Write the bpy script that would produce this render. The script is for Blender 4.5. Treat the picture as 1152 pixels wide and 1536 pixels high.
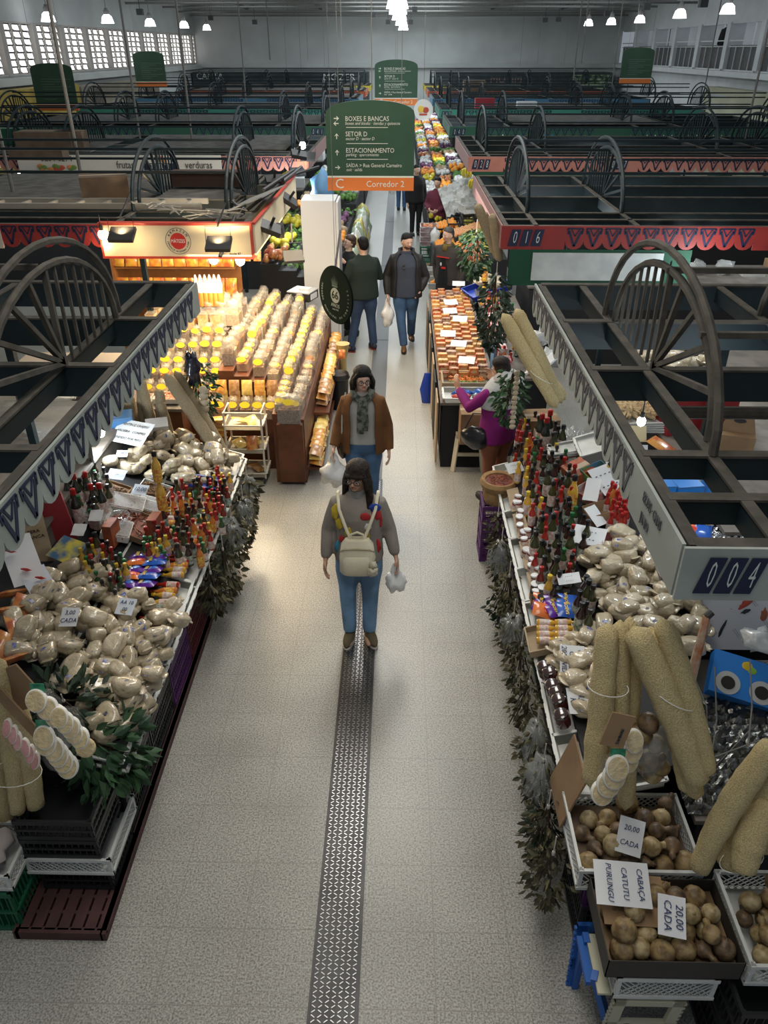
import bpy, math, random
from mathutils import Vector, Matrix, Euler
for o in list(bpy.data.objects): bpy.data.objects.remove(o)
SC = bpy.context.scene
COL = SC.collection
PI = math.pi
R = math.radians
rnd = random.Random(7)

# ------------------------------------------------------------------ camera, world, exposure
CAM_H = 4.2; FPX = 1154.0; PITCH = R(31); YAW = R(1.15)
cd = bpy.data.cameras.new('camera'); cam = bpy.data.objects.new('camera', cd); COL.objects.link(cam)
cam.location = (0, 0, CAM_H); cam.rotation_euler = (PI/2-PITCH, 0, YAW)
cd.sensor_fit = 'VERTICAL'; cd.sensor_height = 36; cd.lens = 36*FPX/1536; cd.clip_end = 200; cd.clip_start = .05
SC.camera = cam
SC.view_settings.view_transform = 'Standard'; SC.view_settings.look = 'None'
SC.view_settings.exposure = EXPO = 0.28; SC.view_settings.gamma = 1; SC.view_settings.use_curve_mapping = False
W = bpy.data.worlds.new('world'); SC.world = W; W.use_nodes = True
W.node_tree.nodes['Background'].inputs[0].default_value = (.78, .88, 1, 1)
W.node_tree.nodes['Background'].inputs[1].default_value = .22

def light(kind, loc, energy, color=(1,1,1), size=1, size_y=None, rot=(0,0,0), spot=None, blend=.5):
    l = bpy.data.lights.new('light', kind); l.energy = energy; l.color = color
    if kind == 'AREA':
        l.size = size
        if size_y: l.shape = 'RECTANGLE'; l.size_y = size_y
    else: l.shadow_soft_size = size
    if spot: l.spot_size = R(spot); l.spot_blend = blend
    o = bpy.data.objects.new(kind.lower()+'_light', l); COL.objects.link(o); o.location = loc; o.rotation_euler = rot
    return o
COOL = (.86, .95, 1); WARM = (1, .72, .38); NEUT = (1, .96, .88)
# area lights added under the closed ceiling, simulating skylight and lamp glow, out of view
light('AREA', (-.3, 2.5, 6.5), 125, NEUT, 1.6, 5)
light('AREA', (-.2, 10.5, 6.5), 300, NEUT, 1.4, 7)
light('AREA', (0, 21, 6.5), 330, COOL, 2, 12)
for x in (-7.5, 7.5):
    light('AREA', (x, 12, 6.6), 70, COOL, 3, 14)
    light('AREA', (x, 34, 6.6), 210, COOL, 4, 24)
light('AREA', (0, 42, 6.6), 700, COOL, 5, 14)

# ------------------------------------------------------------------ materials
MATS = {}
def M(name, col=(.5,.5,.5), rough=.6, metal=0, var=0, scale=8, bump=0, bscale=None, emit=None, estr=0, coat=0,
      alpha=1, trans=0, ior=1.45, col2=None, spec=.5, detail=3, sheen=0):
    if name in MATS: return MATS[name]
    m = bpy.data.materials.new(name); m.use_nodes = True; nt = m.node_tree; N = nt.nodes; L = nt.links
    b = N['Principled BSDF']
    b.inputs['Base Color'].default_value = (*col, 1); b.inputs['Roughness'].default_value = rough
    b.inputs['Metallic'].default_value = metal; b.inputs['Coat Weight'].default_value = coat
    b.inputs['Alpha'].default_value = alpha; b.inputs['Transmission Weight'].default_value = trans
    b.inputs['IOR'].default_value = ior; b.inputs['Specular IOR Level'].default_value = spec
    if coat: b.inputs['Coat Roughness'].default_value = .08
    if sheen: b.inputs['Sheen Weight'].default_value = sheen
    if emit: b.inputs['Emission Color'].default_value = (*emit, 1); b.inputs['Emission Strength'].default_value = estr
    if var or col2 or bump:
        tc = N.new('ShaderNodeTexCoord')
        oi = N.new('ShaderNodeObjectInfo'); ad = N.new('ShaderNodeVectorMath'); ad.operation = 'ADD'
        ml = N.new('ShaderNodeVectorMath'); ml.operation = 'SCALE'; ml.inputs['Scale'].default_value = 17
        cb = N.new('ShaderNodeCombineXYZ'); L.new(oi.outputs['Random'], cb.inputs[0]); L.new(oi.outputs['Random'], cb.inputs[1])
        L.new(cb.outputs[0], ml.inputs[0]); L.new(tc.outputs['Object'], ad.inputs[0]); L.new(ml.outputs[0], ad.inputs[1])
        vec = ad.outputs[0]
    if var or col2:
        n = N.new('ShaderNodeTexNoise'); n.inputs['Scale'].default_value = scale; n.inputs['Detail'].default_value = detail
        L.new(vec, n.inputs['Vector'])
        r = N.new('ShaderNodeValToRGB'); L.new(n.outputs['Fac'], r.inputs[0]); L.new(r.outputs[0], b.inputs['Base Color'])
        c2 = col2 if col2 else tuple(min(1, c*(1+var)) for c in col)
        c1 = col if col2 else tuple(c*(1-var) for c in col)
        r.color_ramp.elements[0].position = .38; r.color_ramp.elements[1].position = .62
        r.color_ramp.elements[0].color = (*c1, 1); r.color_ramp.elements[1].color = (*c2, 1)
    if bump:
        n2 = N.new('ShaderNodeTexNoise'); n2.inputs['Scale'].default_value = bscale or scale*3; n2.inputs['Detail'].default_value = 4
        L.new(vec, n2.inputs['Vector'])
        bp = N.new('ShaderNodeBump'); bp.inputs['Strength'].default_value = bump; bp.inputs['Distance'].default_value = .01
        L.new(n2.outputs['Fac'], bp.inputs['Height']); L.new(bp.outputs[0], b.inputs['Normal'])
    MATS[name] = m
    return m

# ------------------------------------------------------------------ mesh builder
def frame(d):
    d = Vector(d).normalized()
    a = Vector((0,0,1)) if abs(d.z) < .95 else Vector((1,0,0))
    x = a.cross(d).normalized(); y = d.cross(x)
    return x, y
class B:
    def __init__(s): s.v = []; s.f = []; s.m = []
    def add(s, vs, fs, mi=0, T=None):
        k = len(s.v)
        if T is not None: vs = [T @ Vector(v) for v in vs]
        s.v.extend([tuple(v) for v in vs]); s.f.extend([tuple(i+k for i in f) for f in fs])
        s.m.extend([mi]*len(fs)); return s
    def box(s, a, b, mi=0, T=None):
        x0,y0,z0 = a; x1,y1,z1 = b
        vs = [(x0,y0,z0),(x1,y0,z0),(x1,y1,z0),(x0,y1,z0),(x0,y0,z1),(x1,y0,z1),(x1,y1,z1),(x0,y1,z1)]
        return s.add(vs, [(0,3,2,1),(4,5,6,7),(0,1,5,4),(1,2,6,5),(2,3,7,6),(3,0,4,7)], mi, T)
    def cbox(s, c, d, mi=0, T=None):
        return s.box([c[i]-d[i]/2 for i in range(3)], [c[i]+d[i]/2 for i in range(3)], mi, T)
    def bar(s, p, q, w, h=None, mi=0, up=(0,0,1)):
        p = Vector(p); q = Vector(q); d = (q-p); L = d.length
        if L < 1e-6: return s
        d.normalize(); u = Vector(up)
        if abs(d.dot(u)) > .98: u = Vector((1,0,0))
        x = d.cross(u).normalized(); z = x.cross(d); h = h or w
        T = Matrix((( x.x,d.x,z.x,p.x),(x.y,d.y,z.y,p.y),(x.z,d.z,z.z,p.z),(0,0,0,1)))
        return s.box((-w/2,0,-h/2),(w/2,L,h/2), mi, T)
    def tube(s, pts, r, n=8, mi=0, T=None, flat=1):
        P = [Vector(p) for p in pts]
        if not hasattr(r, '__len__'): r = [r]*len(P)
        vs = []; fs = []; x = None
        for i, p in enumerate(P):
            d = (P[min(i+1,len(P)-1)]-P[max(i-1,0)]).normalized()
            if x is None: x, y = frame(d)
            else:
                x = (x-d*x.dot(d)).normalized(); y = d.cross(x)
            for j in range(n):
                a = 2*PI*j/n; vs.append(p+x*math.cos(a)*r[i]+y*math.sin(a)*r[i]*flat)
        for i in range(len(P)-1):
            for j in range(n):
                a = i*n+j; b2 = i*n+(j+1)%n; fs.append((a, b2, b2+n, a+n))
        fs.append(tuple(range(n-1,-1,-1))); k = (len(P)-1)*n; fs.append(tuple(range(k, k+n)))
        return s.add(vs, fs, mi, T)
    def ell(s, c, r, nu=12, nv=8, mi=0, T=None, fn=None):
        vs = [(c[0],c[1],c[2]-r[2])]; fs = []
        for i in range(1, nv):
            t = -PI/2+PI*i/nv
            for j in range(nu):
                a = 2*PI*j/nu; vs.append((c[0]+r[0]*math.cos(t)*math.cos(a), c[1]+r[1]*math.cos(t)*math.sin(a), c[2]+r[2]*math.sin(t)))
        vs.append((c[0],c[1],c[2]+r[2]))
        if fn: vs = [fn(Vector(v)) for v in vs]
        for j in range(nu):
            fs.append((0, 1+(j+1)%nu, 1+j)); k = 1+(nv-2)*nu; fs.append((k+j, k+(j+1)%nu, len(vs)-1))
        for i in range(nv-2):
            for j in range(nu):
                a = 1+i*nu+j; b2 = 1+i*nu+(j+1)%nu; fs.append((a, b2, b2+nu, a+nu))
        return s.add(vs, fs, mi, T)
    def lathe(s, prof, n=12, mi=0, T=None, c=(0,0,0)):   # prof: (r, z[, mi])
        vs = []; k = len(prof)
        for p in prof:
            for j in range(n):
                a = 2*PI*j/n; vs.append((c[0]+p[0]*math.cos(a), c[1]+p[0]*math.sin(a), c[2]+p[1]))
        fs = []; ms = []
        for i in range(k-1):
            mm = prof[i][2] if len(prof[i]) > 2 else mi
            for j in range(n):
                a = i*n+j; b2 = i*n+(j+1)%n; fs.append((a, b2, b2+n, a+n)); ms.append(mm)
        fs.append(tuple(range(n-1,-1,-1))); ms.append(ms[0]); fs.append(tuple(range((k-1)*n, k*n))); ms.append(ms[-2])
        q = len(s.f); s.add(vs, fs, mi, T); s.m[q:] = ms; return s
    def loft(s, rings, n=16, mi=0, T=None, p=2.0):       # ring: (cx,cy,cz,rx,ry)
        vs = []
        for (cx,cy,cz,rx,ry) in rings:
            for j in range(n):
                a = 2*PI*j/n; ca, sa = math.cos(a), math.sin(a)
                e = 2/p
                vs.append((cx+rx*math.copysign(abs(ca)**e, ca), cy+ry*math.copysign(abs(sa)**e, sa), cz))
        fs = []
        for i in range(len(rings)-1):
            for j in range(n):
                a = i*n+j; b2 = i*n+(j+1)%n; fs.append((a, b2, b2+n, a+n))
        fs.append(tuple(range(n-1,-1,-1))); k = (len(rings)-1)*n; fs.append(tuple(range(k, k+n)))
        return s.add(vs, fs, mi, T)
    def prism(s, pts, depth, mi=0, T=None):              # 2D polygon in local XZ, extruded along Y from 0 to depth
        n = len(pts); vs = [(x,0,z) for x,z in pts]+[(x,depth,z) for x,z in pts]
        fs = [tuple(range(n)), tuple(range(2*n-1, n-1, -1))]+[(i, i+n, (i+1)%n+n, (i+1)%n) for i in range(n)]
        return s.add(vs, fs, mi, T)
    def stroke(s, p, q, w, y, mi=0, T=None):              # flat raised bar in local XZ
        p = Vector(p); q = Vector(q); d = (q-p).normalized(); nn = Vector((-d.y, d.x))*w/2
        return s.prism([tuple(p-nn), tuple(q-nn), tuple(q+nn), tuple(p+nn)], y, mi, T)
def new(name, b, mats, parent=None, loc=(0,0,0), rot=(0,0,0), smooth=False, scale=None, world=False, sharp=35):
    me = bpy.data.meshes.new(name); me.from_pydata(b.v, [], b.f); me.update()
    if not isinstance(mats, (list, tuple)): mats = [mats]
    for m in mats: me.materials.append(m)
    if len(mats) > 1: me.polygons.foreach_set('material_index', b.m)
    if smooth:
        me.polygons.foreach_set('use_smooth', [True]*len(me.polygons))
        if sharp: me.set_sharp_from_angle(angle=R(sharp))
    o = bpy.data.objects.new(name, me); COL.objects.link(o)
    if parent is not None:
        o.parent = parent
        if world: loc = -parent.location
    o.location = loc; o.rotation_euler = rot
    if scale: o.scale = scale
    return o
def tag(o, label, cat=None, group=None, kind=None):
    if label: o['label'] = label
    if cat: o['category'] = cat
    if group: o['group'] = group
    if kind: o['kind'] = kind
    return o
def struct(name, b, mats, **k): return tag(new(name, b, mats, **k), None, kind='structure')
def empty(name, loc, label, cat, group=None, rot=(0,0,0)):
    o = bpy.data.objects.new(name, None); COL.objects.link(o); o.location = loc; o.rotation_euler = rot
    o.empty_display_size = .1
    return tag(o, label, cat, group)
KIDS = {}
def copy_tree(o, parent=None, loc=None, rot=None, scale=None, label=None, group=None):
    c = o.copy(); COL.objects.link(c); c.parent = parent
    if loc is not None: c.location = loc
    if rot is not None: c.rotation_euler = rot
    if scale is not None: c.scale = (scale,)*3 if not hasattr(scale, '__len__') else scale
    if label: c['label'] = label
    if group: c['group'] = group
    for ch in o.children_recursive:
        if ch.parent == o: copy_tree(ch, c)
    return c
class Proto:
    """first use moves the object itself, later uses copy it"""
    def __init__(s, o): s.o = o; s.used = False
    def put(s, loc, rot=(0,0,0), scale=None, label=None, group=None, cat=None):
        if not s.used:
            s.used = True; o = s.o; o.location = loc; o.rotation_euler = rot
            if scale is not None: o.scale = (scale,)*3 if not hasattr(scale, '__len__') else scale
            if label: o['label'] = label
            if group: o['group'] = group
        else: o = copy_tree(s.o, None, loc, rot, scale if scale is not None else 1.0, label, group)
        if cat: o['category'] = cat
        return o
def text(name, body, size, mat, parent, loc, rot=(PI/2,0,0), align='CENTER', ext=.002, sx=1, shear=0, spacing=1, bold=0):
    c = bpy.data.curves.new('t', 'FONT'); c.body = body; c.size = size; c.align_x = align; c.align_y = 'CENTER'
    c.extrude = ext; c.shear = shear; c.space_character = spacing; c.offset = bold; c.resolution_u = 2
    t = bpy.data.objects.new('t', c); COL.objects.link(t)
    bpy.context.view_layer.update()
    me = bpy.data.meshes.new_from_object(t.evaluated_get(bpy.context.evaluated_depsgraph_get()))
    bpy.data.objects.remove(t)
    me.materials.clear(); me.materials.append(mat)
    o = bpy.data.objects.new(name, me); COL.objects.link(o); o.parent = parent; o.location = loc; o.rotation_euler = rot
    o.scale = (sx, 1, 1)
    return o
# a point on the pixel's ray at height z (used only to read positions off the photograph)
def rayd(px, py):
    fw = Vector((-math.sin(YAW)*math.cos(PITCH), math.cos(YAW)*math.cos(PITCH), -math.sin(PITCH)))
    r = Vector((math.cos(YAW), math.sin(YAW), 0)); u = r.cross(fw)
    return fw + r*((px-576)/FPX) - u*((py-768)/FPX)
def atz(px, py, z):
    d = rayd(px, py); return Vector((0,0,CAM_H)) + d*((z-CAM_H)/d.z)
def aty(px, py, y):
    d = rayd(px, py); return Vector((0,0,CAM_H)) + d*(y/d.y)
def onplane(px, py, p0, nrm):
    d = rayd(px, py); o = Vector((0,0,CAM_H)); n = Vector(nrm); t = (Vector(p0)-o).dot(n)/d.dot(n); return o+d*t
# ------------------------------------------------------------------ the hall
def floor_material():
    m = bpy.data.materials.new('terrazzo'); m.use_nodes = True; N = m.node_tree.nodes; L = m.node_tree.links
    b = N['Principled BSDF']; tc = N.new('ShaderNodeTexCoord')
    n1 = N.new('ShaderNodeTexNoise'); n1.inputs['Scale'].default_value = 95; n1.inputs['Detail'].default_value = 3; n1.inputs['Roughness'].default_value = .7
    L.new(tc.outputs['Object'], n1.inputs['Vector'])
    r1 = N.new('ShaderNodeValToRGB'); e = r1.color_ramp.elements
    e[0].position = .36; e[0].color = (.15,.145,.125,1); e[1].position = .60; e[1].color = (.46,.45,.41,1)
    L.new(n1.outputs['Fac'], r1.inputs[0])
    n2 = N.new('ShaderNodeTexNoise'); n2.inputs['Scale'].default_value = 2.2; n2.inputs['Detail'].default_value = 3
    L.new(tc.outputs['Object'], n2.inputs['Vector'])
    mr = N.new('ShaderNodeMapRange'); mr.inputs[1].default_value = .3; mr.inputs[2].default_value = .7; mr.inputs[3].default_value = .90; mr.inputs[4].default_value = 1.06
    L.new(n2.outputs['Fac'], mr.inputs[0])
    sx = N.new('ShaderNodeSeparateXYZ'); L.new(tc.outputs['Object'], sx.inputs[0])
    def line(out, per, off, w):
        a = N.new('ShaderNodeMath'); a.operation = 'SUBTRACT'; L.new(out, a.inputs[0]); a.inputs[1].default_value = off
        p = N.new('ShaderNodeMath'); p.operation = 'PINGPONG'; L.new(a.outputs[0], p.inputs[0]); p.inputs[1].default_value = per/2
        c = N.new('ShaderNodeMath'); c.operation = 'LESS_THAN'; L.new(p.outputs[0], c.inputs[0]); c.inputs[1].default_value = w
        return c.outputs[0]
    gt = N.new('ShaderNodeMath'); gt.operation = 'GREATER_THAN'; L.new(sx.outputs[0], gt.inputs[0]); gt.inputs[1].default_value = -.3
    sh = N.new('ShaderNodeMath'); sh.operation = 'MULTIPLY_ADD'; L.new(gt.outputs[0], sh.inputs[0]); sh.inputs[1].default_value = .166; L.new(sx.outputs[0], sh.inputs[2])
    lx = line(sh.outputs[0], .406, -.42, .0022); ly = line(sx.outputs[1], .406, .434, .0022)
    mx = N.new('ShaderNodeMath'); mx.operation = 'MAXIMUM'; L.new(lx, mx.inputs[0]); L.new(ly, mx.inputs[1])
    mul = N.new('ShaderNodeVectorMath'); mul.operation = 'SCALE'; L.new(r1.outputs[0], mul.inputs[0]); L.new(mr.outputs[0], mul.inputs['Scale'])
    mix = N.new('ShaderNodeMix'); mix.data_type = 'RGBA'; L.new(mx.outputs[0], mix.inputs[0]); L.new(mul.outputs[0], mix.inputs[6]); mix.inputs[7].default_value = (.24,.23,.20,1)
    L.new(mix.outputs[2], b.inputs['Base Color'])
    rr = N.new('ShaderNodeMapRange'); rr.inputs[1].default_value = .3; rr.inputs[2].default_value = .7; rr.inputs[3].default_value = .29; rr.inputs[4].default_value = .35
    L.new(n2.outputs['Fac'], rr.inputs[0]); L.new(rr.outputs[0], b.inputs['Roughness'])
    return m
XL, XR, YB, ZC = -12.0, 12.6, 52.0, 6.75
struct('floor', B().box((XL,-1.5,-.1),(XR,YB,0)), floor_material())
mwall = M('wall_paint', (.52,.54,.53), .85, var=.06, scale=.8)
mwhite = M('white_paint', (.62,.64,.65), .6, var=.04, scale=2)
struct('wall_back', B().box((XL,YB,0),(XR,YB+.2,ZC)), mwall)
b = B()
b.box((XL-.2,-1.5,0),(XL,YB,3.5)); b.box((XL-.2,-1.5,4.95),(XL,YB,ZC))
b.box((XL-.2,-1.5,3.5),(XL,20,4.95))
struct('wall_left', b, mwall)
b = B(); b.box((XR,-1.5,0),(XR+.2,YB,3.55)); b.box((XR,-1.5,5.1),(XR+.2,YB,ZC)); b.box((XR,-1.5,3.55),(XR+.2,20,5.1))
struct('wall_right', b, mwhite)
struct('ceiling', B().box((XL,-1.5,ZC),(XR,YB,ZC+.15)), M('ceiling_board', (.30,.31,.30), .9, var=.1, scale=1))
# louvred daylight windows of the left wall: frame, tilted glass slats, sky behind
mlou = M('louvre_glass', (.9,.9,.88), .3, emit=(1,.97,.95), estr=1.1)
mconc = M('window_mullion', (.42,.40,.38), .8)
msky = M('daylight', (1,1,1), .5, emit=(.95,.97,1), estr=.16)
ys = 24.3; n = 1
while ys < YB-.8:
    y1 = ys+2.42
    root = bpy.data.objects.new('window_%d' % n, None); COL.objects.link(root); root.location = (XL, ys, 3.5); root['kind'] = 'structure'
    f = B(); f.box((-.12,0,0),(.06,.3,1.45)); f.box((-.12,.3,0),(.04,2.42,.04)); f.box((-.12,.3,1.41),(.04,2.42,1.45))
    for q in (1.0, 1.7): f.box((-.06,q-.012,0),(.0,q+.012,1.45))
    new('window_frame', f, mconc, root)
    s = B()
    for i in range(7):
        for q in range(3):
            ya = .33+q*.7; z0 = .07+i*.193
            s.add([(-.02,ya+.15,z0),(-.02,ya+.50,z0),(-.10,ya+.62,z0+.14),(-.10,ya+.03,z0+.14)], [(0,1,2,3)], 0)
            s.add([(-.026,ya+.15,z0),(-.026,ya+.50,z0),(-.106,ya+.62,z0+.14),(-.106,ya+.03,z0+.14)], [(3,2,1,0)], 0)
    new('louvre_slats', s, mlou, root)
    new('window_backing', B().box((-.19,.3,0),(-.15,2.42,1.45)), M('dim_louvre', (.02,.02,.02), .4), root)
    ys = y1; n += 1
struct('trim_1', B().box((XL-.25,ys,3.5),(XL,YB,4.95)), mconc)
# windows of the upper gallery on the right
for i in range(9):
    y0 = 21.5+i*3.35; root = bpy.data.objects.new('window_%d' % (n+i), None); COL.objects.link(root)
    root.location = (XR, y0, 3.55); root['kind'] = 'structure'
    f = B(); f.box((-.10,0,0),(.5,.38,1.55)); f.box((-.05,.38,-.05),(.05,3.35,.0)); f.box((-.03,.38,1.5),(.2,3.35,1.55))
    new('window_frame', f, mwhite, root)
    rl = B(); rl.box((-.02,.38,.93),(.02,3.35,.97)); rl.box((-.02,.38,.74),(.02,3.35,.77))
    for q in range(1, 4): rl.box((-.015,.38+q*.74,0),(.015,.41+q*.74,.75))
    new('railing', rl, mwhite, root)
    new('lower_panel', B().box((.06,.38,0),(.09,3.35,.8)), M('grille_dark', (.10,.10,.10), .6, var=.8, scale=60), root)
    new('pane', B().box((.9,.2,0),(.93,3.35,1.55)), M('gallery_pane%d' % (i < 3), (.5,.5,.5), .4, emit=(.85,.90,1) if i < 3 else (.5,.55,.6), estr=.55 if i < 3 else .12), root)
struct('trim_2', B().box((XR-.35,-1.5,3.32),(XR,YB,3.5)), mwhite)
struct('trim_3', B().box((XL,-1.5,3.25),(XL+.3,YB,3.45)), mwall)
struct('trim_4', B().box((XL,YB-.25,3.3),(XR,YB,3.5)), mwall)
# metal covers over the floor channel
msteel = M('checker_steel', (.07,.07,.072), .42, metal=.6, var=.15, scale=6)
mlug = M('checker_lug', (.55,.55,.56), .3, metal=.9)
mfar = M('ribbed_steel', (.13,.135,.14), .5, metal=.3)
b = B(); b.box((-.42,1.2,0),(-.18,7.7,.004)); 
for i in range(5): b.box((-.43,1.2,0),(-.418,7.7,.010),0); b.box((-.182,1.2,0),(-.17,7.7,.010),0); break
y = 1.5; i = 0
while y < 7.68:
    for q in range(7):
        cx = -.402+q*.0335; a = R(35 if (i+q) % 2 else -35); d = Vector((math.cos(a), math.sin(a), 0))*.011
        c = Vector((cx, y, .0055)); b.bar(c-d, c+d, .0042, .003, 1)
    y += .0235; i += 1
tag(new('drain_cover', b, [msteel, mlug]), 'dark checker plate cover strip down the nearest part of the aisle', 'drain cover')
b = B(); b.box((-.42,7.7,0),(-.18,YB-4,.004),0)
for q in range(7): b.box((-.41+q*.033,7.72,.004),(-.397+q*.033,YB-4,.007),0)
for yy in (12.6, 17.8, 23, 28): b.box((-.42,yy,.007),(-.18,yy+.02,.0085),1)
tag(new('drain_cover', b, [mfar, M('gap_dark', (.05,.05,.05), .6)]), 'grey ribbed metal cover strip along the far part of the aisle', 'drain cover')
# roof services: pipes across the hall and back trusses
mpipe = M('pipe_grey', (.20,.20,.19), .6)
for i, (yy, zz) in enumerate([(33,5.95),(36,6.05),(39,5.9),(42,6.15),(45,6.0),(48,5.92),(50.5,5.82),(51.3,6.0)]):
    b = B(); b.tube([(XL+.2,yy,zz),(XR-.2,yy,zz)], .05, 6)
    for x in range(-10, 12, 4): b.bar((x,yy,zz),(x,yy,ZC), .02)
    tag(new('ceiling_pipe', b, mpipe), 'long grey service pipe across the hall under the roof', 'pipe', 'service pipes under the roof')
b = B()
for x in (-8, -4.2, 4.6, 8.2):
    b.bar((x,30,6.6),(x*1.1,YB,6.2), .12, .12)
tag(new('roof_truss', b, mpipe), 'grey steel purlins running lengthwise under the roof', 'truss')
# high-bay lamps
mshade = M('lamp_glass', (.9,.9,.9), .2, emit=(.92,.96,1), estr=7)
mshadew = M('lamp_glass_warm', (.9,.9,.9), .2, emit=(1,.90,.80), estr=7)
mdark = M('dark_metal', (.03,.03,.032), .5)
def highbay():
    root = empty('pendant_lamp', (0,0,0), 'x', 'lamp')
    new('lamp_shade', B().lathe([(.09,.26),(.16,.2),(.19,.1),(.22,0)], 14), mshade, root, smooth=True)
    new('lamp_housing', B().lathe([(.10,.40),(.10,.26),(.06,.40),(.06,.46)], 10), mpipe, root)
    new('hanging_rod', B().tube([(0,0,.44),(0,0,1.5)], .012, 6), mpipe, root)
    return root
hb = Proto(highbay())
lamps = [(-13,72,27),(0,0,0)]
row = [(72,27,28.6),(161,30,32.2),(225,35,36.0),(276,38,40.5),(310,42,48)]
for px,py,yy in row:
    p = aty(px,py,yy); hb.put(p-Vector((0,0,.1)), label='white glowing high-bay lamp hanging before the louvred windows', group='lamps along the left wall')
for px,py,yy in [(883,35,44),(917,33,41),(960,30,37),(1020,22,30.5),(1092,15,27)]:
    p = aty(px,py,yy); hb.put(p-Vector((0,0,.1)), label='white glowing high-bay lamp hanging on the gallery side', group='lamps along the gallery side')
for px,py,yy in [(596,4,18),(597,14,22),(599,24,27),(602,33,33),(605,41,40)]:
    p = aty(px,py,yy); hb.put(p-Vector((0,0,.1)), label='white glowing high-bay lamp in the row hanging over the main aisle', group='lamps over the main aisle')
b = B(); b.cbox((0,0,0),(.22,.22,.2)); b.bar((0,0,.1),(0,0,1.15),.02)
sp = Proto(tag(new('loudspeaker', b, mdark), 'x', 'loudspeaker'))
for px,py,yy in [(210,18,34),(316,27,46),(382,33,46),(560,22,43.4),(582,33,46.6),(616,33,46.6),(622,14,40),(818,30,46),(838,29,46),(911,20,38),(970,10,32),(1055,5,27)]:
    sp.put(aty(px,py,yy), label='small black box speaker hanging under the roof pipes', group='black speakers under the roof')
# people-height shop fronts against the back wall
mshop = M('shopfront_dark', (.035,.045,.05), .5, var=.3, scale=2)
root = empty('shop_kiosk', (-4.5, YB-2, 0), 'dark shop front at the back wall with pale lettering on its fascia, left of the aisle', 'shop front')
new('shop_body', B().box((-7.4,0,0),(2.6,1.9,3.1)), mshop, root)
text('lettering', 'MOZER', .5, M('letter_pale', (.7,.7,.66), .5), root, (.95,-.01,2.85), sx=1.1)
text('lettering', 'CANTA', .45, MATS['letter_pale'], root, (-6.4,-.01,2.9))
root = empty('shop_kiosk', (6.5, YB-2, 0), 'dark shop front at the back wall right of the aisle', 'shop front')
new('shop_body', B().box((-4.6,0,0),(5.4,1.9,3.1)), mshop, root)
text('lettering', 'MUMMA', .5, M('letter_dim', (.25,.17,.15), .5), root, (-.4,-.01,2.75), sx=1.2)
new('planting', B().box((3.2,-.06,2.3),(5.3,0,3.0)), M('greenery', (.02,.06,.02), .8, col2=(.35,.45,.3), scale=5), root)
# ------------------------------------------------------------------ stall canopies
ZT, ZB = 2.6, 2.36
mbeam = M('beam_green', (.004,.013,.017), .6, var=.25, scale=3)
mdust = M('dusty_steel', (.060,.054,.044), .8, var=.25, scale=9)
mnavy = M('navy', (.010,.014,.045), .6)
mnavyd = M('faded_navy', (.085,.085,.095), .7, var=.2, scale=12)
FC = dict(grey=M('fascia_grey', (.33,.36,.33), .6, var=.10, scale=3), greyl=M('fascia_dull', (.27,.30,.28), .6, var=.12, scale=3),
    red=M('fascia_red', (.27,.025,.02), .55, var=.12, scale=4), pink=M('fascia_pink', (.40,.165,.125), .6, var=.10, scale=3), rose=M('fascia_rose', (.26,.13,.12), .6),
    green=M('fascia_green', (.02,.09,.055), .6), teal=M('fascia_teal', (.05,.25,.18), .6), blue=M('fascia_blue', (.06,.18,.30), .6),
    orange=M('fascia_orange', (.40,.09,.03), .6), yellow=M('fascia_yellow', (.5,.42,.04), .6), cream=M('fascia_cream', (.80,.66,.40), .6),
    white=M('fascia_white', (.60,.58,.52), .6, var=.04, scale=3))
mdigit = M('digit_pale', (.55,.60,.58), .6)
def fascia(segs, tooth=.2, h=.24, pat=1):
    """local x along the fascia, z from 0 down to -h, outer face towards -y"""
    b = B(); x = 0
    for s in segs:
        L = s[1]
        if s[0] == 'plain': b.box((x,0,-h),(x+L,.015,0),0)
        elif s[0] == 'gap': pass
        else:
            n = max(1, round(L/tooth)); w = L/n
            b.box((x,0,-h*.62),(x+L,.015,0),0)
            for i in range(n):
                cx = x+(i+.5)*w; pts = [(cx-w/2,-h*.62)]+[(cx-w/2*math.cos(PI*q/8), -h*.62-h*.38*math.sin(PI*q/8)) for q in range(1,8)]+[(cx+w/2,-h*.62)]
                b.prism(pts, .015, 0)
                # stylised araucaria-seed motif
                T = Matrix.Translation((cx,-.004,0)); a = w*.40
                for p, q, ww in [((-a,-h*.10),(a,-h*.10),.016),((-a,-h*.10),(-a*.9,-h*.34),.02),((a,-h*.10),(a*.9,-h*.34),.02),
                                 ((-a*.8,-h*.2),(0,-h*.86),.024),((a*.8,-h*.2),(0,-h*.86),.024),((-a*.55,-h*.12),(0,-h*.42),.014),((a*.55,-h*.12),(0,-h*.42),.014)]:
                    b.stroke(p, q, ww*w/.2, .005, pat, T)
        x += L
    return b
def number_plate(parent, num, x, z, w=.085, h=.17, s=1):
    for i, ch in enumerate(num):
        b = B(); sh = h*.22
        b.prism([(-w/2-sh/2,-h/2),(w/2-sh/2,-h/2),(w/2+sh/2,h/2),(-w/2+sh/2,h/2)], .004)
        cx = x+i*w*1.22
        p = new('number_plate', b, mnavy, parent, (cx,-.008,z))
        text('digit', ch, h*1.05, mdigit, p, (0,-.001,0), sx=.42*w/.085*.17/h, shear=.25, ext=.001, bold=-.002)
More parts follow.
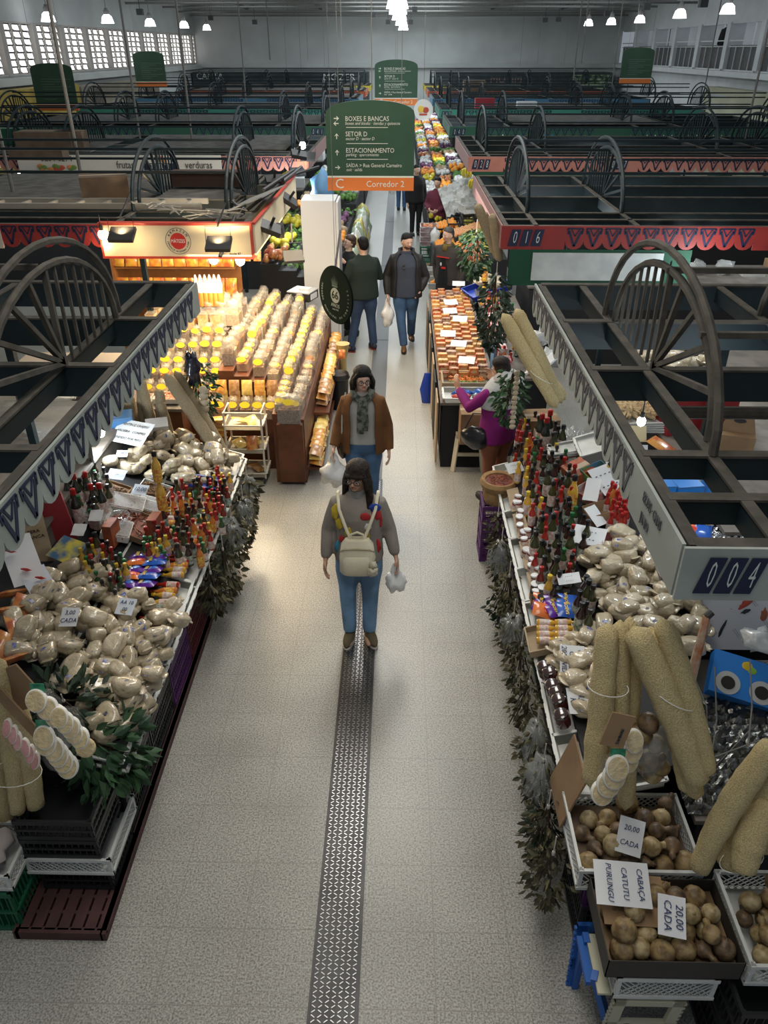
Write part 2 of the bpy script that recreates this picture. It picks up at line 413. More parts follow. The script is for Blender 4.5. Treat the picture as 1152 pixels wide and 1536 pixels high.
def arch(x, y0, y1, h, zb=ZT, mat=None, far=True):
    """fan arch standing on a lengthwise beam: two bent pipes, uprights on the far half, radial spokes on the near half"""
    b = B(); cy = (y0+y1)/2; r = (y1-y0)/2
    arc = lambda rr, hh, dx=0: [(x+dx, cy-rr*math.cos(PI*i/18), zb+hh*math.sin(PI*i/18)) for i in range(19)]
    b.tube(arc(r, h), .022, 6); b.tube(arc(r*.86, h*.84, .03), .022, 6)
    ri, hi = r*.86, h*.84
    for q in range(1, 7):
        yy = cy+ri*q/7.2*1.0; zz = hi*math.sqrt(max(0, 1-((yy-cy)/ri)**2)); b.bar((x+.03,yy,zb),(x+.03,yy,zb+zz), .017)
    b.bar((x+.03,cy,zb),(x+.03,cy,zb+hi), .03)
    for a in (22, 42, 60, 76):
        t = R(a); b.bar((x+.03,cy,zb+.02),(x+.03,cy-ri*math.cos(t),zb+hi*math.sin(t)), .028)
    return b
ARCH_H = .68
def canopy(side, k, x0, x1, segs_front, segs_side, cfront, cside, label, pat=mnavy, patside=None, arches=(), cross=None, boards=(), posts=True):
    """x0 = aisle edge, x1 = outer edge; front towards the camera"""
    y0 = 2.45+6.15*k; y1 = y0+3.78
    sg = 1 if x1 > x0 else -1
    root = empty('stall_canopy', ((x0+x1)/2, y0, 0), label, 'stall canopy')
    W_ = abs(x1-x0)
    # front fascia starts at the left end
    ff = new('front_fascia', fascia(segs_front), [FC[cfront], pat], root, Vector((min(x0,x1)-.02*(sg>0), y0-.03, ZT))-root.location)
    if sg > 0: loc, rz = (x0-.022, y1, ZT), -PI/2
    else: loc, rz = (x0+.022, y0-.015, ZT), PI/2
    sf = new('side_fascia', fascia(segs_side), [FC[cside], patside or pat], root, Vector(loc)-root.location, (0,0,rz))
    bn_ = [0]
    def beam(a, b_, w=.05, h=.12):
        bn_[0] += 1; zt = ZT-.009+.0011*(bn_[0] % 7)
        return new('beam', B().bar(a, b_, w, h).bar((a[0],a[1],zt),(b_[0],b_[1],zt), w+.012, .012, 1), [mbeam, mdust], root, world=True)
    zc = ZT-.066
    for q in (cross or (0.02, .37, .77, 1.88, 2.8, 3.76)):
        hh = .12 if q < .8 else .19; beam((x0+sg*.03,y0+q,ZT-.006-hh/2),(x1,y0+q,ZT-.006-hh/2), .05, hh)
    xs = [x0+sg*.03, x0+sg*.35, x0+sg*1.43] + [x0+sg*v for v in (4.55, 5.6, 8.6) if v < W_]
    for x in xs: beam((x,y0,zc),(x,y1,zc), .04, .12)
    beam((x1,y0,zc),(x1,y1,zc))
    for a in arches:
        x = x0+sg*a
        new('fan_arch', arch(x, y0+.75, y0+2.95, ARCH_H), mdust if k == 0 else mbeam, root, world=True)
    # rails joining the arches across the stall
    rl = B()
    xa = x0+sg*arches[0] if arches else x0; xb = x0+sg*arches[-1] if arches else x1
    if k == 0:
        for yy, zz in ((y0+1.85, ZT+ARCH_H*.84),(y0+1.2, ZT+ARCH_H*.62)): rl.bar((xa,yy,zz),(x1,yy,zz), .03)
    else:
        for yy, zz in ((y0+1.85, ZT+ARCH_H*.95),(y0+1.85, ZT+ARCH_H*.8),(y0+1.1, ZT+ARCH_H*.55),(y0+2.7,ZT+ARCH_H*.5)): rl.bar((xa,yy,zz),(x1,yy,zz), .028)
    new('arch_rail', rl, mdust if k == 0 else mbeam, root, world=True)
    if posts:
        for x in (x0+sg*1.43, x1):
            for yy in (y0+.8, y1-.4): new('post', B().box((x-.03,yy-.03,0),(x+.03,yy+.03,ZB)), mbeam, root, world=True)
    for (a, b2, c, d) in boards:
        new('roof_board', B().box((x0+sg*a,y0+c,ZT+.001),(x0+sg*b2,y0+d,ZT+.02)), M('dusty_board', (.085,.08,.072), .9, var=.3, scale=5), root, world=True)
    return root, ff, sf
TE = lambda n: ('teeth', n*.2)
PL = lambda l: ('plain', l)
AR = (.35, 1.43, 4.55, 5.6, 8.6)
# nearest pair
rt, ff, sf = canopy(1, 0, 1.1, 5.2, [PL(4.1)], [('teeth', 3.1), PL(.68)], 'grey', 'grey', 'nearest canopy frame on the right, pale grey fascia numbered 004', pat=mnavy, patside=mnavyd, arches=(.35, 1.43))
number_plate(ff, '004', .115, -.12, .064, .165)
text('lettering', 'ERVAS · CHAS', .07, mnavyd, sf, (3.42,-.004,-.07), sx=.6); text('lettering', 'JUNIO', .07, mnavyd, sf, (3.36,-.004,-.165), sx=.6)
rt, ff, sf = canopy(-1, 0, -1.65, -5.6, [PL(3.95)], [PL(.0001), ('teeth', 3.6), PL(.18)], 'greyl', 'greyl', 'nearest canopy frame on the left with grey fascia of dark motifs', pat=mnavy, arches=(.35, 1.43))
# second pair
rt, ff, sf = canopy(1, 1, 1.1, 9.4, [PL(.68), TE(10), PL(2.0), TE(12), PL(1.22)], [PL(3.78)], 'red', 'rose', 'red fascia canopy frame numbered 016 and 015 on the right', arches=AR[:4])
number_plate(ff, '016', .14, -.12, .10, .17); number_plate(ff, '015', 2.95, -.12, .10, .17); text('lettering', 'BOXES 15', .06, mnavy, ff, (3.45,-.004,-.06))
new('notice_panel', B().box((.35,-.03,-.56),(1.75,-.01,-.27)), M('grey_panel', (.50,.53,.52), .5, var=.1, scale=5), ff)
gp = new('green_valance', B().box((.1,-.008,-.62),(2.05,0,-.24)), M('valance_green', (.005,.06,.03), .7), ff)
mred = M('sign_red', (.60,.03,.02), .5)
rt, ff, sf = canopy(-1, 1, -1.65, -9.2, [PL(4.3), ('plain', .6), ('teeth', 1.15), ('gap', 1.5)], [('gap', 3.78)], 'red', 'cream', 'canopy frame on the left with red scalloped fascia and dusty roof boards', arches=(.35, 1.43, 4.55), boards=((.4,4.2,1.5,3.7),))
new('cream_plate', B().box((4.3,-.012,-.25),(4.9,-.002,.0)), M('cream_dull', (.55,.50,.40), .6), ff); text('apple_mark', '●', .001, mred, ff, (4.6,-.02,-.12))
b = B().ell((4.6,-.02,-.12),(.05,.008,.045),10,6); new('apple_mark', b, mred, ff, smooth=True)
new('dark_red_plate', B().box((0,-.012,-.25),(4.3,-.002,0)), M('dark_red', (.16,.015,.02), .5), ff)
# cream sign board of the nut stall, leaning outwards, red edged
sg_ = empty('sign_board', (-2.4, 8.55, 2.3), 'cream lightbox sign board with a red round logo over the nut stall', 'sign')
new('board', B().box((-.80,-.02,-.02),(.80,.06,.30)), M('sign_cream', (.80,.70,.48), .5, var=.04, scale=2), sg_)
new('red_edge', B().box((-.82,-.03,.30),(.82,.07,.325)).box((-.82,-.03,-.045),(.82,.07,-.02)).box((-.82,-.03,-.02),(-.80,.07,.30)).box((.80,-.03,-.02),(.82,.07,.30)), M('edge_red', (.45,.05,.03), .5), sg_)
T = Matrix.Translation((.02,-.022,.14)) @ Matrix.Rotation(PI/2, 4, 'X')
new('logo', B().lathe([(.085,0),(.085,.006)], 24, 0, T), mred, sg_)
new('logo_ring', B().tube([(.02+.135*math.cos(a),-.023,.14+.135*math.sin(a)) for a in [2*PI*i/32 for i in range(33)]], .0022, 5), mnavy, sg_)
text('lettering', 'MÀTIZES', .052, M('letter_white', (.8,.8,.76), .5), sg_, (.02,-.03,.14), sx=.75)
for i, ch in enumerate('ARMAZEM'):
    a = PI*.82-i*PI*.64/6; text('lettering', ch, .034, mnavy, sg_, (.02+.110*math.cos(a),-.023,.14+.110*math.sin(a)), rot=(PI/2,-(a-PI/2),0))
for i, ch in enumerate('CEREAIS·MISTURA·FINA'):
    a = -PI*.97+i*PI*.94/19; text('lettering', ch, .024, mnavy, sg_, (.02+.110*math.cos(a),-.023,.14+.110*math.sin(a)), rot=(PI/2,-(a+PI/2),0))
text('lettering', 'desde 87', .035, mnavy, sg_, (.62,-.023,.01))
b = B(); b.box((-.02,0,-.02),(0,3.7,.30)); b.box((-.03,-.01,.30),(.01,3.7,.32),1)
s2 = empty('sign_board', (-1.56, 8.6, 2.3), 'cream side sign board along the aisle edge of the nut stall', 'sign')
new('board', b, [MATS['sign_cream'], MATS['edge_red']], s2)
# third pair and the rows behind
rt, ff, sf = canopy(1, 2, 1.2, 9.4, [PL(.62), TE(9), PL(.55), TE(16), PL(1.83)], [PL(3.78)], 'pink', 'rose', 'salmon fascia canopy frame numbered 028 right of the aisle', arches=AR)
number_plate(ff, '028', .12, -.12, .085, .16); number_plate(ff, '027', 2.52, -.12, .085, .16); number_plate(ff, '026', 6.4, -.12, .085, .16)
new('green_valance', B().box((.1,-.008,-.42),(3.4,0,-.24)), MATS['valance_green'], ff)
rt, ff, sf = canopy(-1, 2, -1.65, -9.2, [PL(.9), TE(9), ('gap', 3.05), TE(8), PL(.2)], [PL(3.78)], 'pink', 'rose', 'salmon fascia canopy frame left of the aisle behind the white fruit banner', arches=AR[:4], boards=((.5,3.6,.9,3.7),(4.0,7.2,.5,3.6)))
bn = empty('banner', (-4.9, 14.66, 2.36), 'white fruit and vegetable shop banner hung on the salmon fascia', 'banner')
new('banner_sheet', B().box((-1.85,0,-.02),(1.75,.02,.26)), M('banner_white', (.62,.60,.54), .6), bn)
mink = M('ink_dark', (.05,.05,.05), .6)
text('lettering', '3264-6274', .13, mink, bn, (-1.15,-.006,.2)); text('lettering', 'frutas', .17, mink, bn, (.05,-.006,.1), sx=.8); text('lettering', 'verduras', .17, mink, bn, (1.35,-.006,.1), sx=.8)
new('name_plate', B().box((.38,-.012,.02),(.95,0,.13)), mnavy, bn); text('lettering', 'TUITUTI', .11, mdigit, bn, (.66,-.016,.075), sx=.8)
b = B()
for i in range(14): b.ell((-1.5+rnd.random()*1.0,-.01,.02+rnd.random()*.07),(.06,.01,.04),8,5,rnd.randrange(3))
for i in range(6): b.ell((.55+rnd.random()*.25,-.012,.17+rnd.random()*.05),(.05,.01,.035),8,5,rnd.randrange(3))
new('produce_picture', b, [M('pic_green',(.15,.25,.06),.6), M('pic_orange',(.6,.25,.08),.6), M('pic_red',(.5,.08,.05),.6)], bn)
new('green_edge', B().box((-1.85,-.004,-.10),(1.75,.016,-.02)), MATS['valance_green'], bn)
rows = [('green','dark green fascia canopy frame'), ('teal','sea-green fascia canopy frame'), ('blue','blue fascia canopy frame'), ('orange','orange fascia canopy frame'), ('yellow','yellow fascia canopy frame'), ]
for i, (c, lb) in enumerate(rows):
    k = i+3
    for side in (1, -1):
        x0, x1 = (1.2, 9.4) if side > 0 else (-1.65, -10.2)
        segs = [PL(.7), TE(14), PL(.9), TE(12), PL(abs(x1-x0)-.7-2.8-.9-2.4)]
        if side < 0: segs = segs[::-1]
        bd = ((.2,8.0,.6,3.6),) if side < 0 else (((1.6,5.4,.6,3.6),) if i < 2 else ())
        rt, ff, sf = canopy(side, k, x0, x1, segs, [PL(3.78)], c, c, lb+(', right of the aisle' if side > 0 else ', left of the aisle')+', row %s from the back' % ['fifth','fourth','third','second','first'][i],
                            arches=AR, cross=(.02, 1.2, 2.5, 3.76), boards=bd)
        number_plate(ff, '0%d' % (40+9*i+(side<0)), .12 if side > 0 else abs(x1-x0)-.5, -.12, .085, .16)
# ladder lying across the roof bars, carton boxes and clutter on top of the canopies
ld = empty('ladder', (-4.3, 9.35, 2.62), 'grey aluminium ladder lying flat across the canopy bars on the left', 'ladder')
ml = M('ladder_alu', (.26,.25,.22), .6)
b = B(); b.bar((-2.9,0,.03),(2.0,.05,.03), .05, .06); new('rail', b, ml, ld)
b = B(); b.bar((-2.9,.36,.03),(2.0,.41,.03), .05, .06); new('rail', b, ml, ld)
for i in range(15): new('rung', B().bar((-2.7+i*.32,.03,.03),(-2.7+i*.32+.02,.38,.03), .03), ml, ld)
def carton(w, d, h, open_=False):
    b = B(); t = .004
    b.box((-w/2,-d/2,0),(w/2,d/2,h) if not open_ else (w/2,d/2,t))
    if open_:
        for a, c in (((-w/2,-d/2,0),(w/2,-d/2+t,h)),((-w/2,d/2-t,0),(w/2,d/2,h)),((-w/2,-d/2,0),(-w/2+t,d/2,h)),((w/2-t,-d/2,0),(w/2,d/2,h))): b.box(a, c)
    else: b.box((-w/2-.001,-.03,h),(w/2+.001,.03,h+.001), 1)
    return b
mcard = M('cardboard', (.26,.165,.09), .85, var=.12, scale=5)
mcardd = M('cardboard_dusty', (.12,.085,.058), .9, var=.15, scale=5)
mtape = M('packing_tape', (.35,.26,.17), .4)
for (x,y,w,d,h,rz,lb) in [(*atz(160,298,2.63).xy,.55,.4,.28,.35,'brown cardboard box on the canopy roof behind the ladder'),(*atz(110,222,2.63).xy,.5,.4,.3,.1,'dusty cardboard box on the dark green canopy roof at left'),
        (*atz(75,222,2.63).xy,1.0,.6,.30,.05,'wide dusty cardboard box on the roof boards at far left'),(*atz(60,238,2.63).xy,.9,.3,.15,0,'low open dusty carton lying on the roof boards beside the wide box'),
        (3.0,36.4,.9,.7,.5,0,'cardboard box stacked on the far right canopies')]:
    tag(new('cardboard_box', carton(w,d,h), [mcardd, mtape], loc=(x,y,ZT+.022), rot=(0,0,rz)), lb, 'box')
tag(new('wooden_chest', B().box((-.5,-.12,0),(.5,.12,.16)).box((-.52,-.14,.16),(.52,.14,.18)), M('old_wood', (.06,.03,.02), .8), loc=(*atz(318,277,2.66).xy,ZT+.05)), 'old dark wooden chest lying above the salmon fascia', 'box')
tag(new('foam_box', B().box((-.3,-.2,0),(.3,.2,.2)), mwhite, loc=(3.9,27.2,2.62)), 'white foam box on a far canopy right of the aisle', 'box')
tag(new('plastic_crate', B().box((-.4,-.3,0),(.4,.3,.28)), M('crate_green', (.01,.10,.05), .5), loc=(*atz(15,215,2.63).xy,2.63)), 'green crate on the roof boards at the far left', 'crate')
tag(new('plastic_crate', B().box((-.3,-.2,0),(.3,.2,.28)), M('crate_red', (.25,.02,.03), .5), loc=(2.6,27.3,2.63)), 'dark red crate on a far canopy right of the aisle', 'crate')
# clutter on the roof boards over the nut stall
mcab = M('cable_pale', (.25,.25,.23), .7)
for i, (px,py) in enumerate([(225,312),(260,318),(300,325),(345,322)]):
    q = atz(px,py,2.66); r2 = random.Random(i)
    tag(new('cable_coil', B().tube([(r2.uniform(-.2,.2)+.12*math.cos(t),r2.uniform(-.05,.05)+.09*math.sin(t),.02+r2.random()*.08) for t in [j*.7 for j in range(16)]], .006, 5), mcab, loc=(q.x,q.y,2.63)), 'tangled pale cable on the dusty roof behind the cream sign, %s from the left' % ['first','second','third','last'][i], 'cable')
q = atz(385,300,2.66)
tag(new('plastic_sheet', B().box((-.25,-.5,0),(.25,.5,.012)), M('sheet_dusty', (.20,.20,.19), .7), loc=(q.x,q.y,2.68), rot=(0,-.35,-.15)), 'dusty pale sheet leaning over the aisle end of the nut stall roof', 'sheet')
for i, (a, c) in enumerate([((352,330,9.0),(452,250,12.6)),((330,385,8.4),(352,325,8.8)),((395,285,10.5),(440,255,11.5)),((440,262,12.5),(478,250,13.2))]):
    b = B().tube([tuple(aty(*a)), tuple(aty(*c))], .022, 7); o = tag(new('lamp_arm', b, mdark), 'black lamp arm reaching over the nut stall roof, %s' % ['the longest','the one before the sign','the middle one','the farthest'][i], 'arm')
for i, p_ in enumerate([(412,270,11.2),(448,232,13.5),(405,342,9.1),(433,300,11.0)]):
    tag(new('floodlight', B().box((-.12,-.09,-.03),(.12,.09,.03)).box((-.015,0,.03),(.015,.02,.14)), mdark, loc=tuple(aty(*p_)), rot=(.4,.2*i,.3)), 'black floodlight head over the aisle side of the nut stall, %s from the front' % ['second','last','first','third'][i], 'lamp')
# hanging rods
for i, (px, py, yy) in enumerate([(127,292,10.2),(210,208,17.2),(288,210,17),(370,165,26),(1117,208,17.5),(1054,149,25),(992,130,28),(940,140,24),(915,150,22),(872,95,34),(20,290,9.5),(405,90,30),(860,120,28)]):
    p = aty(px, py, yy); z0 = 2.6
    q = atz(px, py, 2.6) if 5 < atz(px,py,2.6).y < 45 else p
    tag(new('hanging_rod', B().tube([(q.x,q.y,q.z),(q.x,q.y,ZC)], .022, 6), M('rod_grey', (.17,.165,.15), .6)), 'long thin steel rod hanging from the roof down to a canopy', 'rod', 'steel rods holding the canopies')
# thin wires
for i, (px, py, yy) in enumerate([(430,105,30),(452,112,30),(462,90,34),(487,100,28),(512,60,14),(558,160,10.4),(780,100,30),(806,95,34),(846,98,34)]):
    p = aty(px, py, yy)
    tag(new('hanging_wire', B().tube([tuple(p),(p.x+.0,p.y,ZC)], .006, 5), mpipe), 'thin wire hanging from the roof over the stalls', 'wire', 'thin roof wires')
# ------------------------------------------------------------------ hanging signs
msg = M('sign_green', (.035,.085,.05), .5, var=.08, scale=2); mso = M('sign_orange', (.72,.20,.045), .5); mcream = M('letter_cream', (.72,.74,.66), .5)
def hall_sign(loc, w, h, label, detail, letters=True):
    root = empty('hanging_sign', loc, label, 'sign')
    n = 14; arcp = [(w/2*math.cos(PI*i/n) if 0 < i < n else (w/2 if i == 0 else -w/2), h-.16+.16*math.sin(PI*i/n)**.8) for i in range(n+1)]
    new('board', B().prism([(w/2, .17)]+arcp+[(-w/2, .17)], .04), msg, root)
    new('sector_band', B().box((-w/2,-.003,0),(w/2,.043,.15)), mso, root)
    new('divider', B().box((-w/2,-.002,.15),(w/2,.042,.17)), mcream, root)
    for s in (-1, 1): new('hanging_cable', B().tube([(s*w*.02 if detail == 2 else s*w*.35,.02,h-.02),(s*w*.02 if detail == 2 else s*w*.35,.02,ZC-loc[2])], .004, 5), mpipe, root)
    y = -.004
    if not detail:
        b = B()
        for i in range(9): b.box((-w*.28,y,.28+i*.06),(-w*.28+w*(.3+.2*(i%3)),0,.29+i*.06))
        new('lettering', b, M('letter_faint', (.15,.22,.18), .5), root); return root
    text('lettering', 'C', .16*h, mcream, root, (-w*.36,y,.075)); text('lettering', 'Corredor 2', .095*h/.95*1, mcream, root, (w*.17,y,.075))
    L = [('BOXES E BANCAS',.070,.80,0),('boxes and kiosks · tiendas y quioscos',.046,.752,.2),('SETOR D',.070,.635,0),('sector D · sector D',.046,.585,.2),
         ('ESTACIONAMENTO',.070,.455,0),('parking · aparcamiento',.046,.408,.2),('SAÍDA > Rua General Carneiro',.056,.288,0),('exit · salida',.046,.240,.2)]
    zz = lambda t: h*t
    for s, sz, t, sh in L: text('lettering', s, sz*h/.95, mcream, root, (-w*.28,y,zz(t)), align='LEFT', shear=sh, sx=.90, ext=.001)
    b = B()
    for t in (.705,.53,.355): b.box((-w*.27,y,zz(t)),(w*.20,0,zz(t)+.006))
    new('dividers', b, mcream, root)
    def arrow(cx, cz, d, s=.028):
        b = B(); T = Matrix.Translation((cx,y,cz)) @ Matrix.Rotation({'r':0,'l':PI,'u':-PI/2}[d], 4, 'Y')
        b.prism([(-s,-.005),(s*.6,-.005),(s*.6,.005),(-s,.005)], .004, 0, T); b.prism([(0,s*.8),(s*.3,s*.8),(s*1.2,0),(s*.3,-s*.8),(0,-s*.8),(s*.7,0)], .004, 0, T)
        new('arrow', b, mcream, root)
    arrow(-w*.38,zz(.805),'r'); arrow(-w*.38,zz(.750),'l'); arrow(-w*.38,zz(.61),'u'); arrow(-w*.38,zz(.43),'u'); arrow(-w*.38,zz(.265),'r')
    return root
p = aty(556, 286, 10.3)
hall_sign((p.x, 10.3, p.z), 1.07, 1.0, 'large green and orange direction sign hanging over the aisle, reading Corredor 2', 1)
p = aty(594, 158, 22.6); hall_sign((p.x, 22.6, p.z), 1.1, 1.03, 'smaller green and orange direction sign hanging farther down the aisle', 2)
for px, py, yy, lb in [(88,166,24,'green direction sign hanging at far left over the stalls'),(228,130,33,'green direction sign before the louvred windows at left'),(952,125,33,'green direction sign hanging far right near the gallery')]:
    p = aty(px, py, yy); hall_sign((p.x, yy, p.z), 1.15, 1.15, lb, 0)
# oval anniversary plate at the nut stall corner (a disc seen obliquely)
p = aty(504, 443, 8.7)
md = M('plate_dark', (.0025,.006,.0045), .9, spec=.05)
rd = empty('round_sign', (p.x, 8.7, p.z), 'round dark green anniversary plate numbered 66 hanging at the nut stall corner', 'sign', rot=(0,0,R(-50)))
mg = M('plate_print', (.15,.17,.17), .8, spec=.1); mg2 = M('plate_print_dim', (.05,.07,.06), .8, spec=.1)
T = Matrix.Rotation(PI/2, 4, 'X')
new('disc', B().lathe([(.315,-.012),(.325,0),(.315,.012)], 48, 0, T), md, rd)
new('number_disc', B().lathe([(.085,.012),(.085,.014)], 32, 0, T @ Matrix.Translation((0,-.0,0))), mg, rd, (0,0,0))
text('lettering', '66', .13, md, rd, (0,-.016,0)); text('lettering', 'ANOS', .06, mg, rd, (0,-.014,-.115)); text('lettering', 'desde 1958', .025, mg, rd, (0,-.014,-.16))
b = B()
for i in range(-3, 4): b.prism([(i*.014-.006,.12),(i*.014+.006,.12),(i*.022,.235-abs(i)*.018)], .003, 0, Matrix.Translation((0,-.0155,0)))
b.prism([(-.05,.095),(.05,.095),(.055,.115),(-.055,.115)], .003, 0, Matrix.Translation((0,-.0155,0)))
new('emblem', b, mg2, rd)
for s_, a0, a1 in (('MERCADO', 160, 200), ('MUNICIPAL', 218, 272), ('DE', 290, 298), ('CURITIBA', 312, 382)):
    for i, ch in enumerate(s_):
        a = R(a0+(a1-a0)*i/max(1,len(s_)-1)); text('lettering', ch, .034, mg, rd, (.255*math.cos(a),-.0145,.255*math.sin(a)), rot=(PI/2,-(a+PI/2),0))
new('hanging_cable', B().tube([(0,0,.32),(0,0,ZC-p.z)], .003, 5), mpipe, rd)
new('mount_arm', B().bar((0,0,.3),(-.3,.3,.62), .02), mdark, rd)
# round fruit emblem sign farther down on the right
p = aty(635, 165, 22); rs = empty('round_sign', (p.x, 22, p.z), 'small round white rimmed fruit sign hanging right of the aisle', 'sign')
new('disc', B().lathe([(.24,-.02),(.24,.02)], 24, 0, T), MATS['letter_white'], rs)
new('picture', B().lathe([(.19,.02),(.19,.024)], 24, 0, T).ell((-.06,-.03,.02),(.08,.01,.08),10,6,1).ell((.06,-.03,-.0),(.08,.01,.07),10,6,2).cbox((0,-.03,-.1),(.2,.01,.04),2), [MATS['letter_white'], M('pic_yellow',(.8,.55,.08),.5), MATS['pic_red']], rs)
new('hanging_cable', B().tube([(0,0,.24),(0,0,ZC-p.z)], .006, 5), mpipe, rs)
# ------------------------------------------------------------------ goods: makers
from mathutils import noise as mnoise
mbag = M('flour_bag', (.38,.31,.20), .42, col2=(.54,.46,.33), scale=9, bump=.9, bscale=42, coat=1)
mband = M('bag_band', (.03,.03,.05), .4, col2=(.20,.20,.24), scale=70); mbandb = M('bag_band_blue', (.03,.05,.25), .4, col2=(.4,.4,.5), scale=40)
mplastic = M('clear_plastic', (.82,.84,.84), .12, alpha=.28, coat=.6)
mplasticw = M('film_plastic', (.70,.72,.72), .2, alpha=.5, bump=1, bscale=18, coat=1)
def P2(v):
    fw = Vector((-math.sin(YAW)*math.cos(PITCH), math.cos(YAW)*math.cos(PITCH), -math.sin(PITCH)))
    r = Vector((math.cos(YAW), math.sin(YAW), 0)); u = r.cross(fw); v = Vector(v)-Vector((0,0,CAM_H)); c = v.dot(fw)
    return 576+FPX*v.dot(r)/c, 768-FPX*v.dot(u)/c
def inpoly(x, y, poly):
    ins = False; j = len(poly)-1
    for i in range(len(poly)):
        xi, yi = poly[i]; xj, yj = poly[j]
        if (yi > y) != (yj > y) and x < (xj-xi)*(y-yi)/(yj-yi)+xi: ins = not ins
        j = i
    return ins
def zl(x): return .82+.30*max(0, min(1.5, -1.5-x))
def zr(x): return .82+.30*max(0, min(1.3, x-.95))
def fill(poly, zf, dx, dy, jit=.25, xr=(-3.2, 3.2), yr=(1.5, 9), lift=0):
    """points of a staggered grid on a stall surface, inside an outline read off the photograph"""
    out = []; j = 0; y = yr[0]
    while y < yr[1]:
        x = xr[0]+(dx/2 if j % 2 else 0)
        while x < xr[1]:
            px = x+rnd.uniform(-jit,jit)*dx; py = y+rnd.uniform(-jit,jit)*dy; z = zf(px)+lift
            if inpoly(*P2((px,py,z)), poly): out.append(Vector((px,py,z)))
            x += dx
        y += dy; j += 1
    return out
def rr(a, b): return rnd.uniform(a, b)
def lump(b, c, r, amt=.12, f=3, nu=14, nv=9, mi=0, seed=0, T=None, sq=1):
    def fn(v):
        d = v-Vector(c); n = mnoise.noise(Vector((d.x/r[0], d.y/r[1], d.z/r[2]))*f*.5+Vector((seed*3.1,seed,0)))
        return Vector(c)+d*(1+amt*n*2)
    return b.ell(c, r, nu, nv, mi, T, fn)
def make_bag(seed, band):
    root = empty('flour_bag', (0,0,0), 'x', 'flour bag')
    b = B(); c0 = Vector((0,0,.042))
    def boxy(v):
        d = v-c0; u = Vector((d.x/.085, d.y/.052, d.z/.042)); m = max(abs(u.x), abs(u.y), abs(u.z), .001); k = (u.length/m)**.62
        n = mnoise.noise(u*1.4+Vector((seed*3.1,0,seed)))*.22+mnoise.noise(u*3.5+Vector((0,seed*5,0)))*.10
        return c0+Vector((d.x*(k*.90+n*.8), d.y*(k*1.05+n*.8), d.z*(k*1.05+n*.8)))
    b.ell(c0, (.085,.052,.042), 18, 12, 0, None, boxy)
    lump(b, (.084,0,.035), (.024,.048,.006), .3, 4, 8, 5, seed=seed+5)
    if seed % 2: lump(b, (-.084,.0,.035), (.022,.045,.006), .3, 4, 8, 5, seed=seed+7)
    new('bag', b, mbag, root, smooth=True, sharp=0)
    if band:
        x = .03*(seed % 3-1)
        pts = [(.0495*math.cos(PI*i/8), .045+.040*math.sin(PI*i/8)) for i in range(9)]
        b = B()
        for (p, q) in zip(pts[:-1], pts[1:]): b.add([(x-.013,p[0]*1.1,p[1]*1.02),(x+.013,p[0]*1.1,p[1]*1.02),(x+.013,q[0]*1.1,q[1]*1.02),(x-.013,q[0]*1.1,q[1]*1.02)], [(0,1,2,3)])
        new('label_band', b, mband if band == 1 else mbandb, root)
    return Proto(root)
BAGS = [make_bag(i, b) for i, b in enumerate([0,1,2,2,1,0,2])]
mlabw = M('label_paper', (.66,.63,.58), .6, col2=(.50,.30,.26), scale=50)
mlabg = M('label_green', (.50,.52,.46), .6, col2=(.08,.16,.12), scale=60)
mlaby = M('label_yellow', (.75,.55,.08), .5, col2=(.5,.1,.05), scale=60)
def make_bottle(kind, body, cap, lab, h=.17, r=.024):
    root = empty(kind, (0,0,0), 'x', 'bottle')
    new('bottle_body', B().lathe([(r*.8,0),(r,.006),(r,h*.52),(r*.85,h*.62),(r*.42,h*.76),(r*.38,h*.9)], 12), body, root, smooth=True)
    new('cap', B().lathe([(r*.55,h*.86),(r*.58,h*.87),(r*.52,h),(r*.3,h*1.01)], 10), cap, root, smooth=True)
    new('label', B().lathe([(r*1.03,h*.10),(r*1.03,h*.50)], 12), lab, root, smooth=True)
    return Proto(root)
mcr = M('cap_red', (.34,.015,.015), .35); mcb = M('cap_black', (.012,.012,.014), .35); mcy = M('cap_yellow', (.58,.40,.03), .35); mcg = M('cap_green', (.02,.15,.05), .35); mcw = M('cap_white', (.75,.76,.78), .4)
BOT = dict(
  red=make_bottle('sauce_bottle', M('sauce_red', (.34,.02,.012), .12, coat=1), mcr, mlabw), red2=make_bottle('sauce_bottle', M('sauce_red_dark', (.16,.015,.01), .12, coat=1), mcr, mlabg, .19, .027),
  dark=make_bottle('sauce_bottle', M('sauce_dark', (.03,.012,.01), .12, coat=1), mcb, mlabg, .18, .027), dark2=make_bottle('oil_bottle', M('sauce_olive', (.04,.045,.015), .12, coat=1), mcb, mlabw, .22, .03),
  yel=make_bottle('condiment_bottle', M('sauce_yellow', (.60,.34,.04), .15, coat=1), mcy, mlabw, .17, .025), orange=make_bottle('condiment_bottle', M('sauce_orange', (.55,.17,.03), .15, coat=1), mcr, mlaby, .19, .026),
  green=make_bottle('sauce_bottle', M('sauce_green', (.03,.07,.02), .12, coat=1), mcg, mlabw, .16, .026), ylab=make_bottle('condiment_bottle', MATS['sauce_yellow'], mcb, mlaby, .26, .036),
  wine=make_bottle('oil_bottle', M('glass_dark', (.012,.02,.014), .08, coat=1), mcr, mlabw, .30, .037))
BDESC = dict(red='red pepper sauce bottle', red2='dark red sauce bottle', dark='dark brown sauce bottle', dark2='tall olive-dark bottle', yel='yellow sauce bottle', orange='orange sauce bottle',
  green='green sauce bottle', ylab='tall yellow sauce bottle, black cap', wine='tall dark bottle, red cap')
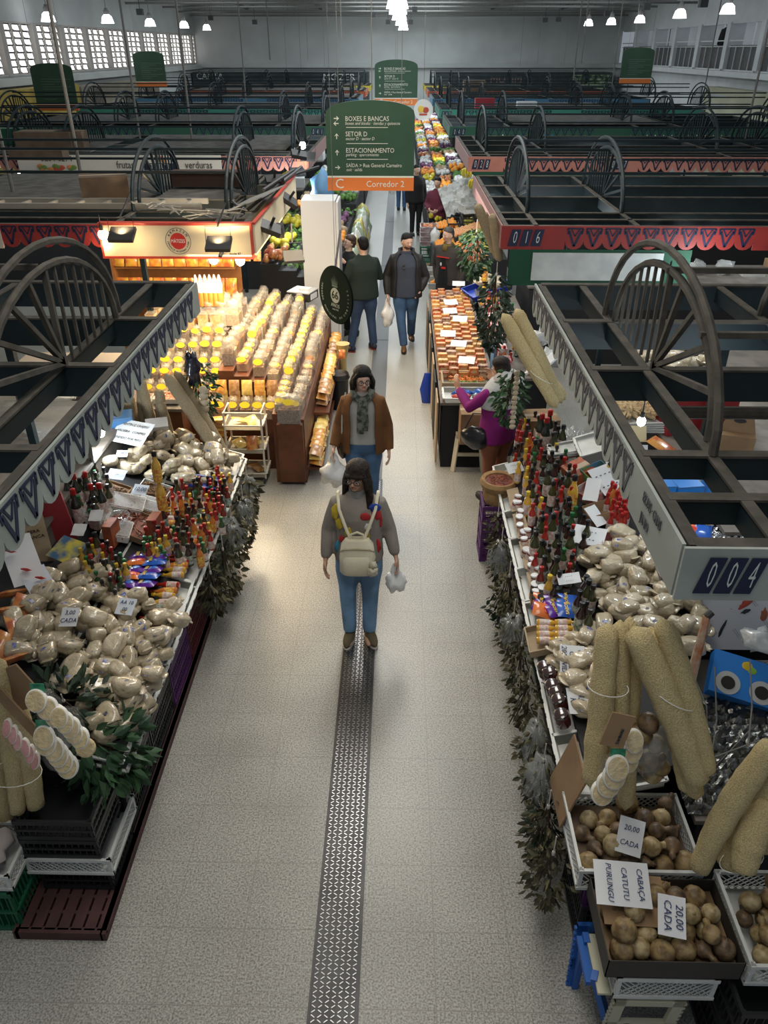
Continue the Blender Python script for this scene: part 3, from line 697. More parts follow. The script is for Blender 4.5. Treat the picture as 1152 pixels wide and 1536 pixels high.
def put_bottle(k, loc, where, group, rz=None, lie=None, s=1):
    rot = (0,0,rr(0,6.28) if rz is None else rz)
    if lie is not None: rot = (0, PI/2, lie)
    BOT[k].put(loc, rot, s*rr(.95,1.08), BDESC[k]+' '+where, group)
def make_jar(kind, body, lid, lab, r=.032, h=.085):
    root = empty(kind, (0,0,0), 'x', 'jar')
    new('jar_body', B().lathe([(r*.9,0),(r,.008),(r,h*.75),(r*.85,h*.85)], 14), body, root, smooth=True)
    new('lid', B().lathe([(r*.95,h*.82),(r*.97,h*.84),(r*.97,h*.98),(r*.9,h)], 14), lid, root, smooth=True)
    if lab: new('label', B().lathe([(r*1.02,h*.2),(r*1.02,h*.65)], 14), lab, root, smooth=True)
    return Proto(root)
JW = make_jar('sauce_jar', M('jar_red', (.20,.05,.03), .15, coat=1), mcw, mlabw); JD = make_jar('sauce_jar', M('jar_amber', (.28,.10,.02), .12, coat=1), mcb, None, .03, .075)
JJ = make_jar('jelly_jar', M('jelly_dark', (.06,.008,.006), .08, coat=1), M('cap_smoke', (.05,.03,.03), .15, coat=1), None, .045, .10)
def packet(w=.11, d=.15, mi=0):
    b = B(); n = 6
    vs = []
    for s in (1, -1):
        for i in range(n+1):
            for j in range(n+1):
                u = i/n*2-1; v = j/n*2-1; t = (1-u**4)*(1-v**4)*.022
                vs.append((u*w/2, v*d/2, .024+s*t+.003*mnoise.noise(Vector((u*3,v*3,s)))))
    fs = []
    for s in (0, 1):
        o = s*(n+1)**2
        for i in range(n):
            for j in range(n):
                a = o+i*(n+1)+j; q = (a, a+n+1, a+n+2, a+1); fs.append(q if s == 0 else q[::-1])
    return b.add(vs, fs)
def make_packet(mats_, txt=None, w=.11, d=.15, col=None, flash=None):
    root = empty('snack_packet', (0,0,0), 'x', 'snack packet')
    new('packet', packet(w, d), mats_, root, smooth=True, sharp=0)
    if flash: b = B(); lump(b, (0,-d*.12,.044), (w*.3,d*.2,.006), .2, 4, 10, 6); new('picture', b, flash, root, smooth=True)
    if txt: text('lettering', txt, w*.28, col or MATS['cap_yellow'], root, (0,d*.14,.050), rot=(0,0,.1), ext=.0005, bold=.001)
    return Proto(root)
mpur = M('pack_purple', (.10,.02,.28), .3, coat=.5); mblue_ = M('pack_blue', (.02,.10,.45), .3, coat=.5); moran = M('pack_orange', (.65,.16,.03), .3, coat=.5)
SN = [make_packet(mpur, 'SABOR', flash=M('flash_blue', (.03,.16,.55), .3, coat=.5)), make_packet(mblue_, 'SABOR'), make_packet(moran, None, flash=M('flash_red', (.6,.05,.03), .3)), make_packet(mpur, 'SABOR', flash=MATS['flash_red'])]
# woven / lattice crates
def crate(w, d, h, style=0, t=.012, rim=.02):
    b = B(); b.box((-w/2,-d/2,0),(w/2,d/2,.008))
    for x in (-w/2, w/2-rim):
        for y in (-d/2, d/2-rim): b.box((x,y,0),(x+rim,y+rim,h))
    for z0, z1 in ((h-.03,h),(0,.03),(h*.5-.008,h*.5+.008)) if style != 2 else ((h-.02,h),(0,.02)):
        b.box((-w/2-.004,-d/2-.004,z0),(w/2+.004,-d/2+t,z1)); b.box((-w/2-.004,d/2-t,z0),(w/2+.004,d/2+.004,z1))
        b.box((-w/2-.004,-d/2,z0),(-w/2+t,d/2,z1)); b.box((w/2-t,-d/2,z0),(w/2+.004,d/2,z1))
    def side(p, q, inset):
        p = Vector(p); q = Vector(q); L = (q-p).length; n = max(4, int(L/(.034 if style != 1 else .028)))
        for i in range(n+1):
            a = p+(q-p)*i/n
            if style == 2:    # diagonal lattice
                for s in (1, -1):
                    e = p+(q-p)*min(1, max(0, (i+s*h/(L/n)*.9)/n)); hh = abs((e-a).length)/.9
                    b.bar(a+Vector((0,0,.01)), e+Vector((0,0,min(h-.01,.01+hh))), .005, .004)
            else: b.bar(a, a+Vector((0,0,h-.01)), .009, .006)
        if style == 1:
            for zz in [h*j/7 for j in range(1, 7)]: b.bar(p+Vector((0,0,zz)), q+Vector((0,0,zz)), .006, .008)
    e = .006
    side((-w/2,-d/2+e,0),(w/2,-d/2+e,0),0); side((-w/2,d/2-e,0),(w/2,d/2-e,0),0); side((-w/2+e,-d/2,0),(-w/2+e,d/2,0),0); side((w/2-e,-d/2,0),(w/2-e,d/2,0),0)
    return b
mcblack = M('crate_black', (.012,.013,.015), .4, spec=.6); mcpur = M('crate_purple', (.085,.02,.12), .5); mcwht = M('crate_white', (.58,.59,.57), .5, var=.06, scale=6); mcgrn = MATS['crate_green']
mcred = M('crate_dull_red', (.10,.015,.02), .5)
CR = {}
def put_crate(key, w, d, h, mat, loc, rz, label, style=0, group=None):
    if key not in CR:
        o = new('crate', crate(w, d, h, style), mat); tag(o, label, 'crate', group); CR[key] = Proto(o)
        return CR[key].put(loc, (0,0,rz), None, label, group)
    return CR[key].put(loc, (0,0,rz), None, label, group)
mtray = M('tray_white', (.60,.61,.58), .4, var=.08, scale=6, spec=.6)
def tray(w, d, h=.07, t=.006):
    b = B(); b.box((-w/2,-d/2,0),(w/2,d/2,t))
    for s in (-1, 1):
        b.add([(s*(w/2),-d/2,0),(s*(w/2+.015),-d/2-.01,h),(s*(w/2+.015),d/2+.01,h),(s*(w/2),d/2,0)], [(0,1,2,3),(3,2,1,0)])
        b.add([(-w/2,s*(d/2),0),(-w/2-.015,s*(d/2+.01),h),(w/2+.015,s*(d/2+.01),h),(w/2,s*(d/2),0)], [(0,1,2,3),(3,2,1,0)])
        b.box((min(s*(w/2+.01),s*(w/2+.03)),-d/2-.02,h-.006),(max(s*(w/2+.01),s*(w/2+.03)),d/2+.02,h+.006))
        b.box((-w/2-.02,min(s*(d/2+.01),s*(d/2+.025)),h-.006),(w/2+.02,max(s*(d/2+.01),s*(d/2+.025)),h+.006))
    for y in (-d*.3, 0, d*.3):   # scalloped grip lugs on the rim
        for s in (-1, 1): b.cbox((s*(w/2+.027),y,h-.012),(.014,d*.2,.03))
    return b
# leafy bundles
def leaves(n, rad, L, size, seed=0, droop=1.0, up=False, mats=None):
    r2 = random.Random(seed); b = B()
    for i in range(9):
        a = r2.random()*6.28; e = (math.cos(a)*rad*r2.random(), math.sin(a)*rad*r2.random(), -L*r2.uniform(.6,1))
        b.tube([(0,0,0),(e[0]*.4,e[1]*.4,e[2]*.5),e], .004, 4, 1)
    for i in range(n):
        t = r2.random()**.8; a = r2.random()*6.28; q = rad*math.sin(PI*min(1,.15+t*.8))*r2.uniform(.3,1)
        c = Vector((math.cos(a)*q, math.sin(a)*q, -L*t)); d = Vector((math.cos(a)+r2.uniform(-.6,.6), math.sin(a)+r2.uniform(-.6,.6), r2.uniform(-1.8,.3)*droop)).normalized()
        s = size*r2.uniform(.6,1.2); x = d.cross(Vector((r2.uniform(-1,1),r2.uniform(-1,1),r2.uniform(-1,1)))).normalized(); nn = d.cross(x)
        w = s*.24
        b.add([c, c+d*s*.35+x*w+nn*w*.3, c+d*s*.7+x*w*.75+nn*w*.1, c+d*s, c+d*s*.7-x*w*.75+nn*w*.1, c+d*s*.35-x*w+nn*w*.3, c+d*s*.5-nn*w*.2], [(0,1,6),(1,2,6),(2,3,6),(3,4,6),(4,5,6),(5,0,6)], i % 2 and 2)
    return b
mld = [M('leaf_dry', (.05,.05,.025), .7), M('twig', (.05,.035,.02), .8), M('leaf_dry2', (.115,.10,.05), .7)]
mlg = [M('leaf_green', (.02,.055,.022), .5), MATS['twig'], M('leaf_green2', (.035,.09,.035), .5)]
mlk = [M('leaf_dark', (.012,.028,.014), .5), MATS['twig'], M('leaf_dark2', (.025,.05,.025), .5)]
def herb_bundle(loc, n, rad, L, size, mats, seed, label, bagged=False, rot=(0,0,0)):
    root = empty('herb_bundle', loc, label, 'herb bundle', rot=rot)
    new('leaves', leaves(n, rad, L, size, seed), mats, root)
    new('string', B().tube([(0,0,.12),(0,0,-.02)], .004, 5).lathe([(.008,-.03),(.01,-.015),(.008,0)], 8), M('string', (.5,.48,.42), .8), root)
    if bagged:
        b = B(); lump(b, (0,0,-L*.42), (rad*.85,rad*.8,L*.36), .22, 5, 16, 10, seed=seed)
        new('plastic_bag', b, M('bag_film', (.42,.44,.43), .18, alpha=.38, coat=1, bump=1, bscale=14), root, smooth=True, sharp=0)
    return root
# loofah gourds
mluf = M('loofah', (.46,.36,.17), .85, col2=(.66,.54,.30), scale=170, bump=1, bscale=160)
mlufd = M('loofah_dull', (.26,.20,.12), .9, col2=(.38,.31,.20), scale=150, bump=1, bscale=150)
def loofah(p, q, r, bend=(0,0,0), seed=0, name='loofah', mat=None, label='', group=None):
    p = Vector(p); q = Vector(q); L = (q-p).length; n = 22; bd = Vector(bend); pts = []; rs = []
    for i in range(n+1):
        t = i/n; c = p.lerp(q, t)-p+bd*math.sin(PI*t)
        pts.append(c); e = min(1, (t/.05)**.5, ((1-t)/.04)**.5)
        rs.append(max(.004, r*e*(.78+.32*math.sin(PI*(.15+.8*t)))*(1+.10*mnoise.noise(Vector((t*9,seed,0))))))
    b = B(); b.tube(pts, rs, 14)
    b.v = [tuple(Vector(v)+Vector((mnoise.noise(Vector(v)*30),mnoise.noise(Vector(v)*30+Vector((9,9,9))),0))*.006) for v in b.v]
    return tag(new(name, b, mat or mluf, loc=tuple(p), smooth=True, sharp=0), label, 'loofah', group)
def tie(c, rx, ry, label='white string tied round a bundle of loofahs', rot=(0,0,0)):
    pts = [(rx*math.cos(2*PI*i/20), ry*math.sin(2*PI*i/20), 0) for i in range(21)]
    return tag(new('string', B().tube(pts, .0025, 5), M('string_white', (.7,.69,.62), .7), loc=c, rot=rot), label, 'string')
# price cards
mpaper = M('paper', (.68,.69,.70), .8); mpaperb = M('paper_blueish', (.56,.60,.66), .8); mpen = M('pen_ink', (.03,.04,.12), .8)
def card(loc, w, d, lines, label, rz=0, tilt=(0,0), name='price_card', size=None, mat=None, ink=None):
    root = empty(name, loc, label, 'paper sign', rot=(tilt[0],tilt[1],rz))
    b = B(); n = 5; vs = []
    for i in range(n+1):
        for j in range(n+1): vs.append(((i/n-.5)*w, (j/n-.5)*d, .006*mnoise.noise(Vector((i*.6+loc[0],j*.6+loc[1],0)))))
    fs = [(i*(n+1)+j,(i+1)*(n+1)+j,(i+1)*(n+1)+j+1,i*(n+1)+j+1) for i in range(n) for j in range(n)]
    b.add(vs, fs); b.add([(x,y,z-.0012) for x,y,z in vs], [f[::-1] for f in fs])
    new('sheet', b, mat or mpaper, root, smooth=True)
    sz = size or d/(len(lines)+.5)*.8
    for i, s in enumerate(lines): text('handwriting', s, sz, ink or mpen, root, (0, d/2-(i+.7)*d/(len(lines)+.4), .006), rot=(0,0,0), ext=.0006, sx=.9, shear=.15)
    return root
# loofah sponge discs sealed in a hanging strip
mdisc = M('sponge_disc', (.58,.46,.26), .8, var=.12, scale=30, bump=.8, bscale=60); mrim = M('sponge_rim', (.82,.80,.74), .6)
mpink = M('sponge_pink', (.55,.28,.27), .8, var=.1, scale=30)
def disc_strip(loc, n, step, w, h, label, tilt=.4, mat=None, rot=(0,0,0), card_=True, seed=0):
    root = empty('sponge_pack', loc, label, 'sponge pack', rot=rot); r2 = random.Random(seed)
    for i in range(n):
        o = Vector((step[0]*i+r2.uniform(-.008,.008), step[1]*i, step[2]*i))
        T = Matrix.Translation(o) @ Matrix.Rotation(PI/2-tilt, 4, 'X') @ Matrix.Rotation(r2.uniform(-.2,.2), 4, 'Z') @ Matrix.Diagonal((w,h,1,1))
        b = B(); b.lathe([(.92,0),(1,.004),(1,.016),(.93,.022)], 24, 1, T); b.lathe([(.88,.018),(.86,.026),(.5,.028)], 24, 0, T)
        new('sponge_disc', b, [mat or mdisc, mrim], root, smooth=True)
    if card_: new('card_header', B().cbox((0,-.0,h*.95),(w*1.3,.004,.06)), M('header_green', (.01,.10,.06), .4, col2=(.03,.25,.12), scale=30), root, rot=(-.3,0,0))
    o = Vector(step)*(n-1)/2
    b = B(); lump(b, tuple(o), (w*1.18,.055+abs(step[1])*(n-1)/2+.01,h+abs(step[2])*(n-1)/2), .12, 4, 16, 10, seed=seed)
    new('wrapper', b, M('wrap_film', (.8,.82,.8), .12, alpha=.06, coat=1, bump=1, bscale=16), root, smooth=True, sharp=0)
    return root
# gourds
mgo = [M('gourd_a', (.13,.08,.035), .45, col2=(.34,.24,.11), scale=22, bump=.3, detail=6), M('gourd_b', (.07,.045,.028), .45, col2=(.20,.13,.07), scale=20, bump=.3, detail=6), M('gourd_c', (.22,.15,.06), .45, col2=(.45,.36,.20), scale=26, bump=.2, detail=6)]
def gourd(neck, r, mat, seed):
    b = B(); prof = [(.25*r,-.95*r),(.62*r,-.8*r),(.92*r,-.4*r),(r,0),(.9*r,.42*r),(.62*r,.75*r)]
    if neck: prof += [(.40*r,1.0*r),(.36*r,1.2*r),(.42*r,1.45*r),(.36*r,1.68*r),(.12*r,1.8*r),(.05*r,1.95*r)]
    else: prof += [(.3*r,.92*r),(.06*r,.98*r),(.05*r,1.1*r)]
    b.lathe(prof, 16)
    b.v = [tuple(Vector(v)*(1+.10*mnoise.noise(Vector(v)*14+Vector((seed,0,0))))) for v in b.v]
    return Proto(tag(new('gourd', b, mat, smooth=True, sharp=0), 'x', 'gourd'))
GO = [gourd(1,.048,mgo[0],1), gourd(0,.052,mgo[1],2), gourd(0,.046,mgo[2],3), gourd(1,.042,mgo[1],4), gourd(0,.056,mgo[0],5), gourd(1,.05,mgo[2],6)]
GD = ['round-bellied necked gourd of mottled tan', 'dark brown round gourd', 'pale tan round gourd', 'small dark necked gourd', 'large tan and brown round gourd', 'pale necked gourd']
def put_gourds(x0, x1, y0, y1, z, n, where, group, seed, layers=2):
    r2 = random.Random(seed); k = 0
    step = .092; ys = y0+.05
    for L in range(layers):
        y = y0+.05+L*.04; j = 0
        while y < y1-.04:
            x = x0+.05+(j % 2)*.045+L*.03
            while x < x1-.04:
                i = r2.randrange(6)
                if L == 0 or r2.random() < .55:
                    neck = i in (0,3,5)
                    GO[i].put((x+r2.uniform(-.012,.012), y+r2.uniform(-.012,.012), z+.05+L*.075), (r2.uniform(.9,1.9) if neck else r2.uniform(-1,1), r2.uniform(-.4,.4), r2.uniform(0,6.28)), r2.uniform(.88,1.08), GD[i]+' '+where, group)
                    k += 1
                x += step
            y += step*.92; j += 1
# ------------------------------------------------------------------ nearest stall on the left
mdk = M('stall_dark', (.018,.018,.02), .7); mwoodd = M('pallet_wood', (.10,.07,.055), .8, var=.2, scale=10)
def slope_table(x0, x1, y0, y1, zf, label, side):
    """legs, sloping top board and shelf of a display table"""
    root = empty('display_table', ((x0+x1)/2, (y0+y1)/2, 0), label, 'display table')
    n = 8; b = B(); xs = [x0+(x1-x0)*i/n for i in range(n+1)]
    for a, c in zip(xs[:-1], xs[1:]):
        za, zc = zf(a)-.05, zf(c)-.05
        b.add([(a,y0,za-.03),(c,y0,zc-.03),(c,y1,zc-.03),(a,y1,za-.03),(a,y0,za),(c,y0,zc),(c,y1,zc),(a,y1,za)], [(0,3,2,1),(4,5,6,7),(0,1,5,4),(1,2,6,5),(2,3,7,6),(3,0,4,7)])
    new('table_top', b, mdk, root, world=True)
    for x in (x0+.06, x1-.06):
        for y in (y0+.06, (y0+y1)/2, y1-.06): new('leg', B().box((x-.025,y-.025,0),(x+.025,y+.025,zf(x)-.08)), mdk, root, world=True)
    new('shelf', B().box((x0+.03,y0+.03,.25),(x1-.03,y1-.03,.28)), mdk, root, world=True)
    return root
slope_table(-3.1, -1.62, 2.95, 6.75, zl, 'dark sloping display table of the nearest left stall', -1)
# pallet on the floor and crates under the edge
b = B()
for i in range(7): b.box((-2.06+i*.073,2.40,.045),(-2.0+i*.073,5.2,.065))
for i in range(30): b.box((-2.07,2.40+i*.095,.03),(-1.59,2.42+i*.095,.06))
b.box((-2.07,2.38,0),(-1.59,2.41,.065)); b.box((-1.60,2.38,0),(-1.57,5.2,.065)); b.box((-2.08,2.38,0),(-2.05,5.2,.065))
tag(new('floor_pallet', b, M('pallet_maroon', (.07,.03,.028), .7, var=.2, scale=6)), 'long dark maroon slatted pallet under the left crates', 'pallet')
cl = [('black',mcblack,'black'),('black',mcblack,'black'),('purple',mcpur,'purple'),('red',mcred,'dark red'),('black',mcblack,'black'),('green2',M('crate_dark_teal',(.01,.04,.04),.5),'dark teal'),('black',mcblack,'black')]
for i, (k, m, c) in enumerate(cl):
    for lv in range(2):
        put_crate('L'+k, .38, .50, .33, m, (-1.80, 3.28+i*.52, .067+lv*.335), 0, '%s lattice crate stacked under the left display, %s from the front, %s' % (c, ['first','second','third','fourth','fifth','sixth','seventh'][i], 'lower' if lv == 0 else 'upper'), 1)
# two stepped rows of white trays along the aisle edge
tr = Proto(tag(new('tray', tray(.52,.40), mtray), 'x', 'tray'))
for i in range(9):
    for lv in (0, 1):
        tr.put((-1.79-.02*lv, 3.15+i*.425+rr(-.01,.01), .735+lv*.055-.0), (0,R(16),rr(-.02,.02)), None, 'white plastic tray at the aisle edge of the left stall, %s layer, %s from the front' % (('lower','upper')[lv], ['first','second','third','fourth','fifth','sixth','seventh','eighth','last'][i]))
SL = R(16.7)
W1 = 'heaped at the front of the left stall'
# bags of flour
poly = [(20,890),(95,865),(140,855),(185,905),(262,915),(275,955),(232,1040),(185,1130),(150,1130),(120,1040),(60,1010),(20,990)]
for lay, (dx, dy) in enumerate([(.15,.125),(.16,.14),(.2,.18)]):
    for p in fill(poly, zl, dx, dy, .3, yr=(2.9,5.4)):
        if lay == 2 and rnd.random() < .5: continue
        BAGS[rnd.randrange(7)].put(p+Vector((0,0,-.01+lay*.055)), (rr(-.3,.3), SL+rr(-.3,.3), rr(0,6.28)), rr(.85,1.1), 'beige flour bag, front of left stall', 'flour bags at the front of the left stall')
poly = [(150,715),(205,668),(235,652),(290,665),(350,690),(345,722),(305,742),(270,738),(235,722),(195,712)]
for lay, (dx, dy) in enumerate([(.16,.15),(.17,.16),(.2,.2)]):
    for p in fill(poly, zl, dx, dy, .3, yr=(5,7.2)):
        if lay == 2 and rnd.random() < .4: continue
        BAGS[rnd.randrange(7)].put(p+Vector((0,0,-.01+lay*.06)), (rr(-.3,.3), SL+rr(-.3,.3), rr(0,6.28)), rr(.85,1.1), 'pale flour bag, far end of left stall', 'flour bags at the far end of the left stall')
G = 'sauce bottles on the left stall'
# standing sauces
for poly, kinds, dx, where in [
    ([(258,790),(262,730),(300,735),(345,750),(335,800),(300,850),(265,850)], ['red','red','red2','dark','orange','dark','yel','green','dark2','red2'], .080, 'amid left stall'),
    ([(120,845),(150,830),(190,850),(200,905),(175,915),(130,880)], ['dark','dark','yel','red2','dark2','green'], .07, 'behind front flour, left stall'),
    ([(215,825),(235,800),(262,815),(258,850),(225,855)], ['dark','yel','red2','green'], .068, 'beside snacks, left stall'),
    ([(105,790),(110,735),(130,705),(165,735),(175,780),(140,800)], ['dark2','wine','dark','dark2','green'], .085, 'back of left stall'),
    ([(310,745),(330,720),(350,735),(335,770),(318,775)], ['red2','dark','red','yel'], .062, 'far corner, left stall')]:
    for p in fill(poly, zl, dx, dx*.95, .34, yr=(3,7)): put_bottle(rnd.choice(kinds), p-Vector((0,0,.02)), where, G)
# little bottles lying side by side in the edge trays
for i in range(26):
    y = 4.02+i*.064
    if abs((y-4.5) % .64) < .04: continue
    for q in range(2):
        put_bottle(['yel','red','yel','orange','red2'][(i*3+q) % 5], (-1.57-.20*q, y+rr(-.006,.006), .875+.05*q), 'lying in left edge trays', 'bottles lying in the edge trays', lie=PI+rr(-.12,.12))
# the tall stack of yellow bottles
p = onplane(248,790,(-1.5,0,.82),(.3,0,1)); z0 = zl(p.x)-.02
put_bottle('dark', (p.x,p.y,z0), 'at the foot of the tall yellow tower', G, s=1.2)
BOT['ylab'].put((p.x-.0,p.y+.02,z0+.17), (0,0,0), 1.1, 'tall yellow sauce bottle in the tower on the left stall', G)
BOT['ylab'].put((p.x-.0,p.y+.02,z0+.42), (0,0,0), 1.0, 'yellow sauce bottle with black cap at the top of the tower on the left stall', G)
# snack packets
p = onplane(215,868,(-1.5,0,.82),(.3,0,1))
for i in range(5):
    for q in range(2):
        SN[(i*2+q) % 4 if not q else (1 if i % 2 else 0)].put((p.x-.08+.13*q, p.y-.12+i*.085, zl(p.x)+.01+.01*(i%2)), (rr(-.15,.15), SL, PI/2+rr(-.15,.15)), rr(1,1.15), 'shiny purple and blue snack packet in a tray on the left stall', 'snack packets on the left stall')
# dried pepper trays
mchil = M('dried_chilli', (.12,.02,.012), .5, col2=(.28,.07,.03), scale=30); mdherb = M('dried_herb', (.10,.05,.025), .8, col2=(.2,.11,.05), scale=40)
def bits(w, d, n, L, seed, z=.03, curl=.3):
    r2 = random.Random(seed); b = B()
    for i in range(n):
        c = Vector((r2.uniform(-w/2,w/2), r2.uniform(-d/2,d/2), z+r2.uniform(0,.02))); a = r2.random()*6.28; dd = Vector((math.cos(a),math.sin(a),r2.uniform(-.3,.3)))*L/2; nn = Vector((-dd.y,dd.x,dd.z))*curl
        b.tube([c-dd,c+nn,c+dd], [L*.05,L*.11,L*.02], 5)
    return b
def food_tray(loc, w, d, n, L, mat, label, seed, lid=False, tm=None, rot=(0,0,0)):
    root = empty('food_tray', loc, label, 'tray', rot=rot)
    b = B(); b.box((-w/2,-d/2,0),(w/2,d/2,.004))
    for s in (-1,1):
        b.box((min(s*w/2,s*(w/2+.006)),-d/2,0),(max(s*w/2,s*(w/2+.006)),d/2,.05)); b.box((-w/2,min(s*d/2,s*(d/2+.006)),0),(w/2,max(s*d/2,s*(d/2+.006)),.05))
    new('tray_body', b, tm or mtray, root)
    f = new('contents', bits(w*.9, d*.9, n, L, seed), mat, root, smooth=True); f['kind'] = 'stuff'
    new('bed', B().box((-w*.48,-d*.48,.004),(w*.48,d*.48,.028)), mat, root)
    if lid: new('film', B().box((-w/2,-d/2,.055),(w/2,d/2,.058)), M('lid_film', (.75,.78,.78), .1, alpha=.3, coat=1), root)
    return root
for i, (px,py,w,d,m,lb,ld_) in enumerate([(163,745,.22,.36,mdherb,'long tray of dark dried herbs with a white note',0),(228,742,.24,.28,mdherb,'white tray of dried green and brown herbs at the centre',0),(190,760,.26,.22,mchil,'open clear tray of dried peppers',1),
        (225,748+12,.20,.20,mchil,'clear lidded box of small red peppers',1),(200,790,.28,.30,mchil,'cardboard tray of dried red chillies',0),(175,800,.2,.22,mchil,'tray of dark chillies beside the tall boxes',1),(212,775,.2,.16,mdherb,'small tray of brown dried pods',0),(145,770,.2,.3,mchil,'film wrapped tray of chillies at the back',1)]):
    q = onplane(px,py,(-1.5,0,.82),(.3,0,1)); food_tray((q.x,q.y,zl(q.x)-.02+.012*(i%3)), w, d, 60, .06, m, lb+' on the left stall', i, ld_, mcard if 'cardboard' in lb or 'long' in lb else None, (0,SL,rr(-.2,.2)))
q = onplane(180,790,(-1.5,0,.82),(.3,0,1))
root = empty('chilli_bowl', (q.x,q.y,zl(q.x)+.05), 'round clear tub of small dried chillies on the left stall', 'bowl')
new('tub', B().lathe([(.06,0),(.085,.05),(.09,.05),(.066,-.004)], 20), mplastic, root, smooth=True); f = new('contents', bits(.1,.1,70,.03,5,.02), mchil, root, smooth=True); f['kind'] = 'stuff'
# boxes, leaflets and notes at the back
def box_thing(name, loc, w, d, h, mat, label, rz=0, cat='box', lid=None, txt=None, tmat=None, tz=0, tx=0, tilt=(0,0), tface='front', size=.04):
    root = empty(name, loc, label, cat, rot=(tilt[0],tilt[1],rz))
    b = B(); b.box((-w/2,-d/2,0),(w/2,d/2,h)); new('body', b, mat, root)
    e = B(); e.box((-w/2-.002,-d/2-.002,h*.93),(w/2+.002,d/2+.002,h*.945)); new('lid_seam', e, lid or mcardd, root)
    for i, s in enumerate(txt or []):
        if tface == 'front': text('lettering', s, size, tmat or mink, root, (tx,-d/2-.002,h*.6-i*size*1.3+tz))
        elif tface == 'right': text('lettering', s, size, tmat or mink, root, (w/2+.002,tx,h*.6-i*size*1.3+tz), rot=(PI/2,0,PI/2))
        else: text('lettering', s, size, tmat or mink, root, (tx,-i*size*1.3+tz,h+.002), rot=(0,0,0))
    return root
q = onplane(80,835,(-1.5,0,.82),(.3,0,1))
mwine = M('wine_box_wood', (.42,.32,.20), .7, var=.1, scale=10)
box_thing('wine_box', (q.x-.12,q.y+.05,zl(q.x)-.05), .17, .17, .46, mwine, 'tall pale wooden wine box standing at the back of the left stall', .5, txt=['PERA','MANCA'], size=.035, tmat=M('brand_brown', (.08,.04,.03), .7))
box_thing('gift_box', (q.x-.05,q.y+.32,zl(q.x)-.05), .18, .1, .44, M('box_red', (.30,.03,.04), .5), 'tall dark red box standing beside the wooden wine box', .45, tilt=(.1,-.1))
q = onplane(45,880,(-1.5,0,.82),(.3,0,1))
card((q.x,q.y,zl(q.x)+.22), .20, .34, [], 'printed leaflet with red leaves propped at the back of the left stall', .7, (.75,.1), 'leaflet')
card((q.x+.10,q.y-.06,zl(q.x)+.10), .18, .20, [], 'white leaflet with a red leaf leaning lower beside the first', .9, (.6,.2), 'leaflet', mat=mpaperb)
for i, (dx_, dz_) in enumerate([(-.03,.30),(.05,.17),(.14,.12)]):
    b = B(); lump(b, (0,0,0), (.03,.006,.03), .5, 5, 10, 6); tag(new('red_leaf_print', b, mred, loc=(q.x+dx_,q.y-.05-.02*i,zl(q.x)+dz_+.02), rot=(.7,0,0), smooth=True), 'small red leaf emblem on the leaflets, %s' % ['topmost','middle','lowest'][i], 'leaf emblem')
mpou = M('pouch_orange', (.45,.10,.04), .3, col2=(.65,.30,.08), scale=14, coat=.6)
pq = Proto(tag(new('pouch', packet(.15,.2), mpou, smooth=True, sharp=0), 'x', 'pouch'))
for i, (px,py) in enumerate([(20,905),(12,935),(38,925),(30,960),(8,985),(20,1010)]):
    q = onplane(px,py,(-1.5,0,.82),(.3,0,1)); pq.put((q.x,q.y,zl(q.x)+.05+.02*(i%2)), (.4,SL+.3,rr(0,3)), 1, 'glossy orange and red food pouch at the back left of the stall', 'orange pouches')
cn = [(112,955,.11,.13,['3,00','CADA'],'white price card reading 3,00 CADA on the flour bags'),(195,938,.12,.12,['AA 10','00'],'small handwritten card on the flour bags near the aisle'),(188,705,.10,.07,['CHIMI'],'small blue-white card before the far flour bags'),
      (180,722+15,.16,.10,['—'],'pale card on the long herb tray'),(215,760,.13,.10,['10,00'],'pale card tucked in the pepper trays'),(150,800,.10,.10,[],'blank white card above the chillies'),(125,822,.10,.10,[],'blank white card on the box edge')]
for px,py,w,d,l,lb in cn:
    q = onplane(px,py,(-1.5,0,.82),(.3,0,1)); card((q.x,q.y,zl(q.x)+.16), w, d, l, lb, rr(-.4,.1), (.45,.0), mat=mpaper if 'white' in lb else mpaperb)
q = onplane(203,682,(-1.5,0,.82),(.3,0,1))
card((q.x,q.y,zl(q.x)+.22), .36, .26, ['MENTRUZ CRAJIRU','AROEIRA · CONFREI','VENDIDO POR PESO'], 'large printed notice lying on the far flour bags', -.35, (.45,.0), 'notice', size=.036, ink=mink)
root = empty('name_board', tuple(aty(133,682,5.6)), 'upright wooden board lettered MENDEZ in pale letters', 'sign', rot=(0,R(8),R(-50)))
b = B(); b.prism([(-.045,-.13),(.045,-.13),(.045,.09),(.02,.13),(-.02,.13),(-.045,.09)], .02); new('board', b, M('board_grey', (.10,.10,.10), .5), root); text('lettering', 'MENDEZ', .05, M('pale_gold', (.5,.42,.28), .5), root, (0,-.003,-.01), rot=(PI/2,R(90),0))
new('stand', B().bar((0,.01,-.13),(0,.01,-.35), .02), mdark, root)
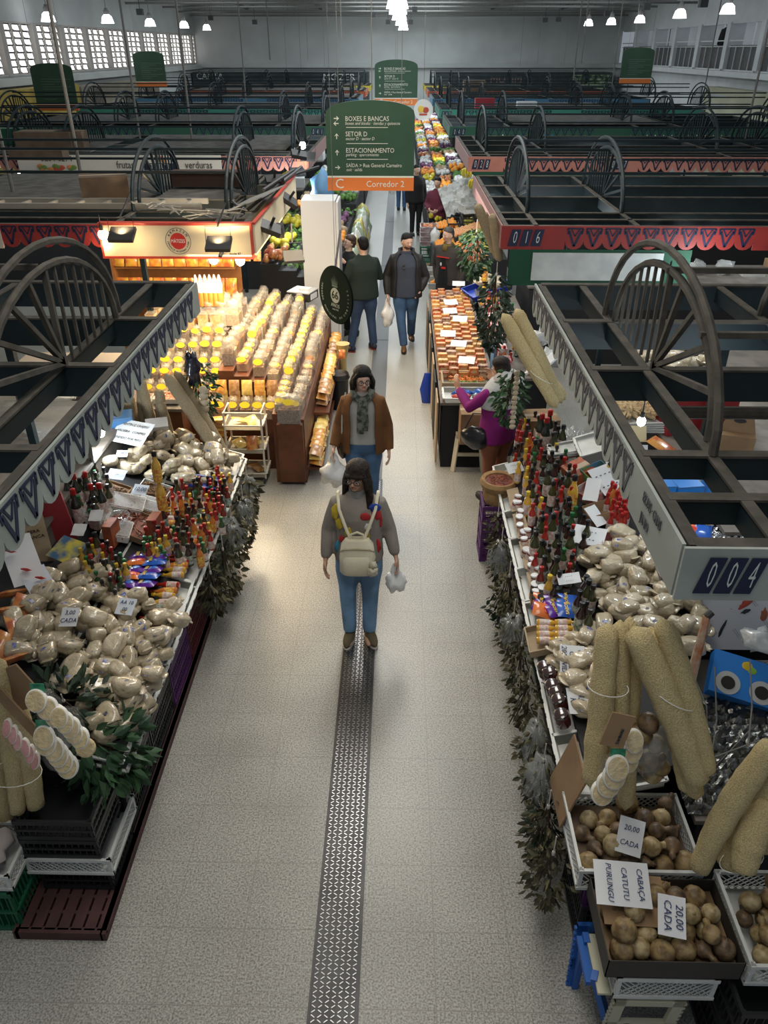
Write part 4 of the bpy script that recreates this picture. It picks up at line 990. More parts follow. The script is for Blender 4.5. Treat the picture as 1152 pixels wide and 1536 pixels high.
# the work lamp of the stall
mbulb = M('bulb_glow', (1,1,1), .3, emit=(.9,.97,1), estr=22); mbulbw = M('bulb_glow_warm', (1,1,1), .3, emit=(1,.80,.5), estr=18)
def bulb(loc, label, e=25, col=COOL, warm=False, lit=True, length=1.0, r=.04):
    root = empty('light_bulb', loc, label, 'lamp')
    new('bulb', B().ell((0,0,0),(r,r,r*1.2),12,8), mbulbw if warm else mbulb, root, smooth=True)
    new('socket', B().lathe([(r*.5,r*.9),(r*.5,r*2.2)], 8), mdark, root); new('cord', B().tube([(0,0,r*2),(0,0,length)], .005, 5), mdark, root)
    if lit: light('POINT', (loc[0],loc[1],loc[2]-.09), e, (1,.72,.40) if warm else col, .05)
    return root
p = aty(150,648,5.7); bulb(tuple(p), 'small glowing lamp at the back of the left stall by the notice', 14, COOL, length=.5)
box_thing('carton', tuple(aty(185,655,6.35)), .22, .2, .22, M('carton_blue', (.03,.14,.32), .5), 'blue carton standing behind the notice on the left stall', .3)
b = B(); b.box((-.1,-.06,0),(.1,.06,.05)); tag(new('napkin_box', b, mpaper, loc=(q.x+.12,q.y+.35,zl(q.x)+.12), rot=(.4,0,.3)), 'small white box leaning on the blue carton', 'box')
# orange cartons between the bottles
for px,py,lb in [(235,800,'orange striped carton by the chilli tray'),(170,810,'tall orange striped carton behind the dark bottles')]:
    q = onplane(px,py,(-1.5,0,.82),(.3,0,1)); box_thing('carton', (q.x,q.y,zl(q.x)-.03), .07, .14, .19, M('carton_stripe', (.42,.10,.03), .6, col2=(.25,.07,.04), scale=20), lb+' on the left stall', -.1)
q = onplane(105,842,(-1.5,0,.82),(.3,0,1)); card((q.x,q.y,zl(q.x)+.1), .22, .2, [], 'yellow edged magazine lying by the dark bottles', -.4, (.3,.1), 'magazine', mat=M('magazine', (.06,.14,.25), .5, col2=(.6,.5,.08), scale=10))
# blue edged white tray in the far flour bags
q = onplane(305,738,(-1.5,0,.82),(.3,0,1)); tag(new('tray', tray(.2,.12,.05), M('tray_blue', (.02,.05,.35), .4), loc=(q.x,q.y,zl(q.x)+.06), rot=(.2,SL,.3)), 'small blue and white tray among the far flour bags', 'tray')
# loofahs standing at the far end of the left stall
for i, (px,py,h) in enumerate([(208,640,.42),(222,655,.36),(236,650,.38),(250,660,.34),(262,665,.32),(214,610,.40),(243,625,.36),(228,620,.42),(198,620,.45),(256,640,.34)]):
    p = aty(px,py+18,6.75-.02*i); loofah(p-Vector((0,0,.08)), p+Vector((rr(-.08,.03),.1,h)), .047, (0,0,0), i, mat=mlufd, label='short dull loofah standing in the cluster at the far end of the left stall', group='standing loofahs')
for i, (a, c, yy) in enumerate([((248,560),(345,705),6.7),((262,556),(350,700),6.8),((275,590),(330,700),6.75)]):
    loofah(aty(a[0],a[1],yy), aty(c[0],c[1],yy-.25), .055-.006*i, (0,0,0), 20+i, mat=mlufd, label=['long dull loofah hanging aslant behind the left stall, front one','long dull loofah hanging aslant behind the left stall, outer one','shorter loofah between the two long ones behind the left stall'][i])
p = aty(295,545,6.9); herb_bundle(tuple(p), 260, .17, .62, .075, mlg, 3, 'dark green leaf bundle hanging at the far corner of the left canopy')
b = B(); lump(b, (0,0,-.12), (.07,.07,.16), .35, 6, 14, 9, seed=4); tag(new('plastic_bag', b, M('black_bag', (.015,.015,.03), .2, coat=1, bump=1, bscale=14), loc=tuple(p+Vector((-.02,-.1,.12))), smooth=True, sharp=0), 'bunched black plastic bag hanging over the leaf bundle', 'bag')
def braid(p, q, n, r, label):
    root = empty('slice_string', tuple(p), label, 'string of dried slices'); p = Vector(p); q = Vector(q)
    for i in range(n):
        c = (q-p)*i/(n-1); b = B(); lump(b, tuple(c), (r,r*.5,r*.9), .2, 3, 10, 7, seed=i, T=None); new('slice', b, M('dried_slice', (.45,.38,.27), .7, var=.1, scale=20), root, smooth=True, sharp=0)
    return root
braid(aty(305,585,6.7), aty(308,650,6.7), 8, .045, 'hanging string of pale dried slices at the far end of the left stall')
# dried herb bundles hung along the aisle edge
for i, (x,y,z,rad,L,bg,mt) in enumerate([(-1.42,6.35,.78,.10,.42,True,mld),(-1.40,6.0,.74,.11,.46,True,mld),(-1.43,5.62,.76,.13,.48,True,mld),(-1.42,5.2,.72,.14,.50,False,mld),(-1.46,4.9,.70,.12,.42,False,mld)]):
    herb_bundle((x,y,z), 170, rad, L, .075, mt, 10+i, 'dried herb bundle %shanging on the aisle side of the left stall, %s from the far end' % ('in a clear bag ' if bg else '', ['first','second','third','fourth','last'][i]), bg)
# front corner: leafy branches, crates and loofah goods
herb_bundle(tuple(atz(95,1050,1.15)), 380, .26, .55, .10, mlk, 31, 'dark leafy branches tucked between flour bags and front crates', rot=(.5,.3,0))
herb_bundle(tuple(atz(130,1110,.95)), 360, .24, .42, .11, mlg, 32, 'fresh green leafy branches lying over the black crates', rot=(.4,-.3,0))
put_crate('B1', .42, .34, .15, mcblack, (-1.83,2.80,.52), 0, 'black lattice crate topmost of the front left stack', 0)
put_crate('B1', .42, .34, .15, mcblack, (-1.83,2.80,.365), 0, 'black lattice crate second from the top of the front left stack', 0)
put_crate('W1', .48, .44, .13, mcwht, (-1.81,2.84,.232), 0, 'white lattice crate in the front left stack', 2)
put_crate('B2', .40, .36, .16, mcblack, (-1.80,2.82,.067), 0, 'black crate at the bottom of the front left stack on the pallet', 0)
new('label_sticker', B().box((-2.0,2.615,.25),(-1.68,2.617,.31)), M('sticker', (.7,.7,.68), .5, col2=(.6,.08,.06), scale=14), bpy.data.objects.get('crate')) if False else None
put_crate('G1', .5, .34, .33, mcgrn, (-2.30,2.60,0), 0, 'green crate on the floor at the left frame edge', 0)
put_crate('W3', .5, .34, .12, mcwht, (-2.29,2.62,.335), 0, 'white lattice crate on top of the green crate at the left', 2)
b = B(); lump(b, (0,0,.05), (.2,.14,.06), .4, 5, 14, 8, seed=3); tag(new('cloth', b, M('cloth_pinkish', (.45,.40,.38), .8), loc=(-2.28,2.6,.40), smooth=True, sharp=0), 'crumpled pale cloth in the white crate at the left edge', 'cloth')
# hanging loofah goods over the corner
for i, (a, c, r) in enumerate([((-6,985),(28,1225),.045),((10,1010),(55,1215),.052),((30,1060),(55,1200),.040),((-20,1050),(10,1240),.05)]):
    yy = 2.75+.04*i; loofah(aty(a[0],a[1],yy), aty(c[0],c[1],yy-.05), r, (.01,0,0), 40+i, label=['thin pale loofah hanging at the left frame edge','thick pale loofah hanging beside the cardboard strip at left','short pale loofah behind the cardboard strip at left','cut off pale loofah at the very left edge'][i])
tie(tuple(aty(22,1160,2.7)), .14, .09, 'white string round the loofahs at the left frame edge')
p = aty(38,1080,2.68); T = Matrix.Rotation(R(-24), 4, 'Y')
tag(new('cardboard_strip', B().box((-.03,-.01,-.24),(.03,.0,.22), 0, T), mcard, loc=tuple(p)), 'narrow brown cardboard strip hanging among the loofahs at left', 'cardboard')
tag(new('cardboard_sheet', B().box((-.10,-.01,-.13),(.08,.0,.13), 0, T), mcard, loc=tuple(aty(30,1030,2.75))), 'brown cardboard sheet behind the sponge strips at left', 'cardboard')
disc_strip(tuple(aty(58,1050,2.65)), 3, (.035,-.004,-.045), .052, .058, 'pale loofah sponge discs in film, upper left strip', .5, seed=1)
disc_strip(tuple(aty(66,1105,2.60)), 6, (.018,-.004,-.036), .052, .062, 'pale loofah sponge discs in film, long left strip', .5, seed=2)
disc_strip(tuple(aty(92,1075,2.62)), 5, (.020,-.004,-.030), .045, .055, 'pale loofah sponge discs in film, strip nearest the branches', .5, seed=3, card_=False)
tag(new('sponge_disc', B().lathe([(.045,0),(.05,.005),(.05,.02),(.045,.024)], 20, 0, Matrix.Rotation(1.1,4,'X')), [mdisc], loc=tuple(aty(130,1120,2.66)), smooth=True), 'single pale oval sponge disc over the green branches', 'sponge')
disc_strip(tuple(aty(14,1090,2.66)), 6, (.018,-.003,-.042), .022, .05, 'pink loofah sponge discs in film at the left edge', .4, mpink, seed=4, card_=False)
# ------------------------------------------------------------------ nearest stall on the right
slope_table(1.06, 1.52, 2.85, 3.9, zr, 'front part of the dark sloping display table at right', 1)
slope_table(1.06, 2.15, 3.95, 6.7, zr, 'dark sloping display table of the nearest right stall', 1)
PR = ((.95,0,.82), (-.3,0,1))
onr = lambda px, py: onplane(px, py, *PR)
RS_ = -SL
for i in range(9):
    tr.put((1.20, 3.0+i*.425+rr(-.01,.01), .755), (0,-R(16),rr(-.02,.02)), (.95,1,1), 'white plastic tray at the aisle edge of the right stall, %s from the front' % ['first','second','third','fourth','fifth','sixth','seventh','eighth','last'][i])
wp = Proto(tag(new('board', B().box((-.05,-.19,0),(.05,.19,.008)), M('board_wood', (.33,.25,.16), .7, var=.1, scale=8)), 'x', 'board'))
for i in range(5): wp.put((1.02, 4.12+i*.42, .85), (0,-R(16),0), None, 'thin wooden board laid in the edge trays of the right stall, %s from the front' % ['first','second','third','fourth','last'][i])
for i in range(7):
    for lv in range(2):
        put_crate('L'+['black','black','black','green2','black','purple','black'][i], .38, .50, .33, None, (1.28, 3.1+i*.53, .005+lv*.335), 0, 'dark lattice crate under the right display, %s from the front, %s' % (['first','second','third','fourth','fifth','sixth','seventh'][i], 'lower' if lv == 0 else 'upper'), 1)
G = 'sauce bottles on the right stall'
for poly, kinds, dx, where in [
    ([(785,645),(830,640),(850,700),(870,760),(880,830),(855,900),(835,930),(800,900),(790,830),(780,745)], ['red','dark','dark2','dark','red2','dark','green','dark','red','red2','yel','dark2','dark'], .104, 'amid right stall'),
    ([(765,690),(775,655),(790,650),(795,700),(790,740),(765,730)], ['red','dark','red2','yel'], .09, 'far corner tray, right stall'),
    ([(905,770),(915,748),(935,752),(940,800),(910,800)], ['red','red','orange','red'], .058, 'red cluster, right stall'),
    ([(862,920),(876,880),(885,900),(885,960),(870,965)], ['dark2','dark'], .075, 'by flour bags, right stall')]:
    for p in fill(poly, zr, dx, dx*.95, .4, yr=(3,7.4)): put_bottle(rnd.choice(kinds), p-Vector((0,0,.02)), where, G, s=rr(1.0,1.3))
for px,py,k in [(815,660,'wine'),(820,648,'wine'),(808,655,'wine'),(826,668,'dark2'),(856,745,'ylab'),(792,662,'orange'),(797,672,'orange'),(788,668,'yel')]:
    q = onr(px,py+18); put_bottle(k, (q.x,q.y,zr(q.x)+.0), 'far half, right stall', 'tall bottles on the right stall', s=1.15)
BOT['ylab'].put((q.x+.46,onr(870,730).y,zr(1.6)+.02), (.3,.4,0), 1.1, 'leaning yellow sauce bottle with black cap before the white foam tray', 'tall bottles on the right stall')
# white lidded jars in pairs along the edge
for i, (px,py) in enumerate([(775,748),(777,758),(778,768),(779,778),(781,790),(783,800),(787,812),(790,800),(787,828),(793,833),(795,842),(797,850),(806,858),(803,868),(803,880),(813,885),(803,893),(771,757),(793,752),(797,762)]):
    q = onr(px,py+6); JW.put((q.x,q.y,zr(q.x)-.01), (0,RS_*.6,rr(0,6)), rr(.9,1.05), 'white lidded jar, aisle edge of right stall', 'white lidded jars')
for i in range(14):
    q = onr(800+12*(i%5)+rr(-2,2), 880+9*(i//5)+8); JD.put((q.x,q.y,zr(q.x)-.01), (0,0,0), rr(.95,1.1), 'amber jar, black lid, right stall', 'black lidded jars')
for i, (px,py) in enumerate([(828,1020),(832,1040),(842,1062),(846,1085),(820,1012),(838,1050)]):
    q = onr(px,py); JJ.put((q.x,q.y,zr(q.x)-.01), (0,RS_,0), 1, 'dark jelly jar with a dark lid beside the handwritten offer note', 'jelly jars by the note')
for i in range(9):
    q = onr(815+ (i%3)*18, 905+9*(i//3)); SN[[2,0,1,3,0,1,2,3,1][i]].put((q.x,q.y,zr(q.x)+.01+.012*(i//5)), (rr(-.2,.2), RS_, PI/2+rr(-.5,.5)), rr(.95,1.1), 'shiny purple, blue or orange snack packet, right stall', 'snack packets on the right stall')
for i in range(8):
    q = onr(815+(i//4)*28, 940+(i%4)*9); put_bottle('yel', (q.x-.05,q.y,zr(q.x)+.035), 'lying in a wooden tray below the snack packets', 'yellow bottles lying in the tray', lie=rr(-.05,.05), s=.95)
b = B()
for a, c in (((-.16,-.13,0),(.16,-.12,.05)),((-.16,.12,0),(.16,.13,.05)),((-.16,-.12,0),(-.15,.12,.05)),((.15,-.12,0),(.16,.12,.05)),((-.15,-.12,0),(.15,.12,.005))): b.box(a, c)
q = onr(828,955); tag(new('wooden_tray', b, MATS['board_wood'], loc=(q.x,q.y,zr(q.x)-.03), rot=(0,RS_,0)), 'shallow wooden tray holding the lying yellow bottles', 'tray')
W2 = 'on the right stall'
for k, poly in enumerate([[(880,845),(920,815),(975,800),(1010,830),(1040,885),(1050,925),(1020,965),(960,960),(905,930),(880,900)], [(830,970),(870,950),(915,935),(925,980),(900,1060),(870,1075),(835,1030),(826,1000)], [(925,900),(1030,900),(1050,960),(1035,1000),(960,960)]]):
    for lay, (dx, dy) in enumerate([(.155,.13),(.165,.15),(.2,.2)][:3 if k == 0 else 2]):
        for p in fill(poly, zr, dx, dy, .3, yr=(2.6,5.6)):
            if lay == 2 and rnd.random() < .5: continue
            BAGS[rnd.randrange(7)].put(p+Vector((0,0,-.01+lay*.055)), (rr(-.3,.3), RS_+rr(-.3,.3), rr(0,6.28)), rr(.85,1.15), 'white flour bag %s, right stall' % ['behind bottles','by handwritten note','at back'][k], 'flour bags on the right stall')
# cartons, papers, trays behind the bottles
for i, (px,py,w,d,h,rz,lb,op) in enumerate([(905,780,.26,.20,.10,.1,'open brown carton holding red bottles',1),(890,745,.25,.2,.08,.5,'open red and white carton among papers',1),(925,820,.2,.18,.08,-.1,'small open carton in front of the flour bags',1),(905,850,.16,.10,.09,.05,'brown carton beside the flour bags',0),(868,720,.2,.22,.12,.4,'orange striped carton lying behind the yellow bottle',0),(895,725,.2,.17,.13,.3,'open green and blue carton',1)]):
    q = onr(px,py); m = [mcard, M('carton_redwhite', (.50,.05,.05), .6, col2=(.6,.58,.55), scale=9), MATS['carton_redwhite'], mcard, MATS['carton_stripe'], M('carton_green', (.15,.30,.08), .6, col2=(.03,.12,.35), scale=6)][i]
    tag(new('carton', carton(w,d,h,op), [m, mtape], loc=(q.x,q.y,zr(q.x)+.02), rot=(rr(-.1,.1),RS_,rz)), lb+' '+W2, 'box')
for i, (px,py,w,d,rz,lb) in enumerate([(905,740,.20,.26,.5,'printed white sheet leaning on cartons'),(925,725,.18,.24,.1,'printed folded leaflet by the scalloped fascia'),(885,755,.12,.22,-.4,'white sheet curled between bottles'),(880,790+35,.24,.16,-.5,'white card lying before the flour bags'),(770,720,.15,.11,.3,'white price card at the aisle edge'),(850,890,.16,.08,.1,'white slip on the black lidded jars'),(890,890-95,.1,.18,.5,'white strip across the red carton')]):
    q = onr(px,py); card((q.x,q.y,zr(q.x)+.13), w, d, [] if i in (2,6) else (['Ajinomoto','--------','--------'] if i == 99 else ['- - - -','- - - -']), lb+' '+W2, rz, (.5,-.1), 'leaflet' if i < 2 else 'price_card')
q = onr(888,690); tag(new('foam_tray', tray(.26,.20,.03), mtray, loc=(q.x,q.y,zr(q.x)+.15), rot=(.3,RS_,.05)), 'empty white foam tray tilted on the cartons '+W2, 'tray')
for i in range(6):
    q = onr(845,690); tag(new('foam_tray', tray(.24,.16,.02), [mtray, mcard][i == 2], loc=(q.x+.01*(i%2),q.y,zr(q.x)+.02+.018*i), rot=(0,RS_*.5,rr(-.15,.15))), 'white foam tray in the stack at the far side of the right stall, %s from the bottom' % ['first','second','third','fourth','fifth','topmost'][i], 'tray', 'foam tray stack')
q = onr(858,1010); card((q.x-.01,q.y,zr(q.x)+.09), .17, .24, [], 'handwritten offer note OFERTA GELÉIA 2000 VIDRO', -.1, (.5,0), 'price_card')
nt = bpy.data.objects['price_card'] if False else None
def rot_text(root, lines, size, x0, dx): 
    for i, s in enumerate(lines): text('handwriting', s, size, mpen, root, (x0-dx*i,0,.008), rot=(0,0,-PI/2), ext=.0006, shear=.15)
nr = card((q.x-.01,q.y-.001,zr(q.x)+.093), .15, .22, [], 'handwritten jelly offer note with three lines of pen writing', -.1, (.5,0)); rot_text(nr, ['OFERTA','GELÉIA','2000 VIDR'], .045, .045, .048)
bpy.data.objects.remove([o for o in bpy.data.objects if o.get('label') == 'handwritten offer note OFERTA GELÉIA 2000 VIDRO'][0].children[0]); bpy.data.objects.remove([o for o in bpy.data.objects if o.get('label') == 'handwritten offer note OFERTA GELÉIA 2000 VIDRO'][0])
q = onr(865,1062); nr = card((q.x,q.y,zr(q.x)+.06), .12, .17, [], 'handwritten paper with blue marks half hidden by pink film', 0, (.3,0)); rot_text(nr, ['4,00','K'], .05, .02, .05)
disc_strip(tuple(onr(885,1075)+Vector((0,0,.10))), 3, (.01,.01,-.035), .03, .05, 'pink sponge discs in film beside the offer note', .6, mpink, seed=7, card_=False)
# corner: brown cardboard flap, gourds hanging, tall loofah bundles
q = atz(857,1150,.9); tag(new('cardboard_flap', B().box((-.01,-.2,-.25),(0,.12,.12)), mcard, loc=tuple(q), rot=(0,.25,0)), 'upright cardboard flap at the aisle corner of the right stall', 'cardboard')
Lb = [((912,935),(885,1180),2.72,2.50,.052,'long loofah hanging nearest the aisle in the right bundle'),((930,930),(918,1190),2.76,2.52,.046,'long loofah second from the aisle in the right bundle'),((945,925),(938,1215),2.80,2.55,.044,'long loofah partly behind the sponge strips'),
      ((950,940),(1050,1180),2.66,2.42,.062,'thick bright loofah crossing in front, in the aslant bundle'),((975,940),(1045,1200),2.70,2.45,.05,'loofah at the middle of the aslant bundle'),((992,928),(1062,1165),2.68,2.44,.05,'loofah on the outer side of the aslant bundle'),((985,1000),(1030,1190),2.74,2.47,.04,'loofah behind the aslant bundle')]
for i, (a, c, y0, y1, r, lb) in enumerate(Lb): loofah(aty(a[0],a[1],y0), aty(c[0],c[1],y1), r, (.01,0,.01), 60+i, label=lb)
tie(tuple(aty(912,1030,2.62)), .095, .06, rot=(.1,.1,0), label='white string tied round the upright right bundle'); tie(tuple(aty(1012,1045,2.55)), .115, .07, rot=(0,.45,0), label='white string tied round the aslant right bundle')
for i, (a, c, y0, y1, r, lb) in enumerate([((1165,1110),(1045,1310),2.42,2.28,.055,'long loofah at the right edge reaching over the white crate'),((1185,1130),(1090,1305),2.46,2.3,.06,'thick loofah second at the right edge'),((1160,1200),(1115,1310),2.36,2.2,.065,'short thick loofah lowest at the right edge'),((1200,1100),(1140,1280),2.52,2.4,.05,'loofah cut off by the right frame edge')]):
    loofah(aty(a[0],a[1],y0), aty(c[0],c[1],y1), r, (-.03,0,0), 80+i, label=lb)
tie(tuple(aty(1112,1290,2.26)), .10, .06, rot=(0,-.5,0), label='white string round the loofahs at the right edge')
tag(new('cardboard_sheet', B().box((-.055,0,-.09),(.055,.008,.08)), mcard, loc=tuple(aty(927,1095,2.42)), rot=(-.2,.25,0)), 'small brown cardboard label hanging on the right bundle', 'cardboard')
text('lettering', 'TAMBORE', .018, mink, [o for o in bpy.data.objects if o.get('label') == 'small brown cardboard label hanging on the right bundle'][0], (.02,-.002,-.03), rot=(PI/2,-PI/2,0))
disc_strip(tuple(aty(925,1150,2.38)), 4, (-.014,-.003,-.052), .052, .062, 'pale loofah sponge discs in film hanging over the gourd crate', .45, seed=11)
disc_strip(tuple(aty(950,1110,2.47)), 3, (.002,-.003,-.060), .042, .058, 'pale loofah sponge discs in film behind the first right strip', .45, seed=12, card_=False)
for i, (px,py,k) in enumerate([(972,1085,1),(983,1115,2),(962,1100,4),(990,1150,0),(978,1160,5),(970,1140,4)]):
    GO[k].put(tuple(aty(px,py,2.60)), (0,0,i), 1, GD[k]+' hanging in a net between the loofah bundles', 'gourds hanging between the loofahs')
b = B(); lump(b, tuple(aty(978,1125,2.6)), (.08,.07,.16), .1, 4, 14, 10); tag(new('net_bag', b, MATS['bag_film'], smooth=True, sharp=0), 'clear bag round the gourds hanging between the loofah bundles', 'bag')
# crates of gourds on a folding stool
put_crate('W4', .60, .46, .15, mcwht, (1.205,2.55,.64), 0, 'white lattice crate of small gourds at the right stall corner', 2)
tag(new('crate_liner', B().box((-.28,-.21,0),(.28,.21,.06)), mcardd, loc=(1.205,2.55,.65)), 'brown liner in the white gourd crate', 'liner')
put_gourds(.92, 1.49, 2.34, 2.76, .705, 0, 'in the white corner crate', 'gourds in the white corner crate', 5)
for i in range(2): put_crate('L'+['black','purple'][i], .38, .50, .33, None, (1.25,2.62,.0+i*.31), PI/2, 'dark crate under the white gourd crate, '+['lower','upper'][i], 1)
b = carton(.60,.40,.13,True)
root = tag(new('cardboard_box', b, [M('carton_printed', (.045,.04,.035), .6), mcard], loc=(1.25,2.10,.64)), 'dark printed open box full of gourds on the folding stool', 'box')
new('inner_liner', B().box((-.29,-.19,.006),(.29,.19,.05)), mcard, root)
put_gourds(.97, 1.53, 1.92, 2.28, .69, 0, 'in the dark open box', 'gourds in the dark open box', 6)
put_crate('W5', .45, .32, .16, mcwht, (1.24,2.06,.47), 0, 'white lattice crate directly below the dark open box', 2)
put_crate('W4', .60, .46, .15, mcwht, (1.87,2.12,.62), PI/2*0, 'white lattice crate of gourds at the right frame edge', 2)
put_gourds(1.59, 2.15, 1.91, 2.33, .685, 0, 'in the white crate at the frame edge', 'gourds in the edge crate', 7)
for i in range(2): put_crate('B3', .50, .40, .29, mcblack, (1.78,1.98,.005+i*.30), 0, 'black lattice crate under the edge gourd crate, '+['lower','upper'][i], 0)
c1 = card((1.06,2.19,.89), .25, .20, [], 'large sheet handwritten CABAÇA CATUTU PURUNGU', -.08, (.28,0)); rot_text(c1, ['CABAÇA','CATUTU','PURUNGU'], .036, .08, .07)
c2 = card((1.25,2.05,.87), .12, .17, [], 'tilted sheet handwritten 20,00 CADA on the dark open box', -.2, (.4,0)); rot_text(c2, ['20,00','CADA'], .046, .03, .05)
card((1.155,2.43,.905), .12, .17, ['20,00','CADA'], 'white card handwritten 20,00 CADA in the white gourd crate', -.35, (.55,0), size=.036)
tag(new('cardboard_sheet', B().box((-.13,-.12,0),(.17,.12,.005)), mcard, loc=(1.10,2.17,.795), rot=(.1,0,-.05)), 'brown cardboard sheet under the CABAÇA sheet', 'cardboard')
# folding step stool, blue outer frame and cream inner frame
st = empty('folding_stool', (1.15,1.98,0), 'folding step stool with blue and cream frames under the gourd box', 'stool')
mbs = M('stool_blue', (.015,.10,.38), .45); mcs = M('stool_cream', (.50,.48,.36), .5)
def stool_frame(xa, xb, y, za, zb, lean, mat, name, flip=0):
    b = B(); H = zb-za; w = xb-xa
    T = Matrix.Translation((xa,y,za)) @ Matrix.Rotation(lean, 4, 'X')
    b.box((0,-.01,0),(.05,.012,H),0,T); b.box((w-.05,-.01,0),(w,.012,H),0,T); b.box((0,-.01,H*.30),(w,.012,H*.48),0,T); b.box((0,-.01,H-.05),(w,.012,H),0,T)
    for i in range(11):
        b.box((-.012,-.008,i*H/11),(0,.01,i*H/11+.02),0,T); b.box((w,-.008,i*H/11),(w+.012,.01,i*H/11+.02),0,T)
    for cx in (.3,.7): b.lathe([(.028,-.014),(.028,.014)], 14, 1, T @ Matrix.Translation((w*cx,0,H*.39)) @ Matrix.Rotation(PI/2,4,'X'))
    return new(name, b, [mat, mdark], st)
stool_frame(-.12,.20,-.03,0,.45,.10,mcs,'cream_frame'); stool_frame(-.23,.05,.22,0,.47,-.10,mbs,'blue_frame')
b = B(); T = Matrix.Translation((-.20,-.08,.0)) @ Matrix.Rotation(.28, 4, 'Y'); b.box((-.02,0,0),(.02,.30,.47),0,T)
b = B(); b.bar((-.06,-.04,0),(-.20,.02,.47), .05, .03); b.bar((-.20,.22,0),(-.20,.20,.47), .05, .03); b.bar((-.22,-.0,.43),(-.22,.22,.43), .04, .03); new('blue_leg', b, mbs, st)
new('stool_seat', B().box((-.2,-.06,.45),(.26,.22,.465)), mcs, st)
# foil covered shelf, blue punched carton, poster and cables by the right edge
mfoil = M('foil', (.55,.56,.57), .18, metal=1, bump=1, bscale=22); mfoild = M('foil_dark', (.16,.16,.15), .25, metal=.9, bump=1, bscale=16)
def crumple(w, d, n, amp, seed):
    b = B(); vs = []
    for i in range(n+1):
        for j in range(n+1): vs.append(((i/n-.5)*w, (j/n-.5)*d, amp*mnoise.noise(Vector((i*.9,j*.9,seed)))+amp*.5*mnoise.noise(Vector((i*2.3,j*2.3,seed)))))
    return b.add(vs, [(i*(n+1)+j,(i+1)*(n+1)+j,(i+1)*(n+1)+j+1,i*(n+1)+j+1) for i in range(n) for j in range(n)])
tag(new('foil_sheet', crumple(.85,.80,34,.03,1), mfoild, loc=(1.95,3.05,.86), rot=(.12,-.05,0)), 'crumpled dark shiny foil sheet covering the shelf behind the loofahs', 'foil')
tag(new('foil_sheet', crumple(.8,.16,26,.03,2), mfoil, loc=(2.35,3.60,.90), rot=(.5,0,0)), 'bright crumpled foil roll under the pepper poster', 'foil')
counter(1.56,2.9,2.65,3.85,.80, mdk, 'foil covered low shelf behind the gourd crates at right') if False else None
q = Vector((2.16,3.42,.93))
root = empty('punched_carton', tuple(q), 'blue punched carton with round holes printed with yellow flowers', 'box', rot=(.55,.12,-.32))
mcb_ = M('carton_bright_blue', (.02,.18,.55), .5); new('body', B().box((-.30,-.12,0),(.46,.14,.10)), mcb_, root)
T = Matrix.Rotation(PI/2, 4, 'X')
for i in range(3):
    x = -.20+i*.19; T2 = Matrix.Translation((x,-.045,.101))
    new('hole_ring', B().lathe([(.07,0),(.07,.003)], 24, 0, T2).lathe([(.04,.003),(.04,.006)], 20, 1, T2), [M('ring_grey', (.42,.43,.42), .5), M('hole_dark', (.02,.015,.012), .8)], root)
    new('flower_print', B().ell((x+.09,.09,.102),(.032,.028,.003),8,4).ell((x+.12,.07,.102),(.028,.022,.003),8,4,1), [mcy, M('leaf_print', (.2,.4,.06), .5)], root)
po = empty('poster', (2.30,3.9,.96), 'pale pepper poster lettered AJÍES PERUANOS PARA EL MUNDO leaning at right', 'poster', rot=(-.35,0,0))
new('sheet', B().box((-.36,-.01,-.10),(.75,0,.52)), M('poster_white', (.62,.63,.66), .5), po)
new('frame_edge', B().bar((-.37,-.012,-.10),(-.37,-.012,.52), .03), MATS['board_wood'], po)
for i, (x,z,w,h,c,a) in enumerate([(-.16,.36,.035,.04,0,0),(-.11,.33,.028,.036,1,0),(-.06,.22,.06,.02,0,.7),(-.06,.16,.035,.013,1,.4),(.06,.14,.022,.04,2,0),(-.2,.04,.01,.06,1,-.35),(.14,-.02,.04,.03,0,.5),(.13,.02,.04,.025,1,.5),(.5,.25,.05,.03,0,.2)]):
    b = B(); lump(b, (0,0,0), (w,.004,h), .3, 4, 12, 6, seed=i); new('pepper_picture', b, [MATS['pic_red'], M('pic_dark', (.03,.03,.035), .5), M('pic_brown', (.35,.12,.05), .5)][c], po, (x,-.012,z), (0,-a,0), smooth=True)
text('lettering', 'AJÍES PERUANOS', .065, mink, po, (.17,-.013,.40), rot=(PI/2,.9,0), sx=.9); text('lettering', 'PARA EL MUNDO', .035, mink, po, (.08,-.013,.35), rot=(PI/2,.9,0))
for i in range(7): new('caption_lines', B().box((-.02,-.012,0),(.05,-.011,.004)).box((-.02,-.012,.012),(.05,-.011,.016)), M('ink_grey', (.4,.4,.42), .6), po, (-.12+.09*i,0,.02+.07*((i*3)%5)), (0,.9,0))
b = B(); lump(b, (0,0,0), (.10,.08,.06), .5, 5, 12, 8, seed=8); tag(new('plastic_bag', b, mplasticw, loc=tuple(aty(1140,960,3.6)), smooth=True, sharp=0), 'clear wrinkled film lying over the poster corner', 'bag')
tag(new('parasol', B().tube([tuple(aty(1028,1050,3.0)),tuple(aty(1060,925,3.15))], [.03,.018], 8).tube([tuple(aty(1060,925,3.15)),tuple(aty(1068,918,3.16))], .02, 8, 1), [M('rolled_orange', (.45,.14,.05), .5, col2=(.6,.55,.45), scale=12), mdark]), 'rolled orange and white printed tube standing behind the loofahs', 'roll')
